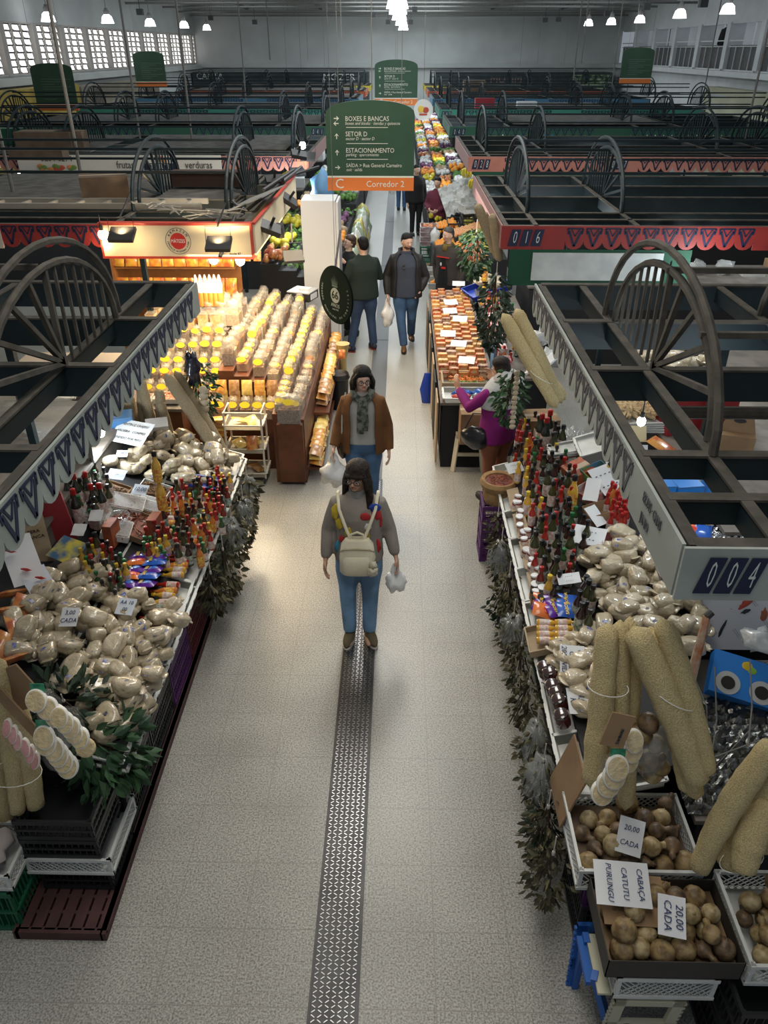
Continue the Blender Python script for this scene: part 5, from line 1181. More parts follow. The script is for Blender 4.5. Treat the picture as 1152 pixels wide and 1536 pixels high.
for i, pts in enumerate([[(1072,1000,3.1),(1075,1080,2.9),(1065,1150,2.7)],[(1125,990,3.1),(1128,1060,2.9),(1122,1120,2.7)],[(1035,1000,3.1),(1060,1060,2.9),(1062,1160,2.75),(1130,1090,2.8)],[(1010,1130,2.8),(1060,1140,2.7),(1140,1110,2.8)]]):
    tag(new('cable', B().tube([tuple(aty(*p)) for p in pts], .004, 5), mpipe), 'loose grey cable hanging over the foil, %s' % ['left one','right one','looping one','lowest one'][i], 'cable')
# herb bundles hanging down the aisle side
for i, (x,y,z,rad,L,bg,mt) in enumerate([(.88,5.75,.74,.10,.36,False,mld),(.86,5.3,.76,.12,.42,True,mld),(.87,4.85,.74,.12,.40,False,mld),(.85,4.4,.72,.12,.44,True,mld),(.86,4.05,.74,.12,.42,False,mld),(.86,3.7,.72,.12,.40,False,mld),(.86,3.35,.72,.12,.42,True,mld),(.85,3.05,.74,.13,.45,True,mld),(.83,2.75,.72,.14,.48,False,mld),(.82,2.5,.68,.15,.42,False,mld),(.86,5.05,.45,.12,.35,False,mlk),(.88,2.95,.45,.12,.35,False,mlk)]):
    herb_bundle((x,y,z), 150, rad, L, .058, mt, 60+i, 'dried herb bundle %son the aisle side of the right stall, %s from the far end' % ('in a clear bag ' if bg else '', ['first','second','third','fourth','fifth','sixth','seventh','eighth','ninth','tenth','a low one third','the lowest'][i]), bg)
# purple crate with sack of beans at the far corner of the right stall
put_crate('P1', .28, .30, .30, mcpur, (.93,6.24,0), 0, 'purple lattice crate on the floor, lower of the stack under the sack', 1); put_crate('P1', .28, .30, .30, mcpur, (.93,6.24,.302), 0, 'purple lattice crate, upper of the stack under the sack', 1)
root = empty('bean_sack', (.93,6.22,.60), 'round rolled sack of red beans on the purple crates', 'sack')
b = B(); b.lathe([(.12,0),(.14,.06),(.13,.12),(.16,.16),(.175,.20),(.16,.235),(.128,.225),(.125,.18)], 20); new('sack_cloth', b, M('sack_tan', (.32,.19,.08), .8, var=.15, scale=14, bump=.5), root, smooth=True)
f = new('beans', bits(.17,.17,160,.022,3,.21), mchil, root, smooth=True); f['kind'] = 'stuff'; new('bean_bed', B().lathe([(.12,.17),(.125,.212)], 18), mchil, root)
# stools and cartons between the two right stalls
def plastic_stool(loc, h, w, mat, label, rz=0):
    root = empty('plastic_stool', loc, label, 'stool', rot=(0,0,rz)); s = w/2
    new('seat', B().box((-s,-s,h-.03),(s,s,h)).box((-s*.98,-s*.98,h-.055),(s*.98,s*.98,h-.03)), mat, root)
    for x in (-1,1):
        for y in (-1,1):
            b = B(); b.bar((x*s*1.15,y*s*1.15,0),(x*s*.85,y*s*.85,h-.03), .055, .02, up=(x,y,0)); new('leg', b, mat, root)
    b = B()
    for x in (-1,1): b.bar((x*s,-s,h*.45),(x*s,s,h*.45), .02, .04); b.bar((-s,x*s,h*.45),(s,x*s,h*.45), .02, .04)
    new('stretcher', b, mat, root)
mst1 = M('stool_plastic', (.55,.50,.38), .5); mst2 = M('stool_white', (.55,.56,.55), .45)
plastic_stool((.81,8.10,0), .46, .30, mst1, 'cream plastic stool under the front corner of the packet counter')
plastic_stool((1.42,7.1,0), .82, .36, mst2, 'tall white plastic stool between the two right stalls', .1)
tag(new('cardboard_box', carton(.32,.3,.26), [mcard, mtape], loc=(1.42,7.1,.822), rot=(0,0,.1)), 'brown cardboard box with red print on the tall white stool', 'box')
text('lettering', 'MARILAN', .05, mred, [o for o in bpy.data.objects if o.get('label') == 'brown cardboard box with red print on the tall white stool'][0], (0,-.152,.15), shear=.2)
b = B()
for i in range(5): lump(b, (rr(-.2,.2),rr(-.15,.2),rr(-.1,.25)), (.12,.1,.14), .5, 5, 12, 8, seed=i)
tag(new('plastic_bag', b, MATS['bag_film'], loc=(1.85,6.9,.6), smooth=True, sharp=0), 'heap of clear and grey plastic bags behind the white stool', 'bag')
for i, (a, c, y0, y1, lb) in enumerate([((762,475),(835,612),6.1,5.9,'long loofah with the lower end nearest the aisle in the aslant trio'),((782,468),(842,605),6.15,5.95,'long loofah topmost in the aslant trio'),((770,500),(848,600),6.3,6.0,'long loofah behind in the aslant trio')]):
    loofah(aty(a[0]-8,a[1]-5,y0), aty(c[0],c[1],y1), .052, (0,0,0), 90+i, label=lb+' over the gap')
tie(tuple(aty(812,565,5.95)), .11, .08, rot=(0,.5,0), label='white string round the aslant loofah trio')
herb_bundle(tuple(aty(770,555,6.5)), 300, .16, .5, .08, mlg, 80, 'green leaf bundle hanging below the aslant loofahs'); braid(aty(776,560,6.3), aty(768,640,6.3), 12, .027, 'twisted string of pale slices hanging by the green leaf bundle')
herb_bundle(tuple(aty(745,410,8.5)), 420, .20, .85, .09, mlk, 81, 'long dark leaf bundle hanging at the red canopy corner'); herb_bundle(tuple(aty(715,345,9.6)), 380, .22, .55, .08, mlg, 82, 'green leaf bundle hanging above the vendor counter')
for i, (a, c, yy) in enumerate([((715,305),(748,388),8.9),((725,318),(742,380),9.0),((738,320),(750,392),8.8)]):
    loofah(aty(a[0],a[1],yy), aty(c[0],c[1],yy), .05, (0,0,0), 95+i, mat=mlufd, label='long dull loofah hanging at the red canopy corner, %s' % ['tallest','middle','outermost'][i])
# what shows through the near right canopy
def counter(x0, x1, y0, y1, h, mat, label):
    root = empty('counter', ((x0+x1)/2,(y0+y1)/2,0), label, 'counter')
    new('counter_body', B().box((x0+.03,y0+.03,0),(x1-.03,y1-.03,h-.03)), mat, root, world=True); new('counter_top', B().box((x0,y0,h-.03),(x1,y1,h)), M('counter_top', (.16,.14,.12), .7, var=.2, scale=5), root, world=True)
    return root
counter(2.3,3.9,4.6,7.0,1.3, mdk, 'tall back counter inside the nearest right stall')
counter(2.5,4.6,7.7,8.45,1.3, mdk, 'counter behind the nearest right stall holding pale bags')
counter(1.56,2.9,2.62,3.86,.78, mdk, 'low shelf behind the gourd crates at the right edge')
A = lambda px, py, z=1.305: tuple(atz(px, py, z))
box_thing('red_chest', A(1010,640), .34, .34, .34, M('chest_red', (.28,.02,.025), .6), 'large dark red box on the back counter of the right stall', .25)
box_thing('red_chest', A(1062,640), .3, .3, .40, MATS['chest_red'], 'second red box behind the large one in the right stall', .1)
root = empty('bottle_carrier', A(1100,672), 'brown cardboard bottle carrier with a handle hole in the right stall', 'carrier', rot=(0,0,-.3))
b = B(); b.box((-.14,-.1,0),(.14,.1,.15)); b.prism([(-.14,.15),(.14,.15),(.10,.30),(-.10,.30)], .01); b.lathe([(.05,-.012),(.05,.001)], 12, 1, Matrix.Translation((0,0,.25)) @ Matrix.Rotation(PI/2,4,'X') @ Matrix.Diagonal((1,.4,1,1))); new('carrier_body', b, [mcard, mdark], root)
q = atz(958,612,1.43); root = empty('straw_broom', tuple(q), 'bundle of tan straw lying on white trays in the right stall', 'straw bundle')
f = new('straw', bits(.30,.22,160,.25,9,0), M('straw', (.45,.33,.18), .8, var=.15, scale=20), root, smooth=True); f['kind'] = 'stuff'; b = B(); lump(b, (0,0,-.04), (.15,.11,.07), .2, 4); new('straw_core', b, MATS['straw'], root, smooth=True)
q = atz(965,640,1.305)
for i in range(5): tag(new('foam_tray', tray(.38,.26,.025), mtray, loc=(q.x,q.y,1.30+.02*i), rot=(0,0,rr(-.1,.1))), 'white foam tray under the straw bundle, %s from the bottom' % ['first','second','third','fourth','top'][i], 'tray', 'trays under the straw')
for i, (px,rz) in enumerate([(985,.1),(1025,.15),(1075,-.1)]): box_thing('carton', A(px,738), .20, .2, .10, mcb_, 'bright blue carton printed with yellow flowers, %s inside the right stall' % ['left one','middle one','right one'][i], rz)
counter(1.75,2.9,4.1,4.55,1.2, mdk, 'narrow shelf under the front right canopy corner')
tag(new('foil_sheet', crumple(.34,.24,20,.04,5), mfoil, loc=A(1092,800,1.26)), 'bright crumpled foil lying inside the right canopy corner', 'foil')
for i in range(4): SN[[2,1,2,1][i]].put(A(1010+14*i,798,1.22+.01*i), (.2,0,rr(-.5,.5)), 1.2, 'yellow and blue snack packet inside the near right canopy corner', 'packets in the canopy corner')
pq.put(A(990,672,1.33), (.3,0,.8), 1.1, 'yellow snack bag by the hanging lamp in the right stall'); SN[2].put(A(992,600,1.5), (.5,0,.4), 1.8, 'large yellow and white pack on the back counter of the right stall')
for i in range(34): BAGS[i % 7].put(A(960+rr(0,105), 500+rr(0,58), 1.34+rr(0,.08)), (rr(-.3,.3),rr(-.3,.3),rr(0,6)), 1.1, 'pale filled bag heaped on the back counter of the right stall', 'bags on the back counter')
card((1.95,5.7,1.25), .24, .34, ['-----','-----','-----'], 'printed sheet clipped up inside the right stall', 0, (1.0,0), 'notice'); card((2.0,6.1,1.35), .3, .14, [], 'pale card shelf label clipped up inside the right stall', 0, (1.0,0), 'notice', mat=MATS['fascia_cream'])
bulb(tuple(aty(962,632,4.55)), 'bare glowing bulb on a cord inside the near right stall', 9, COOL, length=1.0, r=.028)
light('POINT', (2.2,4.6,2.2), 12, COOL, .12); light('POINT', (3.0,6.6,2.2), 22, COOL, .1); light('POINT', (3.2,8.2,2.2), 16, COOL, .1)
b = B(); b.tube([(0,0,0),(.25,.1,.9)], .03, 10); tag(new('steel_tube', b, M('galvanised', (.4,.4,.4), .35, metal=.8), loc=(2.75,4.7,1.75)), 'shiny steel pipe standing aslant inside the right canopy', 'pipe')
tag(new('awning_roller', B().tube([(-.5,0,0),(.9,0,0)], .04, 10), mdust, loc=(2.2,4.38,2.3)), 'dusty roller tube under the second cross beam at right', 'roller')
tag(new('awning_roller', B().tube([(-.6,0,0),(1.2,0,0)], .04, 10), mdust, loc=(2.3,3.12,2.34)), 'dusty roller tube under the front cross beam at right', 'roller')
# what shows through the near left canopy
counter(-4.6,-2.5,4.6,6.7,1.3, M('board_grey_wood', (.15,.13,.11), .8, var=.2, scale=4), 'grey board counter inside the nearest left stall')
tag(new('foam_tray', tray(.26,.18,.03), mtray, loc=A(90,596,1.305), rot=(0,0,.1)), 'white foam tray on the grey board inside the left stall', 'tray')
box_thing('metal_cabinet', (-3.3,7.4,0), 1.1, .5, 1.5, M('cabinet_grey', (.30,.27,.24), .5), 'tan grey metal cabinet standing beyond the left canopy', 0)
tag(new('wooden_board', B().box((-.5,-.15,0),(.4,.15,.02)), MATS['board_wood'], loc=A(115,545,1.31), rot=(0,0,.1)), 'pale wooden board inside the left canopy', 'board')
b = B(); lump(b, (0,0,0), (.6,.5,.08), .3, 4, 18, 9, seed=2); tag(new('tarpaulin', b, MATS['bag_film'], loc=A(30,640,1.32), smooth=True, sharp=0), 'clear plastic sheet lying on the grey board inside the left stall', 'sheet')
# ------------------------------------------------------------------ nut and spice stall on the left
mbrn = M('cabinet_brown', (.13,.045,.02), .45, var=.2, scale=6); macr = M('acrylic', (.80,.82,.80), .08, alpha=.14, coat=1); mfilm = M('bag_film_nut', (.70,.66,.58), .15, alpha=.30, coat=1, bump=1, bscale=20)
mtagy = M('tag_yellow', (.85,.66,.03), .5)
zn = lambda x: .75+.38*max(0, min(1.3, -1.02-x))
root = empty('nut_counter', (-1.6,9.3,0), 'long brown stepped counter of the nut and spice stall', 'counter')
b = B(); xs = [-1.02-.17*i for i in range(7)]
for i in range(6): b.box((xs[i+1],7.62 if i < 2 else 8.22,0),(xs[i],11.3,zn((xs[i]+xs[i+1])/2)-.01+(.0 if i < 2 else 0)))
b.box((-2.06,7.95,0),(-1.36,8.22,.62))
new('counter_body', b, mbrn, root, world=True)
new('end_panel', B().box((-1.31,7.55,.04),(-1.03,7.615,.74)), mbrn, root, world=True); new('plinth', B().box((-1.30,7.58,0),(-1.05,7.62,.04)), mdark, root, world=True)
new('side_ledge', B().box((-1.02,7.7,.12),(-.86,11.2,.15)).box((-1.02,8.6,.40),(-.84,11.2,.43)), mbrn, root, world=True)
nuts = [M('nuts_brown', (.13,.05,.018), .5, col2=(.32,.15,.06), scale=55, bump=1, bscale=70), M('nuts_tan', (.28,.15,.05), .5, col2=(.50,.30,.12), scale=55, bump=1, bscale=70), M('nuts_dark', (.06,.03,.02), .5, col2=(.28,.14,.07), scale=60, bump=1, bscale=70),
        M('nuts_pale', (.42,.30,.16), .5, col2=(.60,.46,.28), scale=50, bump=1, bscale=70), M('nuts_orange', (.42,.14,.02), .5, col2=(.6,.28,.06), scale=50, bump=1, bscale=70)]
def make_bin(mat, w=.125, d=.15, h=.17, tagged=True, film=True):
    root = empty('nut_bin', (0,0,0), 'x', 'bin')
    b = B(); t = .003
    for a, c in (((-w/2,-d/2,0),(w/2,-d/2+t,h)),((-w/2,d/2-t,0),(w/2,d/2,h)),((-w/2,-d/2,0),(-w/2+t,d/2,h)),((w/2-t,-d/2,0),(w/2,d/2,h))): b.box(a, c)
    new('bin_walls', b, macr, root)
    f = new('nuts', B().box((-w*.46,-d*.46,0),(w*.46,d*.46,h*.62)).ell((0,0,h*.60),(w*.42,d*.42,.04),12,8), mat, root, smooth=True, sharp=60); f['kind'] = 'stuff'
    if film:
        b = B(); lump(b, (0,.01,h*1.0), (w*.44,d*.42,.05), .35, 5, 12, 8, seed=3); new('bag_top', b, mfilm, root, smooth=True, sharp=0)
    if tagged:
        T = Matrix.Translation((.0,-d/2-.004,h*.98)) @ Matrix.Rotation(PI/2-.5, 4, 'X') @ Matrix.Diagonal((1,.62,1,1))
        n = 24; pr = [(.052*(1+.08*(i % 2)), 0) for i in range(n)]
        pts = [(p[0]*math.cos(2*PI*i/n), p[0]*math.sin(2*PI*i/n)) for i, p in enumerate(pr)]
        b = B(); b.add([(x,y,0) for x,y in pts]+[(x,y,.003) for x,y in pts], [tuple(range(n-1,-1,-1)), tuple(range(n,2*n))]+[(i,(i+1)%n,(i+1)%n+n,i+n) for i in range(n)], 0, T); new('price_tag', b, mtagy, root)
    return Proto(root)
NB = [make_bin(m) for m in nuts]; NB2 = [make_bin(m, tagged=False) for m in nuts]
ND = ['brown nuts','tan grains','dark seeds','pale cashews','orange snacks']
mch = [M('chips_orange', (.70,.26,.04), .4, col2=(.80,.50,.12), scale=22, coat=.8), M('chips_yellow', (.78,.52,.10), .4, col2=(.85,.68,.25), scale=22, coat=.8), M('chips_brown', (.35,.17,.06), .4, col2=(.55,.32,.14), scale=22, coat=.8)]
cps = [Proto(tag(new('snack_bag', packet(.14,.20), m, smooth=True, sharp=0), 'x', 'snack bag')) for m in mch]
row_ = 0
y = 7.72
while y < 11.2:
    for q in range(6):
        if q > 1 and y < 8.3: continue
        x = -1.105-.17*q; k = (row_//3*2+q*3+(row_ % 2)) % 5
        (NB if q in (1,4) or (row_+q) % 7 == 0 else NB2)[k].put((x+rr(-.008,.008), y+rr(-.012,.012), zn(-1.105-.17*q)), (0,0,rr(-.10,.10)), (1,1,[1.0,.8,1.25,.9][(row_//4+q) % 4]*rr(.92,1.08)), 'bin of %s, nut stall, %s column' % (ND[k], ['first','second','third','fourth','fifth','sixth'][q]), 'nut bins in the long rows')
    y += .178; row_ += 1
for i in range(5): NB[(i*2+1)%5].put((-1.43-.145*i,8.04,.62), (0,0,rr(-.05,.05)), 1.05, 'tagged bin of %s in the step behind the trolley, %s from the aisle' % (ND[(i*2+1)%5], ['first','second','third','fourth','fifth'][i]), 'front nut bins')
for i in range(10): cps[i % 3].put((-1.43-.145*(i%5),8.19,.78+.13*(i//5)), (1.2,0,rr(-.1,.1)), .85, 'snack bag standing against the step of the nut counter, %s' % ('upper row' if i > 4 else 'lower row'), 'snack bags against the step')
for j in range(3):
    tag(new('step_board', B().box((-3.15,8.70+.19*j,.85+.12*j),(-2.08,8.89+.19*j,.88+.12*j)), mbrn), 'brown step board below the upper back shelf, %s' % ['lowest','middle','highest'][j], 'shelf')
    for i in range(7): NB[(i+j*2) % 5 if i % 2 else 3].put((-3.07+.148*i,8.79+.19*j,.88+.12*j), (0,0,rr(-.06,.06)), rr(.9,1.1), 'bin of %s, steps under back shelf of nut stall' % ND[(i+j*2) % 5 if i % 2 else 3], 'bins below the back shelf')
# big front bin of dark seeds above the end panel and front row facing the camera
bb = make_bin(nuts[2], .25, .16, .26, True); bb.put((-1.17,7.64,.745), (0,0,0), None, 'large clear bin of brown seeds over the cabinet end of the nut stall')
counter(-3.0,-2.05,8.0,8.62,.62, mbrn, 'low front counter of the nut stall under the tagged bins')
for j, (yy, zz) in enumerate([(8.08,.62),(8.28,.74),(8.48,.86)]):
    tag(new('step_board', B().box((-2.95,yy-.09,zz-.03),(-2.06,yy+.10,zz)), mbrn), 'brown step board of the front nut counter, %s' % ['lowest','middle','highest'][j], 'shelf')
    for i in range(6): k = (i*2+j) % 5; NB[k].put((-2.86+.15*i,yy,zz), (0,0,rr(-.05,.05)), None, 'tagged bin of %s in the front counter of the nut stall, %s step' % (ND[k], ['lowest','middle','highest'][j]), 'front nut bins')
# jars and packs on the upper back shelf
counter(-3.2,-2.1,9.2,10.6,1.25, mbrn, 'upper back shelf of the nut stall')
mbisc = M('biscuit', (.62,.36,.16), .6, col2=(.72,.52,.30), scale=20)
pk = Proto(tag(new('biscuit_pack', B().box((-.05,-.07,0),(.05,.07,.16)).box((-.052,-.072,.16),(.052,.072,.17),1), [mbisc, mfilm]), 'x', 'pack'))
for i in range(18): pk.put((-3.05+.16*(i%6), 9.3+.24*(i//6), 1.25), (0,0,rr(-.1,.1)), 1.1, 'clear pack of pale biscuits on the upper shelf of the nut stall', 'biscuit packs')
def cone_bottle():
    root = empty('tall_bottle', (0,0,0), 'x', 'bottle')
    new('bottle_body', B().lathe([(.035,0),(.035,.10),(.03,.13)], 12), M('syrup_orange', (.65,.20,.04), .3, coat=.6), root, smooth=True); new('bottle_top', B().lathe([(.03,.13),(.02,.2),(.008,.25)], 12), mcw, root, smooth=True)
    return Proto(root)
cb = cone_bottle()
for i in range(12): q = atz(296+(i%6)*7, 452-8*(i//6), 1.55); cb.put((q.x,q.y,1.5), (0,0,0), 1.25, 'orange bottle with a white cone top on the nut stall shelf', 'orange and white bottles')
box_thing('glass_case', (-2.62,9.75,1.25), .75, .4, .24, macr, 'clear glass case under the orange and white bottles')
for i in range(6): NB2[(i*3)%5].put((-2.0+.15*(i%3)-.35,9.4+.3*(i//3),1.27), (0,0,rr(-.2,.2)), 1.35, 'large clear bag of %s on the back shelf of the nut stall' % ND[(i*3)%5], 'large nut bags')
# wall of packs behind the sign, lit warmly
root = empty('pack_rack', (-3.1,11.0,0), 'warm lit wooden rack of yellow packs behind the cream sign', 'rack')
new('rack_back', B().box((-.9,.3,0),(.8,.34,2.3)), M('rack_wood', (.38,.17,.06), .5, var=.1), root); new('rack_side', B().box((-.92,-.15,0),(-.88,.32,2.3)), MATS['rack_wood'], root)
for zz in (1.2, 1.6, 2.0): new('rack_shelf', B().box((-.88,-.12,zz-.02),(.8,.3,zz)), MATS['rack_wood'], root)
mpy = M('pack_yellow', (.75,.48,.06), .35, col2=(.65,.12,.04), scale=9, coat=.5)
yp = Proto(tag(new('yellow_pack', packet(.16,.24), mpy, smooth=True, sharp=0), 'x', 'pack'))
for i in range(20): yp.put((-3.9+.17*(i%10), 10.9, 1.33+.4*(i//10)), (1.3,0,rr(-.1,.1)), 1, 'yellow and red food pack standing in the rack behind the cream sign', 'yellow packs in the rack')
for i in range(16): pq.put((-2.95+.14*(i%8), 10.92, 1.75+.38*(i//8)), (1.2,0,rr(-.2,.2)), .7, 'small silver and orange pouch in the rack behind the cream sign', 'small pouches in the rack')
# snack bags along the aisle side ledges
for i in range(66):
    j, l = i % 22, i//22
    cps[(i//3) % 3].put((-.93+rr(-.01,.01), 7.78+j*.155, .17+.07*l+(.28 if j > 6 else 0)), (rr(-.15,.15),rr(.1,.3),rr(-.15,.15)), 1, 'orange or brown snack bag, nut stall ledge', 'snack bags on the aisle ledge')
for i in range(10): cps[i % 3].put((-1.98+rr(-.02,.02), 7.72+.0, .17+.06*i), (rr(-.1,.1),rr(-.1,.1),PI/2), .9, 'snack bag in the pile between trolley and cabinet', 'snack bags behind the trolley')
# scale, receipt printer, fridge, sack
root = empty('shop_scale', tuple(atz(455,448,1.02)), 'black and white shop scale on the nut counter', 'scale', rot=(0,0,-.35))
new('scale_body', B().box((-.17,-.16,0),(.17,.16,.12)), mdark, root); new('scale_plate', B().box((-.18,-.17,.12),(.18,.17,.135)), M('scale_top', (.45,.46,.46), .4), root); new('key_pad', B().box((-.05,-.03,.135),(.10,.12,.15)), mpaper, root)
new('receipt_slot', B().box((.171,-.1,.02),(.18,.1,.10)), mpaper, root)
root = empty('fridge', (-1.20,12.0,0), 'tall white fridge standing at the far end of the nut stall', 'fridge')
new('fridge_body', B().box((-.27,0,.05),(.24,.6,2.3)), M('fridge_white', (.66,.68,.70), .35), root); new('fridge_door', B().box((.245,0,.1),(.28,.6,2.28)), MATS['fridge_white'], root); new('door_gap', B().box((.24,.005,.05),(.246,.59,2.3)), mdark, root); new('foot', B().box((-.25,.05,0),(.25,.5,.05)), mdark, root)
root = empty('fabric_sack', tuple(atz(497,405,.55)), 'open white grey fabric sack standing beside the fridge', 'sack')
new('sack_body', B().lathe([(.16,-.55),(.19,-.5),(.2,0),(.215,.12),(.20,.14),(.17,.12),(.16,.05)], 18), M('sack_white', (.46,.47,.47), .8, var=.1, scale=5, bump=.5), root, smooth=True)
root = empty('trash_bin', (-.80,9.75,0), 'black lined bin at the aisle side of the nut stall', 'bin'); b = B(); b.lathe([(.11,0),(.13,.42),(.15,.44),(.13,.5),(.1,.47)], 16); new('bin_body', b, M('bin_black', (.015,.015,.016), .35, bump=.6, bscale=20), root, smooth=True)
tag(new('paper_cone_stand', B().lathe([(.05,0),(.05,.5),(.09,.7),(.10,.72)], 14), M('stand_yellow', (.45,.35,.15), .5), loc=(-.78,10.3,0), smooth=True), 'slim stand with a yellow edged tag at the corner of the nut stall', 'stand')
pq.put((-.78,10.15,.62), (1.2,0,0), .6, 'yellow pouch hanging on the slim stand by the nut stall')
# trolley
root = empty('trolley', (-1.68,7.72,0), 'white three tier trolley before the nut stall', 'trolley')
mtr = M('trolley_white', (.68,.64,.55), .4)
for zz in (.08,.38,.66): new('tier', tray(.38,.28,.06), mtr, root, (0,0,zz))
for x in (-.2,.2): new('side_frame', B().tube([(x,-.14,.07),(x,-.14,.86),(x,.14,.86),(x,.14,.07)], .012, 8), mtr, root)
new('push_handle', B().tube([(-.2,-.14,.86),(.2,-.14,.86)], .012, 8), mtr, root)
for x in (-.18,.18):
    for yy in (-.13,.13): new('castor', B().lathe([(.03,-.01),(.03,.01)], 12, 0, Matrix.Translation((x,yy,.03)) @ Matrix.Rotation(PI/2,4,'Y')), mdark, root)
for i, (x,yy,z,k) in enumerate([(-.08,0,.42,1),(.06,.03,.42,0),(.12,-.03,.45,1),(-.1,.02,.12,2),(.08,0,.12,2),(-.06,0,.70,1),(.08,0,.70,1)]): cps[k].put((-1.68+x,7.72+yy,z), (rr(-.3,.3),rr(-.3,.3),rr(0,3)), .9, 'small snack bag lying on the white trolley, %s' % ['middle tier left','middle tier centre','middle tier right','bottom left','bottom right','top left','top right'][i])
pq.put((-1.60,7.60,.50), (1.2,0,.1), .8, 'red printed pouch hanging over the middle tier of the trolley')
b = B(); b.box((-.09,-.06,0),(.09,.06,.16)); tag(new('foam_box', b, mwhite, loc=(-2.28,7.75,.74), rot=(0,0,.1)), 'white bag shaped block before the tagged bins', 'box')
food_tray((-2.75,7.55,1.0), .26, .2, 60, .06, M('crab_pink', (.60,.22,.14), .5, col2=(.7,.40,.28), scale=30), 'tray of pink dried shrimp near the left canopy corner', 41); food_tray((-2.45,7.60,1.0), .26, .2, 60, .06, MATS['crab_pink'], 'second tray of pink dried shrimp nearer the bins', 42)
counter(-2.95,-2.25,7.4,7.75,.98, mbrn, 'narrow brown shelf under the pink shrimp trays')
# floodlights in front of the sign and the warm lamps of the stall
def flood(loc, label, rz=0, e=0, aim=None):
    root = empty('floodlight', loc, label, 'lamp', rot=(0,0,rz))
    T = Matrix.Rotation(.5, 4, 'X'); new('lamp_housing', B().box((-.13,-.10,-.02),(.13,.10,.02),0,T), mdark, root); new('bracket', B().tube([(-.13,0,0),(-.13,.02,.17),(.13,.02,.17),(.13,0,0)], .004, 5), mdark, root)
    new('lamp_arm', B().tube([(0,.02,.17),(.05,.3,.35)], .01, 6), mdark, root)
    new('lamp_glow', B().box((-.11,-.08,-.024),(.11,.08,-.021),0,T), M('flood_glow', (1,1,1), .3, emit=(1,.72,.38), estr=12), root)
    return root
p1 = aty(183,352,8.25); p2 = aty(328,366,8.25)
flood(tuple(p1), 'black floodlight hanging before the left part of the cream sign'); flood(tuple(p2), 'black floodlight hanging before the right part of the cream sign')
for p in (p1, p2):
    light('SPOT', (p.x,p.y-.02,p.z+.02), 60, WARM, .06, rot=(R(100),0,0), spot=120, blend=.8)
flood(tuple(aty(440,385,10.2)), 'black floodlight over the fridge end of the nut stall', .3)
for px,py,yy,lb in [(320,388,9.0,'left glowing bulb under the cream sign'),(360,390,9.0,'right glowing bulb under the cream sign'),(454,218,14.8,'bright bulb left of the green sign over the vegetable stall')]:
    bulb(tuple(aty(px,py,yy)), lb, 0, lit=False, warm=False, length=.35, r=.055)
light('POINT', tuple(aty(340,400,9.1)), 60, (1,.80,.55), .1)
light('AREA', (-1.7,9.2,2.3), 62, (1,.74,.42), 1.2, 3.0)
light('AREA', (-2.5,8.2,2.25), 26, (1,.70,.36), 1.0, .5, rot=(-.3,0,0))
light('POINT', (-3.2,10.3,2.2), 26, WARM, .1)
bl_ = aty(153,352,8.52); bulb(tuple(bl_), 'round pale lamp at the left end of the cream sign', 5, warm=True, length=.2, r=.042)
pr = aty(400,345,9.4); root = empty('projector', tuple(pr), 'dark cylindrical spotlight at the aisle end of the cream sign', 'lamp'); new('lamp_housing', B().tube([(-.15,0,.05),(.12,-.02,0)], [.05,.07], 12).tube([(.12,-.02,0),(.2,-.02,0)], .085, 14), mdark, root); new('lamp_arm', B().tube([(-.1,0,.05),(-.4,.1,.3)], .02, 6), mdark, root)
# ------------------------------------------------------------------ packet counter on the right
counter(.47,1.15,8.0,12.5,.82, M('cloth_black', (.014,.014,.016), .85), 'black draped counter of snack packets right of the aisle')
for i in range(7): tag(new('wood_slat', B().box((.435,8.05+i*.62,.05),(.452,8.5+i*.62,.80)), MATS['board_wood'] if i % 2 == 0 else mdk, rot=(0,0,0)), 'upright %s panel leaning on the aisle side of the packet counter, %s from the front' % ('wooden' if i % 2 == 0 else 'dark', ['first','second','third','fourth','fifth','sixth','last'][i]), 'panel')
mpk = [M('brick_red', (.30,.03,.02), .45, col2=(.55,.30,.12), scale=26), M('brick_tan', (.55,.33,.10), .45, col2=(.60,.12,.05), scale=26), M('brick_brown', (.16,.04,.03), .45, col2=(.5,.35,.25), scale=26), M('brick_orange', (.62,.22,.04), .45, col2=(.7,.5,.2), scale=26)]
pks = [Proto(tag(new('spice_pack', B().box((-.055,-.035,0),(.055,.035,.09)).box((-.035,-.036,.03),(.035,-.0355,.06),1).box((-.03,-.012,.09),(.03,.012,.0905),1), [m, M('pack_print', (.55,.42,.25), .6)]), 'x', 'pack')) for m in mpk]
PKD = ['red','tan','brown','orange']
y = 8.75; j = 0
while y < 12.35:
    for q in range(5):
        k = (j//3*3+(q//2)) % 4
        pks[k].put((.54+.118*q, y+rr(-.008,.008), .82+(.05 if (j+q) % 2 else 0)), (rr(-.05,.05),0,rr(-.06,.06)), rr(.95,1.05), '%s pack, black draped counter, column %s' % (PKD[k], ['one','two','three','four','five'][q]), 'packs on the draped counter')
    y += .098; j += 1
for i, (px,py) in enumerate([(688,425),(676,453),(675,466),(690,478),(672,500),(688,515),(700,540)]): q = atz(px,py,.98); card(tuple(q), .2, .14, [], 'white price sheet on the packs of the draped counter, %s from the far end' % ['first','second','third','fourth','fifth','sixth','nearest'][i], rr(-.3,.3), (.3,0))
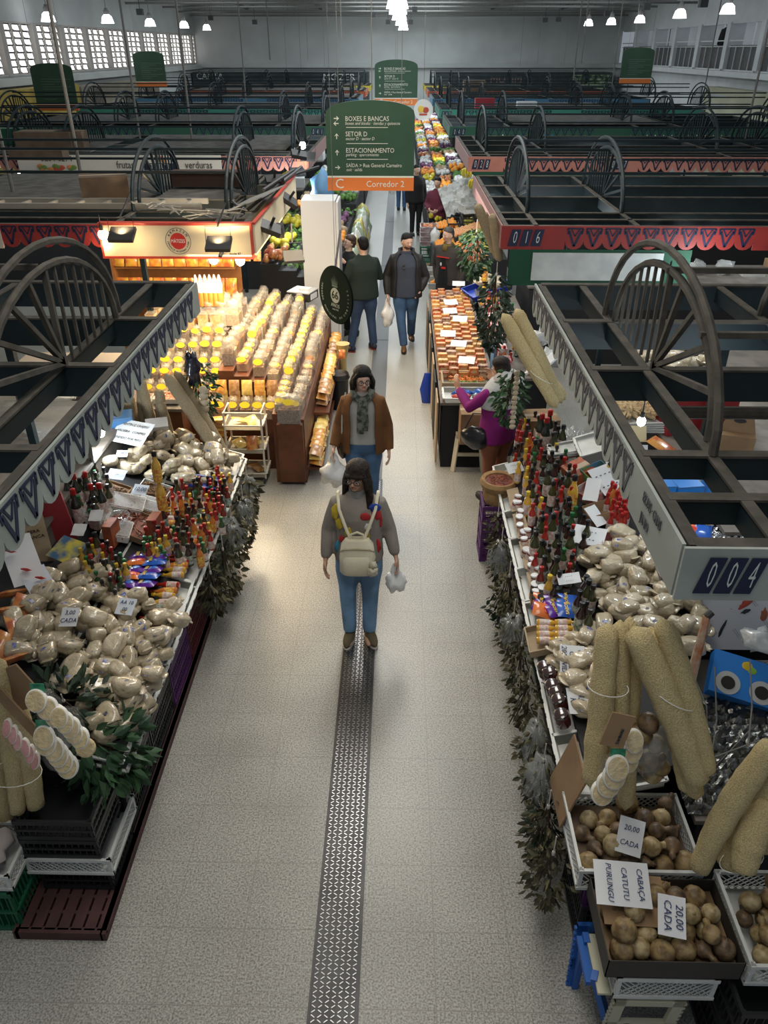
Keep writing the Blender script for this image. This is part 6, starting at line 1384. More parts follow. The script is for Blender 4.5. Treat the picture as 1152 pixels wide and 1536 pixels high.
# chillies, trays in front
tag(new('wooden_box', B().box((.5,8.35,.82),(1.1,8.37,.92)).box((.5,8.73,.82),(1.1,8.75,.92)).box((.5,8.37,.82),(.52,8.73,.92)).box((1.08,8.37,.82),(1.1,8.73,.92)), MATS['board_wood']), 'wooden frame holding fresh chillies on the draped counter', 'box')
f = tag(new('orange_chillies', bits(.4,.16,110,.05,12,0), M('chilli_orange', (.72,.22,.03), .35), loc=(.8,8.62,.86), smooth=True), 'orange fresh chillies in the wooden frame', 'chillies', kind='stuff'); f = tag(new('green_chillies', bits(.5,.16,130,.06,13,0), M('chilli_green', (.12,.20,.03), .4), loc=(.8,8.45,.86), smooth=True), 'green fresh chillies in the wooden frame', 'chillies', kind='stuff')
for i, (x,yy,m,lb) in enumerate([(.72,8.2,mblue_,'blue'),(.95,8.22,mblue_,'blue'),(.70,8.08,M('meat_red', (.45,.05,.04), .4),'red'),(.93,8.07,M('bag_dark', (.12,.10,.12), .3, coat=1),'dark')]):
    b = B(); lump(b, (0,0,.02), (.11,.06,.035), .35, 5, 12, 8, seed=i); tag(new('wrapped_goods', b, m, loc=(x,yy,.84), smooth=True, sharp=0), '%s wrapped goods in the front tray of the draped counter, %s' % (lb, 'left' if x < .8 else 'right'), 'wrapped goods')
tag(new('tray', tray(.55,.30,.06), mtray, loc=(.80,8.14,.822)), 'white tray at the front end of the draped counter', 'tray'); tag(new('cardboard_box', carton(.36,.3,.36), [mcard, mtape], loc=(.86,7.83,.462)), 'plain cardboard box standing on the cream stool', 'box')
counter(1.17,1.75,8.3,12.5,1.0, mdk, 'raised back shelf behind the packet counter')
G = 'bottles behind the packet counter'
for i in range(36):
    x, yy = 1.22+rr(0,.35), 8.35+rr(0,3.0); put_bottle(rnd.choice(['red','red2','dark','green','orange','dark']), (x,yy,1.0), 'on shelf behind packets', G, s=1.15)
for i in range(6):
    root = empty('sauce_carton', (1.22,8.4+.42*i,1.0), 'red and white striped display box on the raised shelf, %s from the front' % ['first','second','third','fourth','fifth','sixth'][i], 'box'); new('body', B().box((-.05,-.1,0),(.05,.1,.2)), MATS['carton_redwhite'], root)
tag(new('side_board', B().box((0,0,0),(.03,.3,.35)), M('panel_blue', (.12,.28,.50), .5), loc=(1.13,8.85,.83)), 'light blue upright panel between packets and bottles', 'panel')
root = tag(new('tray', tray(.6,.5,.08), MATS['tray_blue'], loc=(1.35,11.9,1.02), rot=(0,-.25,.3)), 'blue edged tray of white flour bags at the far end of the packet counter', 'tray')
for i in range(22): BAGS[i % 7].put((1.15+rr(0,.42), 11.7+rr(0,.45), 1.10+rr(0,.06)+.1*0), (rr(-.3,.3),-.25,rr(0,6)), .9, 'pale flour bag in the blue edged tray at the far end', 'bags in the blue edged tray')
put_bottle('ylab', (1.22,11.25,1.0), 'tower at the raised shelf', None, s=1.3); BOT['ylab'].put((1.22,11.25,1.34), (0,0,0), 1.2, 'topmost yellow bottle of the tower on the raised shelf')
b = B()
for i in range(8): lump(b, (rr(-.25,.3),rr(-.6,.6),rr(-.05,.15)), (.13,.12,.09), .5, 5, 10, 7, seed=i)
tag(new('plastic_bag', b, mplasticw, loc=(1.75,8.6,1.15), smooth=True, sharp=0), 'heap of clear wrinkled bags at the front end of the red canopy', 'bag'); tag(new('white_board', B().box((-.05,-.5,0),(.25,.5,.02)), mwhite, loc=(1.6,8.2,1.25), rot=(0,-.5,-.5)), 'white board leaning under the red canopy corner', 'board')
b = B(); b.box((0,0,0),(.05,.9,.9)); tag(new('blue_bag', B().tube([(0,-.05,0),(0,-.06,.2),(0,-.02,.42)], [.03,.045,.02], 8, flat=2.4), M('bag_blue', (.01,.04,.30), .4, bump=.6), loc=(.40,10.0,0), smooth=True), 'blue bag on the floor at the foot of the draped counter', 'bag')
# contents seen under the red canopy
counter(1.9,9.0,11.5,12.9,1.2, mdk, 'long counter under the far side of the red canopy')
for i in range(16):
    x = 2.1+.42*i; cl_ = i % 4
    if cl_ == 0: food_tray((x,12.3,1.2), .34, .3, 40, .08, M('foil_scrap', (.6,.6,.62), .25, metal=.6), 'tray of silver wrapped goods under the red canopy, %d from the aisle' % (i+1) if False else 'tray of silver wrapped goods under the red canopy', i)
    elif cl_ == 1: tag(new('carton', carton(.3,.25,.2), [[mcard, mcb_, mwhite][i % 3], mtape], loc=(x,12.4,1.2)), 'carton on the long counter under the red canopy', 'box')
    else:
        b = B(); lump(b, (0,0,.1), (.14,.12,.11), .3, 5, 10, 7, seed=i); tag(new('filled_bag', b, mplasticw, loc=(x,12.3,1.2), smooth=True, sharp=0), 'pale wrinkled bag on the long counter under the red canopy', 'bag', 'bags under the red canopy')
for x in (3.3, 5.6): bulb((x,12.0,2.05), 'glowing bulb under the red canopy, %s' % ('nearer the aisle' if x < 4 else 'farther right'), 12, COOL, length=.5)
light('POINT', (1.9,10.5,2.2), 22, COOL, .15)
light('AREA', (.9,10.4,2.5), 26, NEUT, .8, 3)
# ------------------------------------------------------------------ fruit and vegetable stalls along the far aisle
zf2 = lambda x: .72+.35*max(0, min(1.4, abs(x)-.62))
fm = dict(orange=(M('fruit_orange', (.80,.30,.03), .45, bump=.2, bscale=60), .042, 'orange'), apple=(M('fruit_apple', (.45,.06,.04), .3, col2=(.65,.35,.12), scale=9), .04, 'red apple'),
  papaya=(M('fruit_papaya', (.08,.22,.04), .4, col2=(.35,.38,.06), scale=6), .07, 'green papaya'), lemon=(M('fruit_lemon', (.65,.55,.05), .4), .035, 'yellow lemon'), peach=(M('fruit_peach', (.72,.28,.12), .5, col2=(.75,.45,.20), scale=8), .04, 'peach'),
  white=(M('fruit_white', (.62,.60,.50), .6), .045, 'pale root'), green=(M('veg_green', (.06,.16,.03), .6, col2=(.14,.28,.06), scale=9), .05, 'green vegetable'))
FR = {}
for k, (m, r, d) in fm.items():
    b = B(); b.lathe([(r*.35,-r*.93),(r*.8,-r*.6),(r,0),(r*.82,r*.6),(r*.4,r*.9),(r*.08,r*.86)], 12) if k != 'papaya' else b.lathe([(r*.3,-r*1.5),(r*.8,-r),(r,0),(r*.7,r*1.1),(r*.2,r*1.5)], 12)
    FR[k] = Proto(tag(new(k if k not in ('white','green') else {'white':'root_vegetable','green':'vegetable'}[k], b, m, smooth=True, sharp=0), 'x', 'fruit' if k not in ('white','green') else 'vegetable'))
def pile(k, x0, x1, y0, y1, z, where, tilt=0, lay=2):
    r = fm[k][1]
    for L in range(lay):
        y = y0+r+L*r; j = 0
        while y < y1-r*(1+L):
            x = x0+r+(j % 2)*r+L*r
            while x < x1-r*(1+L):
                FR[k].put((x+rr(-.004,.004), y, z+tilt*(x-x0)+r+L*r*1.35), (rr(0,3),rr(0,3),rr(0,3)) if k != 'papaya' else (PI/2+rr(-.2,.2),0,rr(-.3,.3)), rr(.92,1.05), '%s in the pile %s' % (fm[k][2], where), 'pile of %ss %s' % (fm[k][2], where))
                x += 2*r*1.02
            y += r*1.85 if k != 'papaya' else r*3; j += 1
def fruit_stand(side, x0, x1, y0, y1, label):
    root = empty('fruit_stand', (side*(x0+x1)/2,(y0+y1)/2,0), label, 'fruit stand')
    n = 4; b = B()
    for i in range(n):
        a = x0+(x1-x0)*i/n; c = x0+(x1-x0)*(i+1)/n; b.box((min(side*a,side*c),y0,0),(max(side*a,side*c),y1,zf2(a)-.03))
    new('stand_body', b, mdk, root, world=True)
    return root
fruit_stand(1, .66, 1.9, 13.95, 18.1, 'dark stepped fruit stand right of the aisle behind the vendor')
pile('orange',.70,1.0,14.0,14.8,.76,'nearest behind the vendor', .3); pile('apple',1.05,1.6,14.0,15.2,.86,'beside the vendor', .3); pile('orange',.70,1.3,15.0,15.5,.78,'in the middle of the fruit stand', .3)
pile('papaya',1.15,1.75,15.3,16.2,.9,'above the apples', .3, 1); pile('lemon',1.5,1.85,14.6,15.6,1.0,'near the dull loofahs', .2,1); pile('orange',.70,1.1,15.6,16.4,.78,'at the aisle edge', .3,1); pile('peach',1.1,1.7,16.3,17.0,.9,'behind the papayas', .3, 1)
pile('orange',.72,1.25,17.1,17.9,.80,'in the black crates', .25); pile('lemon',1.3,1.6,17.2,17.8,.95,'beside the black crates', .2,1)
for i, (x,y) in enumerate([(.86,17.5),(1.16,17.5),(1.47,17.5)]): put_crate('F1', .30, .75, .16, mcblack if i < 2 else mcpur, (x,y,zf2(x)-.02), 0, '%s crate of fruit on the stand, %s from the aisle' % ('black' if i < 2 else 'purple', ['first','second','third'][i]), 0)
def small_crate_stack(x, y, items):
    z = 0
    for (w,d,h,m,lb) in items:
        tag(new('crate', crate(w,d,h,0), m, loc=(x,y,z)), lb, 'crate'); z += h+.003
mwc = M('crate_wood', (.40,.27,.14), .7); 
small_crate_stack(.62,17.4,[(.34,.45,.22,mwc,'wooden crate on the floor at the aisle end of the fruit stand'),(.36,.45,.34,mcgrn,'green crate on top of the wooden crate by the fruit stand')])
for i in range(4): tag(new('fruit_tray', tray(.32,.42,.09), M('tray_printed', (.45,.30,.32), .6, col2=(.65,.62,.62), scale=9), loc=(.62,17.4,.57+.10*i)), 'printed fruit tray in the stack on the green crate, %s from the bottom' % ['first','second','third','topmost'][i], 'tray')
pile('apple',.48,.76,17.2,17.6,.90,'in the topmost printed tray',0,1)
for i, (x,y,z) in enumerate([(.66,13.9,.55),(.66,14.15,.62),(.66,14.4,.66)]): tag(new('fruit_tray', tray(.28,.24,.10), mtray, loc=(x,y,z)), 'white fruit tray stepped at the aisle edge beside the vendor, %s' % ['nearest','middle','farthest'][i], 'tray')
pile('orange',.54,.78,13.82,14.0,.60,'in the nearest white tray',0,1)
b = B(); lump(b, (0,0,.12), (.10,.07,.14), .35, 5, 12, 8, seed=2); tag(new('plastic_bag', b, mwhite, loc=(.72,16.5,.78), smooth=True, sharp=0), 'white tied bag standing on the fruit stand', 'bag')
# far piles: countless produce, one heap per stand cell
def heap(x0, x1, y0, y1, z, mat, n, r, label, cat='produce'):
    b = B(); r2 = random.Random(int(y0*100+x0*10))
    for i in range(n): b.ell((r2.uniform(x0,x1), r2.uniform(y0,y1), z+r2.uniform(0,r*1.6)), (r*r2.uniform(.8,1.2),)*3, 7, 5)
    return tag(new('produce_heap', b, mat, smooth=True, sharp=0), label, cat, kind='stuff')
hm = [(fm['orange'][0],'orange fruit'),(fm['green'][0],'green vegetables'),(M('heap_white', (.60,.60,.58), .5),'pale wrapped goods'),(fm['apple'][0],'red fruit'),(fm['lemon'][0],'yellow fruit'),(M('heap_tan', (.42,.30,.18), .6),'tan roots'),(M('heap_purple', (.12,.04,.10), .5),'purple vegetables')]
ORD = ['first','second','third','fourth','fifth','sixth','seventh','eighth','ninth','tenth','eleventh','twelfth','thirteenth','fourteenth']
si = 0
for (y0, y1) in [(18.9,24.6),(25.2,30.8),(31.4,37),(37.6,43),(43.6,48.5)]:
    fruit_stand(1, .66, 1.9, y0, y1, 'dark stepped stand right of the far aisle, %s beyond the fruit stand' % ORD[si]); si += 1
    y = y0+.1; j = 0
    while y < y1-.5:
        for q, (a, c) in enumerate([(.7,1.05),(1.12,1.45),(1.52,1.88)]):
            m, d = hm[(j*3+q*5+int(y0)) % 7 if rnd.random() < .75 else rnd.choice((0,2,2))]
            heap(a, c, y, y+.75, zf2(a)+.03, m, 26, .06, 'heap of %s in the %s stand right of the far aisle, %s cell, %s row' % (d, ORD[si-1], ORD[min(13,j)], ['aisle','middle','inner'][q]))
        y += .95; j += 1
    b = B(); b.box((-.02,0,0),(.02,.02,1.9))
    bulb((1.5,(y0+y1)/2,2.15), 'bright bulb over the %s stand right of the far aisle' % ORD[si-1], 60, COOL, length=.4, r=.06)
si = 0
for (y0, y1) in [(12.9,15.6),(15.7,19.6),(20.6,25),(26,31),(32,37.5),(38.5,44),(44.6,49)]:
    fruit_stand(-1, 1.12, 2.3, y0, y1, 'dark stepped vegetable stand left of the aisle, %s beyond the nut stall' % ORD[si]); si += 1
    y = y0+.1; j = 0
    while y < y1-.5:
        for q, (a, c) in enumerate([(1.15,1.5),(1.56,1.9),(1.95,2.28)]):
            m, d = hm[[1,6,1,2,1,0,3,1,5,4][(j*3+q*2+int(y0)) % 10]]
            if d == 'green vegetables' and y < 20:
                o = new('leafy_greens', leaves(70, .26, .18, .12, int(y*10)+q), [fm['green'][0], MATS['twig'], M('leaf_bright', (.10,.22,.05), .6)], loc=(-(a+c)/2, y+.4, zf2(a)+.14)); tag(o, 'leafy greens on the %s vegetable stand, %s cell, %s row' % (ORD[si-1], ORD[j], ['aisle','middle','inner'][q]), 'vegetables', kind='stuff')
            else: heap(-c, -a, y, y+.75, zf2(a)+.03, m, 26, .06, 'heap of %s in the %s vegetable stand left of the aisle, %s cell, %s row' % (d, ORD[si-1], ORD[min(13,j)], ['aisle','middle','inner'][q]))
        y += .95; j += 1
    bulb((-1.9,(y0+y1)/2,2.15), 'bright bulb over the %s vegetable stand left of the aisle' % ORD[si-1], 45, COOL, length=.4, r=.06)
# clear bags of greens on the floor at the left aisle edge
for i in range(16):
    b = B(); lump(b, (0,0,.28), (.17,.16,.30), .2, 4, 12, 9, seed=i)
    tag(new('produce_bag', b, [M('bag_greenish', (.42,.50,.36), .25, alpha=.9, coat=1, bump=1, bscale=12), M('bag_pale', (.58,.60,.55), .25, coat=1, bump=1, bscale=12), M('bag_yellowish', (.55,.50,.15), .25, coat=1, bump=1, bscale=12)][i % 3], loc=(-.93+.03*(i%2), 15.6+i*.33, .0 if i % 2 else .35), smooth=True, sharp=0), 'filled clear %s bag at the aisle edge of the vegetable stalls, %s from the front' % (['greenish','pale','yellowish'][i % 3], (ORD+['fifteenth','last'])[i]), 'bag')
b = B(); lump(b, (0,0,0), (.2,.15,.28), .3, 4, 12, 9, seed=4); tag(new('blue_bag', b, MATS['panel_blue'], loc=tuple(aty(484,285,14.2)), smooth=True, sharp=0), 'large blue bag hanging over the vegetable stand by the green sign', 'bag')
for i, (px,py,yy,k) in enumerate([(432,262,15,'banana'),(700,255,18.5,'banana'),(710,272,18.3,'banana')]):
    root = empty('banana_bunch', tuple(aty(px,py,yy)), 'yellow banana bunch hanging %s' % ['at the left vegetable stall corner','upper right of the aisle','lower right of the aisle'][i], 'bananas')
    for q in range(9):
        a = q*.7; T = Matrix.Rotation(a, 4, 'Z'); new('banana', B().tube([(.02,0,.05),(.09,0,0),(.10,0,-.08),(.06,0,-.16)], [.01,.025,.025,.008], 8, 0, T), fm['lemon'][0], root, smooth=True)
flood(tuple(aty(462,235,14.6)), 'black floodlight hanging left of the green direction sign'); flood(tuple(aty(446,258,14.3)), 'second black floodlight left of the green direction sign', .4); flood(tuple(aty(716,225,18)), 'black floodlight hanging right of the far aisle', -.4)
tag(new('drape', crumple(1.1,.9,20,.12,9), M('drape_pale', (.45,.46,.45), .7), loc=(1.45,18.5,1.45), rot=(.6,-.4,0), smooth=True), 'pale draped sheet over the fruit stall under the salmon fascia', 'cloth')
put_crate('W6', .55, .40, .16, mcwht, (1.55,17.3,1.25), .3, 'white printed crate raised at the inner side of the fruit stand', 2)
# glows inside the rows behind: lamps of the far stalls
for i, (x, y, e, lb) in enumerate([(-5.2,15.2,18,'glowing lamp below the white fruit banner, right one'),(-7.0,15.2,18,'glowing lamp below the white fruit banner, left one'),(4.2,17,22,'glowing lamp inside the salmon canopy at right'),(-4.6,27.4,25,'lamp glowing under the sea-green fascia at left'),(6.5,28,25,'lamp glowing under the sea-green fascia at right'),(-6.0,33.8,30,'lamp glowing under the blue fascia at left'),(4.6,33.8,30,'lamp glowing under the blue fascia, nearer the aisle'),(7.6,33.8,30,'lamp glowing under the blue fascia at far right'),(-5,40.2,30,'lamp glowing under the orange fascia at left'),(-3.5,46,45,'lamp glowing under the yellow fascia at left'),(-7,46,45,'lamp glowing under the yellow fascia at far left'),(6,46,40,'lamp glowing under the yellow fascia at right')]):
    bulb((x,y,2.2), lb, e, (.75,.95,1), length=.35, r=.06)
for k in range(2, 8):
    for sd in (1,-1):
        y0 = 2.45+6.15*k
        if y0 > 48: continue
        x0, x1 = (2.4,9.0) if sd > 0 else (-9.0,-2.6)
        root = counter(x0,x1,y0+1.0,y0+3.2,1.0, mdk, 'dark goods counter under the %s canopy row %s of the aisle' % (ORD[k], 'right' if sd > 0 else 'left'))
        for i in range(10):
            x = x0+.3+i*.65; b = B(); b.box((-.24,-.2,0),(.24,.2,.1+.25*rnd.random()))
            m = rnd.choice([mcard, mwhite, mcgrn, mdk, mcb_, mcardd])
            tag(new('carton', b, m, loc=(x,y0+1.6,1.0), rot=(0,0,rr(-.2,.2))), 'carton on the counter under the %s canopy row %s of the aisle, %s from the left' % (ORD[k], 'right' if sd > 0 else 'left', ORD[i]), 'box')
# wall side shops and posters
root = empty('shop_wall', (XL+.4,26,0), 'yellow and tan shop fronts along the left wall', 'shop front')
new('shop_body', B().box((0,-6,0),(.5,4,3.2)), M('shop_yellow', (.42,.30,.05), .6, var=.2, scale=1), root); new('shop_body', B().box((0,4.2,0),(.5,14,3.1)), M('shop_tan', (.25,.22,.17), .6, var=.2, scale=1), root)
text('lettering', 'GIRATA', .7, mink, root, (.52,-1,2.5), rot=(PI/2,0,PI/2))
root = empty('shop_wall', (XR-.4,28,0), 'cream and brown shop fronts along the gallery wall', 'shop front')
new('shop_body', B().box((-.5,-8,0),(0,-1,2.9)), M('shop_brown', (.10,.07,.045), .6, var=.3, scale=1), root); new('shop_body', B().box((-.5,-.8,0),(0,6,3.0)), M('shop_cream', (.40,.39,.28), .6, var=.1, scale=1), root)
for i in range(3): new('lettering', B().box((-.51,3.6-.0,2.7-.3*i),(-.505,5.6-.4*i,2.78-.3*i)), MATS['ink_grey'], root)
new('yellow_display', B().box((-.7,-6,1.9),(-.5,-4,2.5)), M('display_yellow', (.6,.45,.03), .5, col2=(.3,.12,.03), scale=3), root)
# ------------------------------------------------------------------ people
def remesh(o, vox=.012, it=4, tex=0):
    m = o.modifiers.new('r', 'REMESH'); m.mode = 'VOXEL'; m.voxel_size = vox; m.use_smooth_shade = True
    s = o.modifiers.new('s', 'SMOOTH'); s.factor = .5; s.iterations = it
    return o
skinm = M('skin', (.52,.30,.20), .5, var=.05, scale=20); skinp = M('skin_pale', (.60,.38,.28), .5, var=.05, scale=20)
eyew = M('eye_white', (.7,.68,.65), .3); eyed = M('eye_dark', (.03,.015,.01), .2); lipm = M('lips', (.38,.11,.09), .5)
V = Vector
class Person:
    def __init__(s, loc, H, rz, label, skin=skinm, girth=1.0, head=(0,0,0), arms=None, legs=None, shoulder=.17, vox=.010, fingers=True, lean=0):
        s.H = H; s.g = girth; s.skin = skin; s.vox = vox; s.f = fingers
        s.root = empty('person', loc, label, 'person', rot=(lean,0,rz))
        h = H
        s.sh = [V((-shoulder,0,.800*h)), V((shoulder,0,.800*h))]
        s.arms = arms or [(V((-.24,.02,.62*h)), V((-.25,-.05,.475*h))), (V((.24,.02,.62*h)), V((.25,-.05,.475*h)))]
        s.legs = legs or [(V((-.09,0,.28*h)), V((-.09,.02,.05*h))), (V((.09,0,.28*h)), V((.09,.02,.05*h)))]
        s.hip = [V((-.085*girth,0,.50*h)), V((.085*girth,0,.50*h))]
        s.TH = Matrix.Translation((0,-.012,.868*h)) @ Matrix.Rotation(head[0], 4, 'Z') @ Matrix.Rotation(head[1], 4, 'X') @ Matrix.Rotation(head[2], 4, 'Y')
        s.k = h/1.65*1.03
    def body(s):
        b = B(); h = s.H; k = s.k; T = s.TH
        rings = [(.47,.10,.08,0),(.52,.145,.10,0),(.57,.14,.10,0),(.63,.115,.085,0),(.74,.135,.095,0),(.80,.145,.075,0),(.835,.08,.06,.0),(.86,.045,.048,0)]
        b.loft([(0,cy,z*h,rx*s.g*k,ry*s.g*k) for z,rx,ry,cy in rings], 20)
        b.tube([(0,.005,.82*h),(0,-.002,.85*h),tuple(T @ V((0,.01,.05)))], [.062*k,.052*k,.052*k], 14)
        c = .095*k
        b.ell((0,0,c+.025), (.073*k,.090*k,.100*k), 20, 14, 0, T)
        b.ell((0,-.022,c-.022), (.054*k,.060*k,.070*k), 16, 10, 0, T)                 # jaw
        b.ell((0,-.066*k,c-.058), (.022,.018,.018), 10, 8, 0, T)                     # chin
        b.tube([(0,-.080*k,c+.025),(0,-.100*k,c-.012),(0,-.086*k,c-.020)], [.008,.014,.010], 8, 0, T)   # nose
        for sx in (-1, 1):
            b.ell((sx*.074*k,.008,c+.0), (.010,.018,.028), 8, 8, 0, T)
            b.ell((sx*.030*k,-.066*k,c-.005), (.026,.020,.020), 8, 8, 0, T)
        for i in (0, 1):
            e, w = s.arms[i]; sx = (-1,1)[i]
            b.tube([s.sh[i]*1.0, s.sh[i].lerp(e,.5), e, e.lerp(w,.5), w], [.048*k,.044*k,.038*k,.034*k,.024*k], 12)
            s.hand(b, e, w, sx)
            kn, an = s.legs[i]
            b.tube([s.hip[i], s.hip[i].lerp(kn,.4), kn, kn.lerp(an,.35), an, an-V((0,0,.03))], [.078*k*s.g,.072*k*s.g,.050*k,.048*k,.032*k,.034*k], 12)
            b.ell(tuple(an+V((0,-.06,-.04))), (.035,.10,.025), 12, 8)
        o = new('body', b, s.skin, s.root); remesh(o, s.vox, 3)
        # face details
        f = B()
        for sx in (-1, 1): f.ell((sx*.030*k,-.083*k,c+.012), (.012,.007,.0065), 10, 6, 0, T).ell((sx*.030*k,-.089*k,c+.012), (.0055,.004,.0055), 8, 6, 1, T)
        new('eyes', f, [eyew, eyed], s.root, smooth=True)
        f = B()
        for sx in (-1, 1): f.tube([(sx*.014,-.090*k,c+.030),(sx*.030,-.090*k,c+.036),(sx*.048,-.080*k,c+.030)], [.002,.0035,.002], 6, 0, T)
        new('eyebrows', f, s.hm if hasattr(s,'hm') else eyed, s.root)
        new('lips', B().ell((0,-.081*k,c-.040), (.022,.010,.007), 10, 6, 0, T), lipm, s.root, smooth=True)
        return o
    def hand(s, b, e, w, sx):
        d = (w-e).normalized()
        if abs(d.z) < .5 and hasattr(s, 'hd'): d = s.hd
        side = V((sx,0,0)); side = (side-d*side.dot(d)).normalized(); fr = d.cross(side).normalized()
        if fr.y > 0: fr = -fr                       # forward (thumb side)
        k = s.k; pc = w+d*.045
        # palm: a flattened slab from the wrist to the knuckles
        for q in (-.024,-.008,.008,.024): b.tube([w+fr*q*.6, w+d*.04+fr*q, w+d*.085+fr*q], [.016,.017,.013], 8)
        if s.f:
            for q, L in ((-.027,.058),(-.009,.072),(.009,.078),(.027,.070)):
                a = w+d*.082+fr*q; inn = -side
                b.tube([a, a+d*L*.45+inn*.010, a+d*L*.80+inn*.026, a+d*L*.9+inn*.045], [.0105,.0098,.009,.0075], 7)
            a = w+d*.025+fr*.024; b.tube([a, a+fr*.026+d*.020-side*.006, a+fr*.030+d*.050-side*.018], [.013,.011,.009], 7)
        else: b.ell(tuple(w+d*.10), (.03,.02,.045), 8, 6)
    def top(s, mat, name='sweater', hem=.50, pad=1.18, sleeve=1.35, cuff=.035, collar=.0, open_=False, long=1.0, vox=.012, puff=None):
        b = B(); h = s.H; k = s.k; g = s.g*k*pad
        rings = [(hem-.005,.150,.108),(hem+.01,.156,.112),(.57,.150,.110),(.64,.140,.106),(.74,.150,.108),(.79,.146,.090),(.82,.118,.074),(.842,.078,.062),(.860,.056+collar,.052+collar)]
        b.loft([(0,0,z*h,rx*g,ry*g) for z,rx,ry in rings], 24, 0, None, 2.3)
        for i in (0, 1):
            e, w = s.arms[i]; r = .056*k*sleeve
            w2 = w-(w-e).normalized()*.01
            b.tube([s.sh[i]+V(((-1,1)[i]*-.05,0,-.0)), s.sh[i], s.sh[i].lerp(e,.5), e, e.lerp(w2,.5), e.lerp(w2,.86), w2], [r*.80,r*.90,r*.92,r*.84,r*.78,r*.70,cuff], 14)
        o = new(name, b, mat, s.root); remesh(o, vox, 5); return o
    def trousers(s, mat, hip=1.0, cuff=.055, waist=.60, name='jeans'):
        b = B(); h = s.H; k = s.k; g = s.g*k
        b.loft([(0,0,z*h,rx*g,ry*g) for z,rx,ry in [(.46,.09,.085),(.485,.155*hip,.115*hip),(.53,.165*hip,.122*hip),(.57,.152,.112),(waist,.136,.104)]], 20, 0, None, 2.2)
        for i in (0, 1):
            kn, an = s.legs[i]; a2 = an+V((0,0,.005))
            b.tube([s.hip[i]+V((0,0,.02)), s.hip[i].lerp(kn,.35), s.hip[i].lerp(kn,.75), kn, kn.lerp(a2,.4), a2], [.092*g*hip,.093*g*hip,.075*k,.068*k,.062*k,cuff*k], 16)
        o = new(name, b, mat, s.root); remesh(o, .012, 4); return o
    def shoes(s, mat, sole, dirs=(0,0), L=.13):
        for i in (0, 1):
            kn, an = s.legs[i]; T = Matrix.Translation((an.x,an.y,an.z-.05*s.H)) @ Matrix.Rotation(dirs[i], 4, 'Z')
            b = B(); b.ell((0,-.045,.045), (.046,L,.042), 16, 10, 0, T); b.ell((0,.035,.06), (.042,.055,.055), 12, 8, 0, T)
            o = new('shoe', b, mat, s.root, smooth=True); o2 = new('sole', B().loft([(0,-.045,.0,.044,L*.98),(0,-.045,.02,.048,L*1.02)], 20, 0, T), sole, o)
    def hair(s, mat, strands=None, cap=None, r=None, fringe=False):
        b = B(); k = s.k; c = .095*k; T = s.TH; t = .965 if not strands else 1.10
        b.ell((0,.012,c+.080), (.080*k*t,.090*k*(t*.98),.062*k*t), 20, 14, 0, T)
        b.ell((0,.030,c+.030), (.079*k*t,.078*k*t,.088*k), 20, 14, 0, T)
        for pts, rr_ in (strands or []): b.tube([tuple(V(p)+V((0,0,c))) for p in pts], rr_, 10, 0, T, flat=.8)
        if fringe: b.tube([(-.060,-.062,c+.045),(-.035,-.084,c+.052),(0,-.092,c+.058),(.035,-.084,c+.052),(.060,-.062,c+.045)], [.018,.018,.018,.018,.018], 8, 0, T)
        o = new('hair', b, mat, s.root); remesh(o, .007, 2); s.hm = mat; return o
    def glasses(s, mat):
        k = s.k; c = .095*k+.012; T = s.TH; b = B()
        for sx in (-1, 1):
            b.tube([(sx*.033+.025*math.cos(a), -.098*k, c+.018*math.sin(a)) for a in [2*PI*i/14 for i in range(15)]], .0034, 5, 0, T)
            b.tube([(sx*.058,-.096*k,c+.006),(sx*.078*k,-.02,c+.006),(sx*.078*k,.02,c+.0)], .002, 5, 0, T)
        b.tube([(-.009,-.099*k,c+.004),(.009,-.099*k,c+.004)], .002, 5, 0, T)
        new('glasses', b, mat, s.root)
    def patch(s, name, x, z, r, mat, seed=0, yy=None, flat=.012):
        g = s.g*s.k*1.18; rx = .150*g; ry = .110*g; t = max(-.98, min(.98, x/rx)); y = -ry*math.sqrt(1-abs(t)**2.3) if yy is None else yy
        b = B(); lump(b, (x,y,z), (r[0],flat+.02,r[1]), .25, 4, 14, 8, seed=seed); return new(name, b, mat, s.root, smooth=True, sharp=0)
def bag_carry(parent_loc, label, mat, r=(.11,.08,.13), seed=0, drop=.12, rot=0):
    """filled plastic carrier bag hanging from two loop handles; origin at the hand"""
    root = empty('carrier_bag', parent_loc, label, 'bag', rot=(0,0,rot))
    b = B(); c = (0,0,-drop-r[2]); lump(b, c, r, .22, 4, 20, 14, seed=seed)
    b.v = [(x*(1-.55*max(0,(z-c[2])/r[2])**1.3), y*(1-.55*max(0,(z-c[2])/r[2])**1.3), z+ (.03 if z > c[2]+r[2]*.8 else 0)) for x,y,z in b.v]
    new('bag_body', b, mat, root, smooth=True, sharp=0)
    for sx in (-1, 1): new('handle', B().tube([(sx*r[0]*.30,0,c[2]+r[2]*.75),(sx*r[0]*.22,0,-drop*.6),(sx*.012,0,0),(-sx*.002,0,.004)], [.016,.013,.008,.006], 8), mat, root, smooth=True)
    return root
jeanl = M('jeans_light', (.17,.30,.47), .8, var=.30, scale=4, bump=.4, bscale=14); jeanb = M('jeans_blue', (.04,.09,.19), .8, var=.25, scale=4, bump=.4, bscale=14); jeand = M('jeans_dark', (.022,.045,.10), .8, var=.2, scale=4, bump=.4, bscale=14)
hairb = M('hair_brown', (.016,.009,.006), .5, var=.5, scale=30, spec=.3, bump=1, bscale=90); hairk = M('hair_black', (.007,.006,.006), .55, spec=.25, bump=1, bscale=90); hairg = M('hair_grey', (.06,.055,.05), .6, var=.4, scale=40, bump=.6, bscale=60)
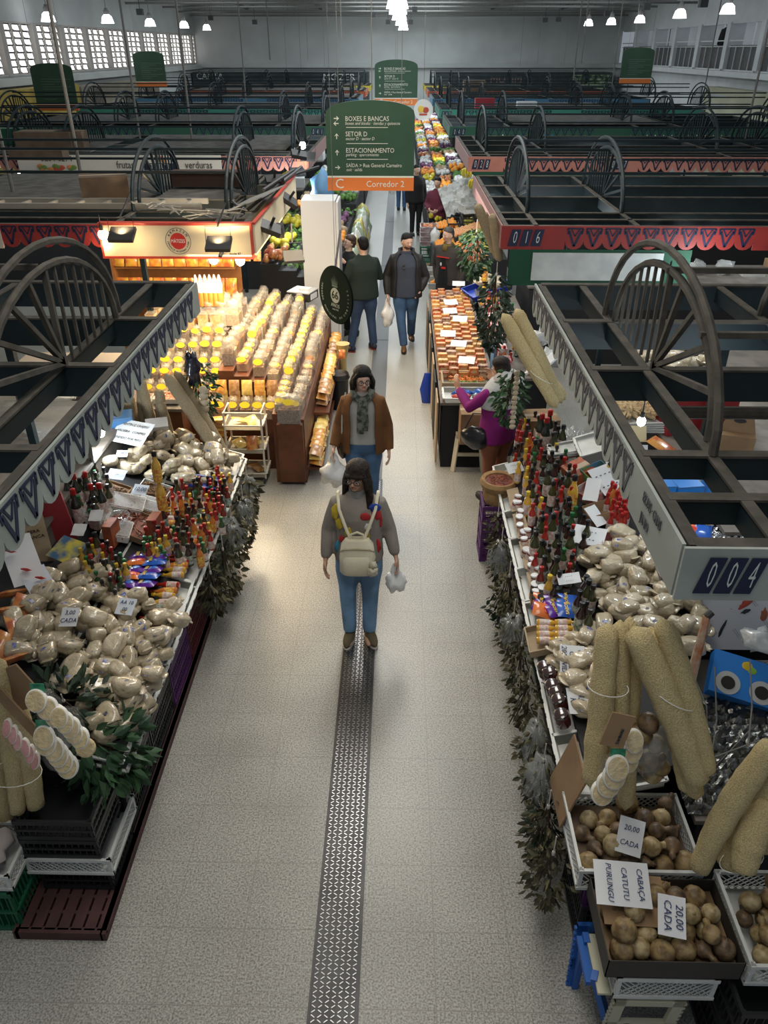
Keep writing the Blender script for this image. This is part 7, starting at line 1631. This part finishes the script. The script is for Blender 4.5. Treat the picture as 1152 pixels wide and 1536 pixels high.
mbagw = M('carrier_white', (.80,.80,.80), .3, var=.06, scale=8, bump=1, bscale=12, coat=.4, alpha=.93)
# 1. woman in the taupe sweatshirt at the front
mtaupe = M('sweat_taupe', (.25,.22,.19), .9, var=.08, scale=5, bump=.6, bscale=12); mcreamb = M('bag_cream', (.68,.62,.46), .6, var=.05, scale=6, bump=.3)
p = Person((-.295,4.98,0), 1.62, 0, 'woman with glasses in a taupe sweatshirt wearing a cream backpack on her front', skinm, 1.02, head=(R(-18),R(1),0),
    arms=[(V((-.235,.03,1.04)), V((-.255,-.07,.82))), (V((.235,.02,1.05)), V((.285,-.04,.84)))],
    legs=[(V((-.095,-.03,.46)), V((-.085,-.03,.08))), (V((.085,-.03,.46)), V((.075,-.02,.08)))], shoulder=.158, vox=.008)
p.hair(hairb, [([(-.075,.01,.05),(-.092,.0,-.03),(-.098,.005,-.12),(-.11,-.005,-.19)],[.03,.034,.034,.02]), ([(.075,.01,.05),(.092,.0,-.03),(.098,-.01,-.14),(.10,-.045,-.22)],[.03,.036,.038,.022]), ([(0,.07,.0),(0,.09,-.1),(0,.085,-.2)],[.06,.075,.06]), ([(.06,-.04,.085),(.075,-.05,.02),(.085,-.045,-.06)],[.018,.02,.018]), ([(-.055,-.045,.085),(-.075,-.045,.02),(-.082,-.035,-.05)],[.016,.018,.016])], fringe=True)
p.body(); p.glasses(mdark)
p.top(mtaupe, 'sweatshirt', hem=.50, pad=1.2, sleeve=1.15, cuff=.036)
p.trousers(jeanl, 1.05); p.shoes(M('shoe_olive', (.14,.11,.06), .8, var=.1), M('sole_white', (.6,.58,.52), .6), (R(-8),R(18)))
new('turtleneck', B().lathe([(.058,0),(.068,.02),(.062,.05),(.066,.07),(.055,.075)], 20), M('collar_grey', (.22,.22,.21), .9, bump=.4), p.root, (0,-.012,1.345), smooth=True)
my = M('patch_yellow', (.55,.40,.03), .8, var=.1, scale=20); mr = M('patch_red', (.45,.03,.03), .8); mbl = M('patch_blue', (.02,.06,.32), .8); mwp = M('patch_white', (.65,.65,.62), .8)
for i, (x,z,r,m) in enumerate([(-.155,1.25,(.04,.07),my),(-.12,1.17,(.045,.05),my),(-.07,1.10,(.03,.04),my),(.13,1.30,(.045,.035),mbl),(.135,1.24,(.045,.05),mr),(.165,1.16,(.02,.05),mr),(.06,1.24,(.04,.03),mr),(.075,1.15,(.03,.03),mwp),(.07,1.08,(.022,.035),my),(.145,.96,(.028,.06),mr),(-.15,.95,(.03,.055),M('patch_teal',(.05,.25,.40),.8)),(-.12,1.03,(.025,.03),mr),(-.10,1.17,(.015,.015),mr)]):
    p.patch('sweater_print', x, z, r, m, i, flat=-.012)
# backpack worn in front
bp = empty('backpack', (-.295,4.98,0), 'cream backpack worn on the chest of the woman in the taupe sweatshirt', 'backpack')
b = B(); b.loft([(0,-.215,.80,.115,.055),(0,-.22,.83,.135,.065),(0,-.215,.95,.135,.065),(0,-.205,1.05,.12,.055),(0,-.20,1.09,.09,.04)], 28, 0, None, 3.2); o = new('bag_body', b, mcreamb, bp, smooth=True, sharp=50)
b = B(); b.loft([(0,-.262,.825,.095,.03),(0,-.268,.86,.105,.034),(0,-.264,.95,.10,.03),(0,-.258,.975,.09,.02)], 24, 0, None, 3.2); new('front_pocket', b, mcreamb, bp, smooth=True, sharp=50)
new('zip', B().tube([(-.125,-.235,1.0),(-.10,-.262,1.035),(0,-.268,1.045),(.10,-.262,1.035),(.125,-.235,1.0)], .005, 6), M('zip_gold', (.4,.33,.2), .5), bp)
new('top_handle', B().tube([(-.045,-.20,1.085),(-.045,-.20,1.13),(0,-.20,1.15),(.045,-.20,1.13),(.045,-.20,1.085)], .009, 8), mcreamb, bp, smooth=True)
for sx in (-1, 1): new('strap', B().tube([(sx*.05,-.19,1.08),(sx*.09,-.165,1.18),(sx*.135,-.12,1.30),(sx*.15,-.02,1.375),(sx*.15,.08,1.34)], [.013]*5, 8, flat=.9), mcreamb, bp, smooth=True)
b = B(); lump(b, (.115,-.30,.87), (.04,.04,.04), .3, 8, 14, 10); lump(b, (.12,-.29,.92), (.03,.03,.03), .2, 6); new('pompom', b, M('pompom', (.55,.50,.38), 1, bump=1, bscale=60), bp, smooth=True, sharp=0)
new('key_chain', B().tube([(.13,-.23,1.02),(.14,-.26,.97),(.125,-.28,.93)], .004, 6), M('chain', (.5,.5,.5), .3, metal=1), bp)
bag_carry((-.01,4.93,.77), 'white plastic bag in the hand of the woman in the taupe sweatshirt', mbagw, (.085,.06,.10), 1, .06)
# 2. woman in the brown blazer behind
mblz = M('blazer_brown', (.14,.058,.018), .9, var=.12, scale=6, bump=.3); mtop = M('top_grey', (.36,.35,.33), .85, bump=.3)
p = Person((-.345,6.93,0), 1.62, 0, 'woman with glasses in a brown blazer and plaid scarf carrying a white bag', skinp, 1.06, head=(R(14),R(2),0),
    arms=[(V((-.235,.03,1.03)), V((-.285,-.09,.84))), (V((.235,.03,1.02)), V((.255,-.05,.79)))], legs=[(V((-.09,-.02,.45)), V((-.09,-.02,.08))), (V((.09,.03,.45)), V((.09,.10,.09)))], shoulder=.155, vox=.008)
p.hair(hairk, [([(-.07,.01,.05),(-.095,.0,-.02),(-.095,.0,-.10)],[.035,.042,.03]), ([(.07,.01,.05),(.095,.0,-.02),(.095,-.005,-.10)],[.035,.042,.03]), ([(0,.07,.0),(0,.09,-.1)],[.065,.07]), ([(-.045,-.05,.095),(-.085,-.045,.04),(-.092,-.03,-.04)],[.024,.024,.022]), ([(.01,-.055,.10),(.07,-.05,.06),(.09,-.035,-.02)],[.024,.024,.022])])
p.body(); p.glasses(mdark); p.top(mtop, 'grey_top', hem=.535, pad=1.08, sleeve=1.0, cuff=.03)
b = B(); g = p.k*p.g*1.25
def open_jacket(p, mat, hem, gap, pad, sleeve, cuff, name):
    """jacket shell with an open front: loft wall without the front wedge"""
    b = B(); g = p.k*p.g*pad; h = p.H; n = 28
    rings = [(hem,.160,.118),(.57,.156,.116),(.64,.146,.110),(.74,.154,.114),(.79,.148,.098),(.82,.122,.084),(.842,.092,.074),(.858,.074,.066)]
    vs = []; fs = []
    for (z,rx,ry) in rings:
        for j in range(n+1):
            a = -PI/2+gap+(2*PI-2*gap)*j/n; ca, sa = math.cos(a), math.sin(a); e = 2/2.3
            for q in (1, .90): vs.append((rx*g*q*math.copysign(abs(ca)**e, ca), ry*g*q*math.copysign(abs(sa)**e, sa), z*h))
    W_ = (n+1)*2; m = len(rings)
    for i in range(m-1):
        for j in range(n):
            a = i*W_+j*2; fs.append((a,a+2,a+2+W_,a+W_)); fs.append((a+1,a+1+W_,a+3+W_,a+3))
        a = i*W_; fs.append((a,a+W_,a+W_+1,a+1)); a = i*W_+n*2; fs.append((a,a+1,a+1+W_,a+W_))
    for j in range(n):
        a = j*2; fs.append((a,a+1,a+3,a+2)); a = (m-1)*W_+j*2; fs.append((a,a+2,a+3,a+1))
    b.add(vs, fs)
    for i in (0, 1):
        e, w = p.arms[i]; r = .056*p.k*sleeve; w2 = w-(w-e).normalized()*.005
        b.tube([p.sh[i]+V(((-1,1)[i]*-.04,0,0)), p.sh[i], p.sh[i].lerp(e,.5), e, e.lerp(w2,.5), w2], [r*.80,r*.92,r*.92,r*.86,r*.80,cuff], 14)
    o = new(name, b, mat, p.root); remesh(o, .010, 4); return o
open_jacket(p, mblz, .475, R(34), 1.30, 1.28, .050, 'blazer'); p.trousers(jeanl if False else M('jeans_mid', (.06,.13,.25), .8, var=.25, scale=4, bump=.4, bscale=14), 1.0); p.shoes(mdark, mdark)
msc = M('scarf_plaid', (.16,.17,.14), .9, col2=(.03,.035,.03), scale=26, bump=.5)
b = B(); b.tube([(.085*math.cos(a)*1.05,-.02+.075*math.sin(a)-.02*(math.sin(a)<0),1.395-.03*(math.sin(a)<-.2)+.02*math.cos(a*2)) for a in [2*PI*i/16 for i in range(17)]], .034, 10); b.tube([(.0,-.13,1.36),(-.01,-.165,1.25),(-.015,-.17,1.12),(-.02,-.165,1.02)], [.035,.042,.040,.035], 12, flat=.5); b.tube([(.03,-.13,1.36),(.02,-.165,1.25),(.03,-.17,1.15),(.025,-.165,1.05)], [.03,.036,.036,.03], 12, flat=.5)
new('scarf', b, msc, p.root, smooth=True)
b = B(); lump(b, (-.21,.02,.80), (.06,.10,.13), .1, 3, 14, 10); b2 = tag(new('handbag', b, M('bag_brown', (.035,.018,.012), .4), loc=(-.345,6.93,0), smooth=True), 'dark brown shoulder bag at the side of the woman in the brown blazer', 'bag')
new('strap', B().tube([(-.21,-.05,.90),(-.20,-.06,1.15),(-.165,-.0,1.37),(-.19,.08,1.15),(-.21,.08,.90)], .008, 6), M('strap_pale', (.5,.48,.44), .6), b2)
bag_carry((-.64,6.83,.77), 'large white plastic bag in the hand of the woman in the brown blazer', mbagw, (.135,.09,.15), 2, .06)
# 3. man in the black jacket
mjk = M('jacket_black', (.012,.012,.014), .6, bump=.5, bscale=12); mshirt = M('shirt_slate', (.035,.045,.07), .8, bump=.4, bscale=14)
p = Person((.10,12.25,0), 1.80, 0, 'man in an open black jacket and blue shirt walking with a white bag', skinp, 1.12, head=(R(26),R(8),0),
    arms=[(V((-.30,.04,1.16)), V((-.29,-.06,.88))), (V((.31,.05,1.14)), V((.23,-.06,.95)))], legs=[(V((-.07,-.10,.48)), V((-.02,-.18,.09))), (V((.10,.04,.50)), V((.10,.30,.14)))], shoulder=.188)
p.hair(hairk, None, (0,.02,.042), (.079,.092,.080)); p.body()
b = B(); c = .095*p.k; b.ell((0,-.030,c-.050), (.058,.064,.042), 14, 10, 0, p.TH); new('beard', b, M('beard', (.07,.045,.035), .9, bump=.6, bscale=80), p.root, smooth=True)
p.top(mshirt, 'shirt', hem=.475, pad=1.12, sleeve=.95, cuff=.03, collar=.012); open_jacket(p, mjk, .47, R(38), 1.30, 1.32, .045, 'jacket'); p.trousers(jeanb, 1.0, .058)
p.shoes(M('boot_brown', (.13,.06,.022), .5), mdark, (0,R(10)), .14)
new('jacket_collar', B().tube([(-.10,-.08,1.50),(-.105,.02,1.56),(0,.075,1.58),(.105,.02,1.56),(.10,-.08,1.50)], .028, 8), mjk, p.root, smooth=True)
b = B(); b.ell((-.035,-.162,1.36), (.022,.008,.016), 10, 6).ell((-.035,-.165,1.31), (.022,.008,.016), 10, 6); new('hanging_sunglasses', b, mdark, p.root)
bag_carry((-.19,12.19,.82), 'long white plastic bag in the hand of the man in the black jacket', mbagw, (.10,.07,.20), 3, .06)
# 4. man in the dark green sweater seen from behind
mgs = M('sweater_darkgreen', (.012,.022,.018), .9, bump=.4, bscale=30)
p = Person((-.56,12.12,0), 1.76, R(205), 'man in a dark green sweater and jeans standing with his back to the view', skinp, 1.14, head=(R(10),R(4),0),
    arms=[(V((-.29,-.02,1.14)), V((-.12,-.26,1.16))), (V((.29,-.04,1.12)), V((.10,-.24,1.10)))], legs=[(V((-.12,0,.49)), V((-.15,.02,.09))), (V((.14,-.02,.49)), V((.24,.0,.09)))], shoulder=.188)
p.hair(hairk, None, (0,.018,.035), (.081,.094,.086)); p.body(); p.top(mgs, 'sweater', hem=.49, pad=1.24, sleeve=1.25, cuff=.042); p.trousers(jeand, 1.02, .06)
p.shoes(M('shoe_navy', (.02,.025,.045), .7), M('sole_red', (.25,.03,.03), .6), (R(0),R(40)))
# 5. woman in black with glasses, arm raised
mbk = M('cloth_jet', (.008,.008,.010), .85, bump=.3)
p = Person((-.83,12.85,0), 1.64, R(-38), 'woman in black with glasses reaching out to a yellow pack', skinp, 1.0, head=(R(-16),R(-14),0),
    arms=[(V((-.30,-.06,1.33)), V((-.50,-.16,1.50))), (V((.23,-.02,1.08)), V((.10,-.22,1.28)))], shoulder=.17)
p.hd = V((-.6,-.2,.6)).normalized(); p.hair(M('hair_chestnut', (.05,.025,.015), .5, bump=.6, bscale=60), [([(0,.07,.02),(0,.09,-.05)],[.05,.03])], (0,.03,.034)); p.body(); p.glasses(mdark); p.top(mbk, 'black_sweater', hem=.48, pad=1.15, sleeve=1.15); p.trousers(mbk, 1, name='trousers'); p.shoes(mdark, mdark)
# 6. vendor in an apron
mven = M('sweater_charcoal', (.045,.036,.032), .9, bump=.5, bscale=20)
p = Person((.80,13.12,0), 1.72, R(-35), 'vendor in a dark sweater, mustard scarf and black apron behind the packet counter', skinp, 1.10, head=(R(-18),R(4),0),
    arms=[(V((-.27,.06,1.08)), V((-.22,.02,.86))), (V((.29,.05,1.10)), V((.26,-.02,.86)))], shoulder=.20)
p.hair(hairg, None, (0,.020,.040), (.079,.092,.082)); p.body(); p.top(mven, 'sweater', hem=.48, pad=1.22, sleeve=1.3); p.trousers(mbk, name='trousers'); p.shoes(mdark, mdark)
b = B(); b.tube([(.07*math.cos(a),-.01+.065*math.sin(a),1.47-.02*(math.sin(a)<0)) for a in [2*PI*i/14 for i in range(15)]], .027, 9); b.ell((0,-.11,1.42),(.045,.03,.06),10,8); new('scarf', b, M('scarf_mustard', (.16,.11,.025), .9, bump=.5), p.root, smooth=True)
b = B(); b.loft([(0,-.015,.55,.20,.155),(0,-.012,.95,.19,.158),(0,-.010,1.28,.12,.155)], 24); b.f = [f for f in b.f if all(b.v[i][1] < -.02 for i in f)]; b.m = [0]*len(b.f); ap = new('apron', b, mbk, p.root)
new('apron_trim', B().box((-.12,-.172,1.275),(.12,-.160,1.290)).box((-.02,-.175,1.10),(.06,-.165,1.13)), mred, ap); new('apron_badge', B().ell((-.03,-.172,1.17),(.018,.004,.03),10,6), mwhite, ap)
# 7. woman in purple from behind
mpurp = M('sweater_magenta', (.20,.008,.14), .85, bump=.3, bscale=14); mhood = M('hood_grey', (.42,.43,.43), .95, bump=.7, bscale=24)
p = Person((1.03,7.30,0), 1.58, R(-140), 'woman in a magenta sweater and grey hooded vest reaching over the packet counter', skinm, 1.12, head=(R(0),R(8),0),
    arms=[(V((-.27,-.10,1.10)), V((-.20,-.30,1.22))), (V((.29,-.14,1.10)), V((.20,-.40,1.20)))], shoulder=.18)
p.hd = V((0,-.5,.85)).normalized(); p.hair(hairb, [([(0,.07,.0),(0,.085,-.08)],[.06,.05])]); p.body(); p.top(mpurp, 'magenta_sweater', hem=.46, pad=1.26, sleeve=1.25); p.trousers(M('trousers_rust', (.20,.07,.035), .9, bump=.2), 1.08, .06, name='rust_trousers'); p.shoes(mdark, mdark)
b = B(); b.loft([(0,0,.70*1.58,.235,.175),(0,0,.79*1.58,.235,.165),(0,.01,.84*1.58,.18,.14),(0,.01,.875*1.58,.12,.11)], 20); lump(b, (0,.15,1.34), (.15,.10,.13), .15, 3, 16, 10); lump(b, (0,.07,1.42), (.14,.12,.075), .15, 3, 16, 10); o = new('hooded_vest', b, mhood, p.root); remesh(o, .012, 4)
q = p.root.matrix_basis @ V((0,0,0)); hb_ = empty('handbag', (.80,7.20,.78), 'black leather handbag hanging at the side of the woman in magenta', 'bag', rot=(0,0,R(-20)))
b = B(); lump(b, (0,0,0), (.16,.08,.12), .12, 3, 16, 10); new('bag_body', b, M('leather_black', (.010,.010,.013), .3, coat=.4, bump=.3), hb_, smooth=True, sharp=0); new('strap', B().tube([(-.12,0,.08),(-.05,.02,.25),(.05,.05,.25),(.12,.02,.08)], .008, 6), mdark, hb_)
# 8. people farther off
mmar = M('sweater_maroon', (.12,.02,.04), .85, bump=.3)
def simple(loc, H, rz, label, topm, trm, hair_=hairk, arms=None, skin=skinp, head=(0,R(5),0), girth=1.1):
    p = Person(loc, H, rz, label, skin, girth, head=head, arms=arms, vox=.014)
    p.hair(hair_, None, (0,.02,.038), (.082,.094,.086)); p.body(); p.top(topm, 'sweater', hem=.48, pad=1.2, sleeve=1.25, vox=.016); p.trousers(trm, name='trousers'); p.shoes(mdark, mdark); return p
fold = [(V((-.27,.0,1.08)), V((-.10,-.24,1.02))), (V((.27,.0,1.08)), V((.10,-.24,1.0)))]
simple((.86,19.15,0), 1.68, R(-25), 'man in a maroon sweater standing behind the right fruit stalls with folded hands', mmar, mbk, arms=fold)
simple((.40,21.2,0), 1.70, R(20), 'person in dark clothes beyond the maroon man at the right of the far aisle', mbk, mbk)
simple((.03,24.9,0), 1.74, R(170), 'person in blue jeans partly hidden behind the large green sign', M('coat_grey', (.06,.06,.07), .9), jeanb)
bag_carry((-.24,24.85,.83), 'white bag held by the person behind the large green sign', mbagw, (.10,.07,.16), 5, .06)
simple((-2.15,34.5,0), 1.75, R(60), 'person in black standing left of the smaller green sign', mbk, mbk)
simple((-.35,40.5,0), 1.7, R(0), 'distant person in dark coat at the end of the aisle', mbk, jeand)
for i, (yy, lb) in enumerate([(30.3,'nearest to the view'),(31.2,'in the middle'),(37.0,'farthest along')]):
    simple((XR+.55,yy,3.56), 1.66, R(-80+20*i), 'dark figure standing in the upper gallery window, '+lb, mbk, mbk)
# ------------------------------------------------------------------ tell apart the members of each group by where they stand
ORDW = ['first','second','third','fourth','fifth','sixth','seventh','eighth','ninth','tenth','eleventh','twelfth']
ORDW += ['%dth' % i for i in range(13, 21)]+['%d%s' % (i, {1:'st',2:'nd',3:'rd'}.get(i % 10, 'th')) for i in range(21, 120)]
def finish_labels():
    bpy.context.view_layer.update()
    tops = [o for o in bpy.data.objects if o.parent is None and o.get('label')]
    for o in tops:                                    # protos never placed
        if o['label'] == 'x':
            for c in list(o.children_recursive)+[o]: bpy.data.objects.remove(c)
    tops = [o for o in bpy.data.objects if o.parent is None and o.get('label')]
    by = {}
    for o in tops: by.setdefault(o['label'], []).append(o)
    drop = (' clear ', ' small ', ' printed ', ' in the crowd ', ' standing ')
    for lb, os_ in by.items():
        base = lb
        if len(os_) > 1:
            side = -1 if sum(o.location.x for o in os_) < 0 else 1
            os_.sort(key=lambda o: o.location.y)
            n = len(os_); w = max(1, min(len(ORDW), round(math.sqrt(n)))); rows = [os_[i:i+w] for i in range(0, n, w)] if n > 6 else [[o] for o in os_]
            for i, r in enumerate(rows):
                r.sort(key=lambda o: side*o.location.x)
                for j, o in enumerate(r):
                    t = ('%s row, %s from aisle' % (ORDW[i], ORDW[j])) if n > 6 else '%s from the front' % ORDW[i]
                    room = 16-len(t.split()); words = [v for v in base.split()]
                    for dr in ('the', 'small', 'clear', 'a', 'printed', 'glowing', 'of'):
                        while len(words) > room and dr in words: words.remove(dr)
                    while len(words) > room: words.pop(0)
                    o['label'] = ' '.join(words)+', '+t
        elif len(base.split()) > 16:
            words = base.replace(' the ', ' ').split()
            os_[0]['label'] = ' '.join(words[:16]) if len(words) <= 16 else ' '.join(words[:5]+words[-11:])
finish_labels()
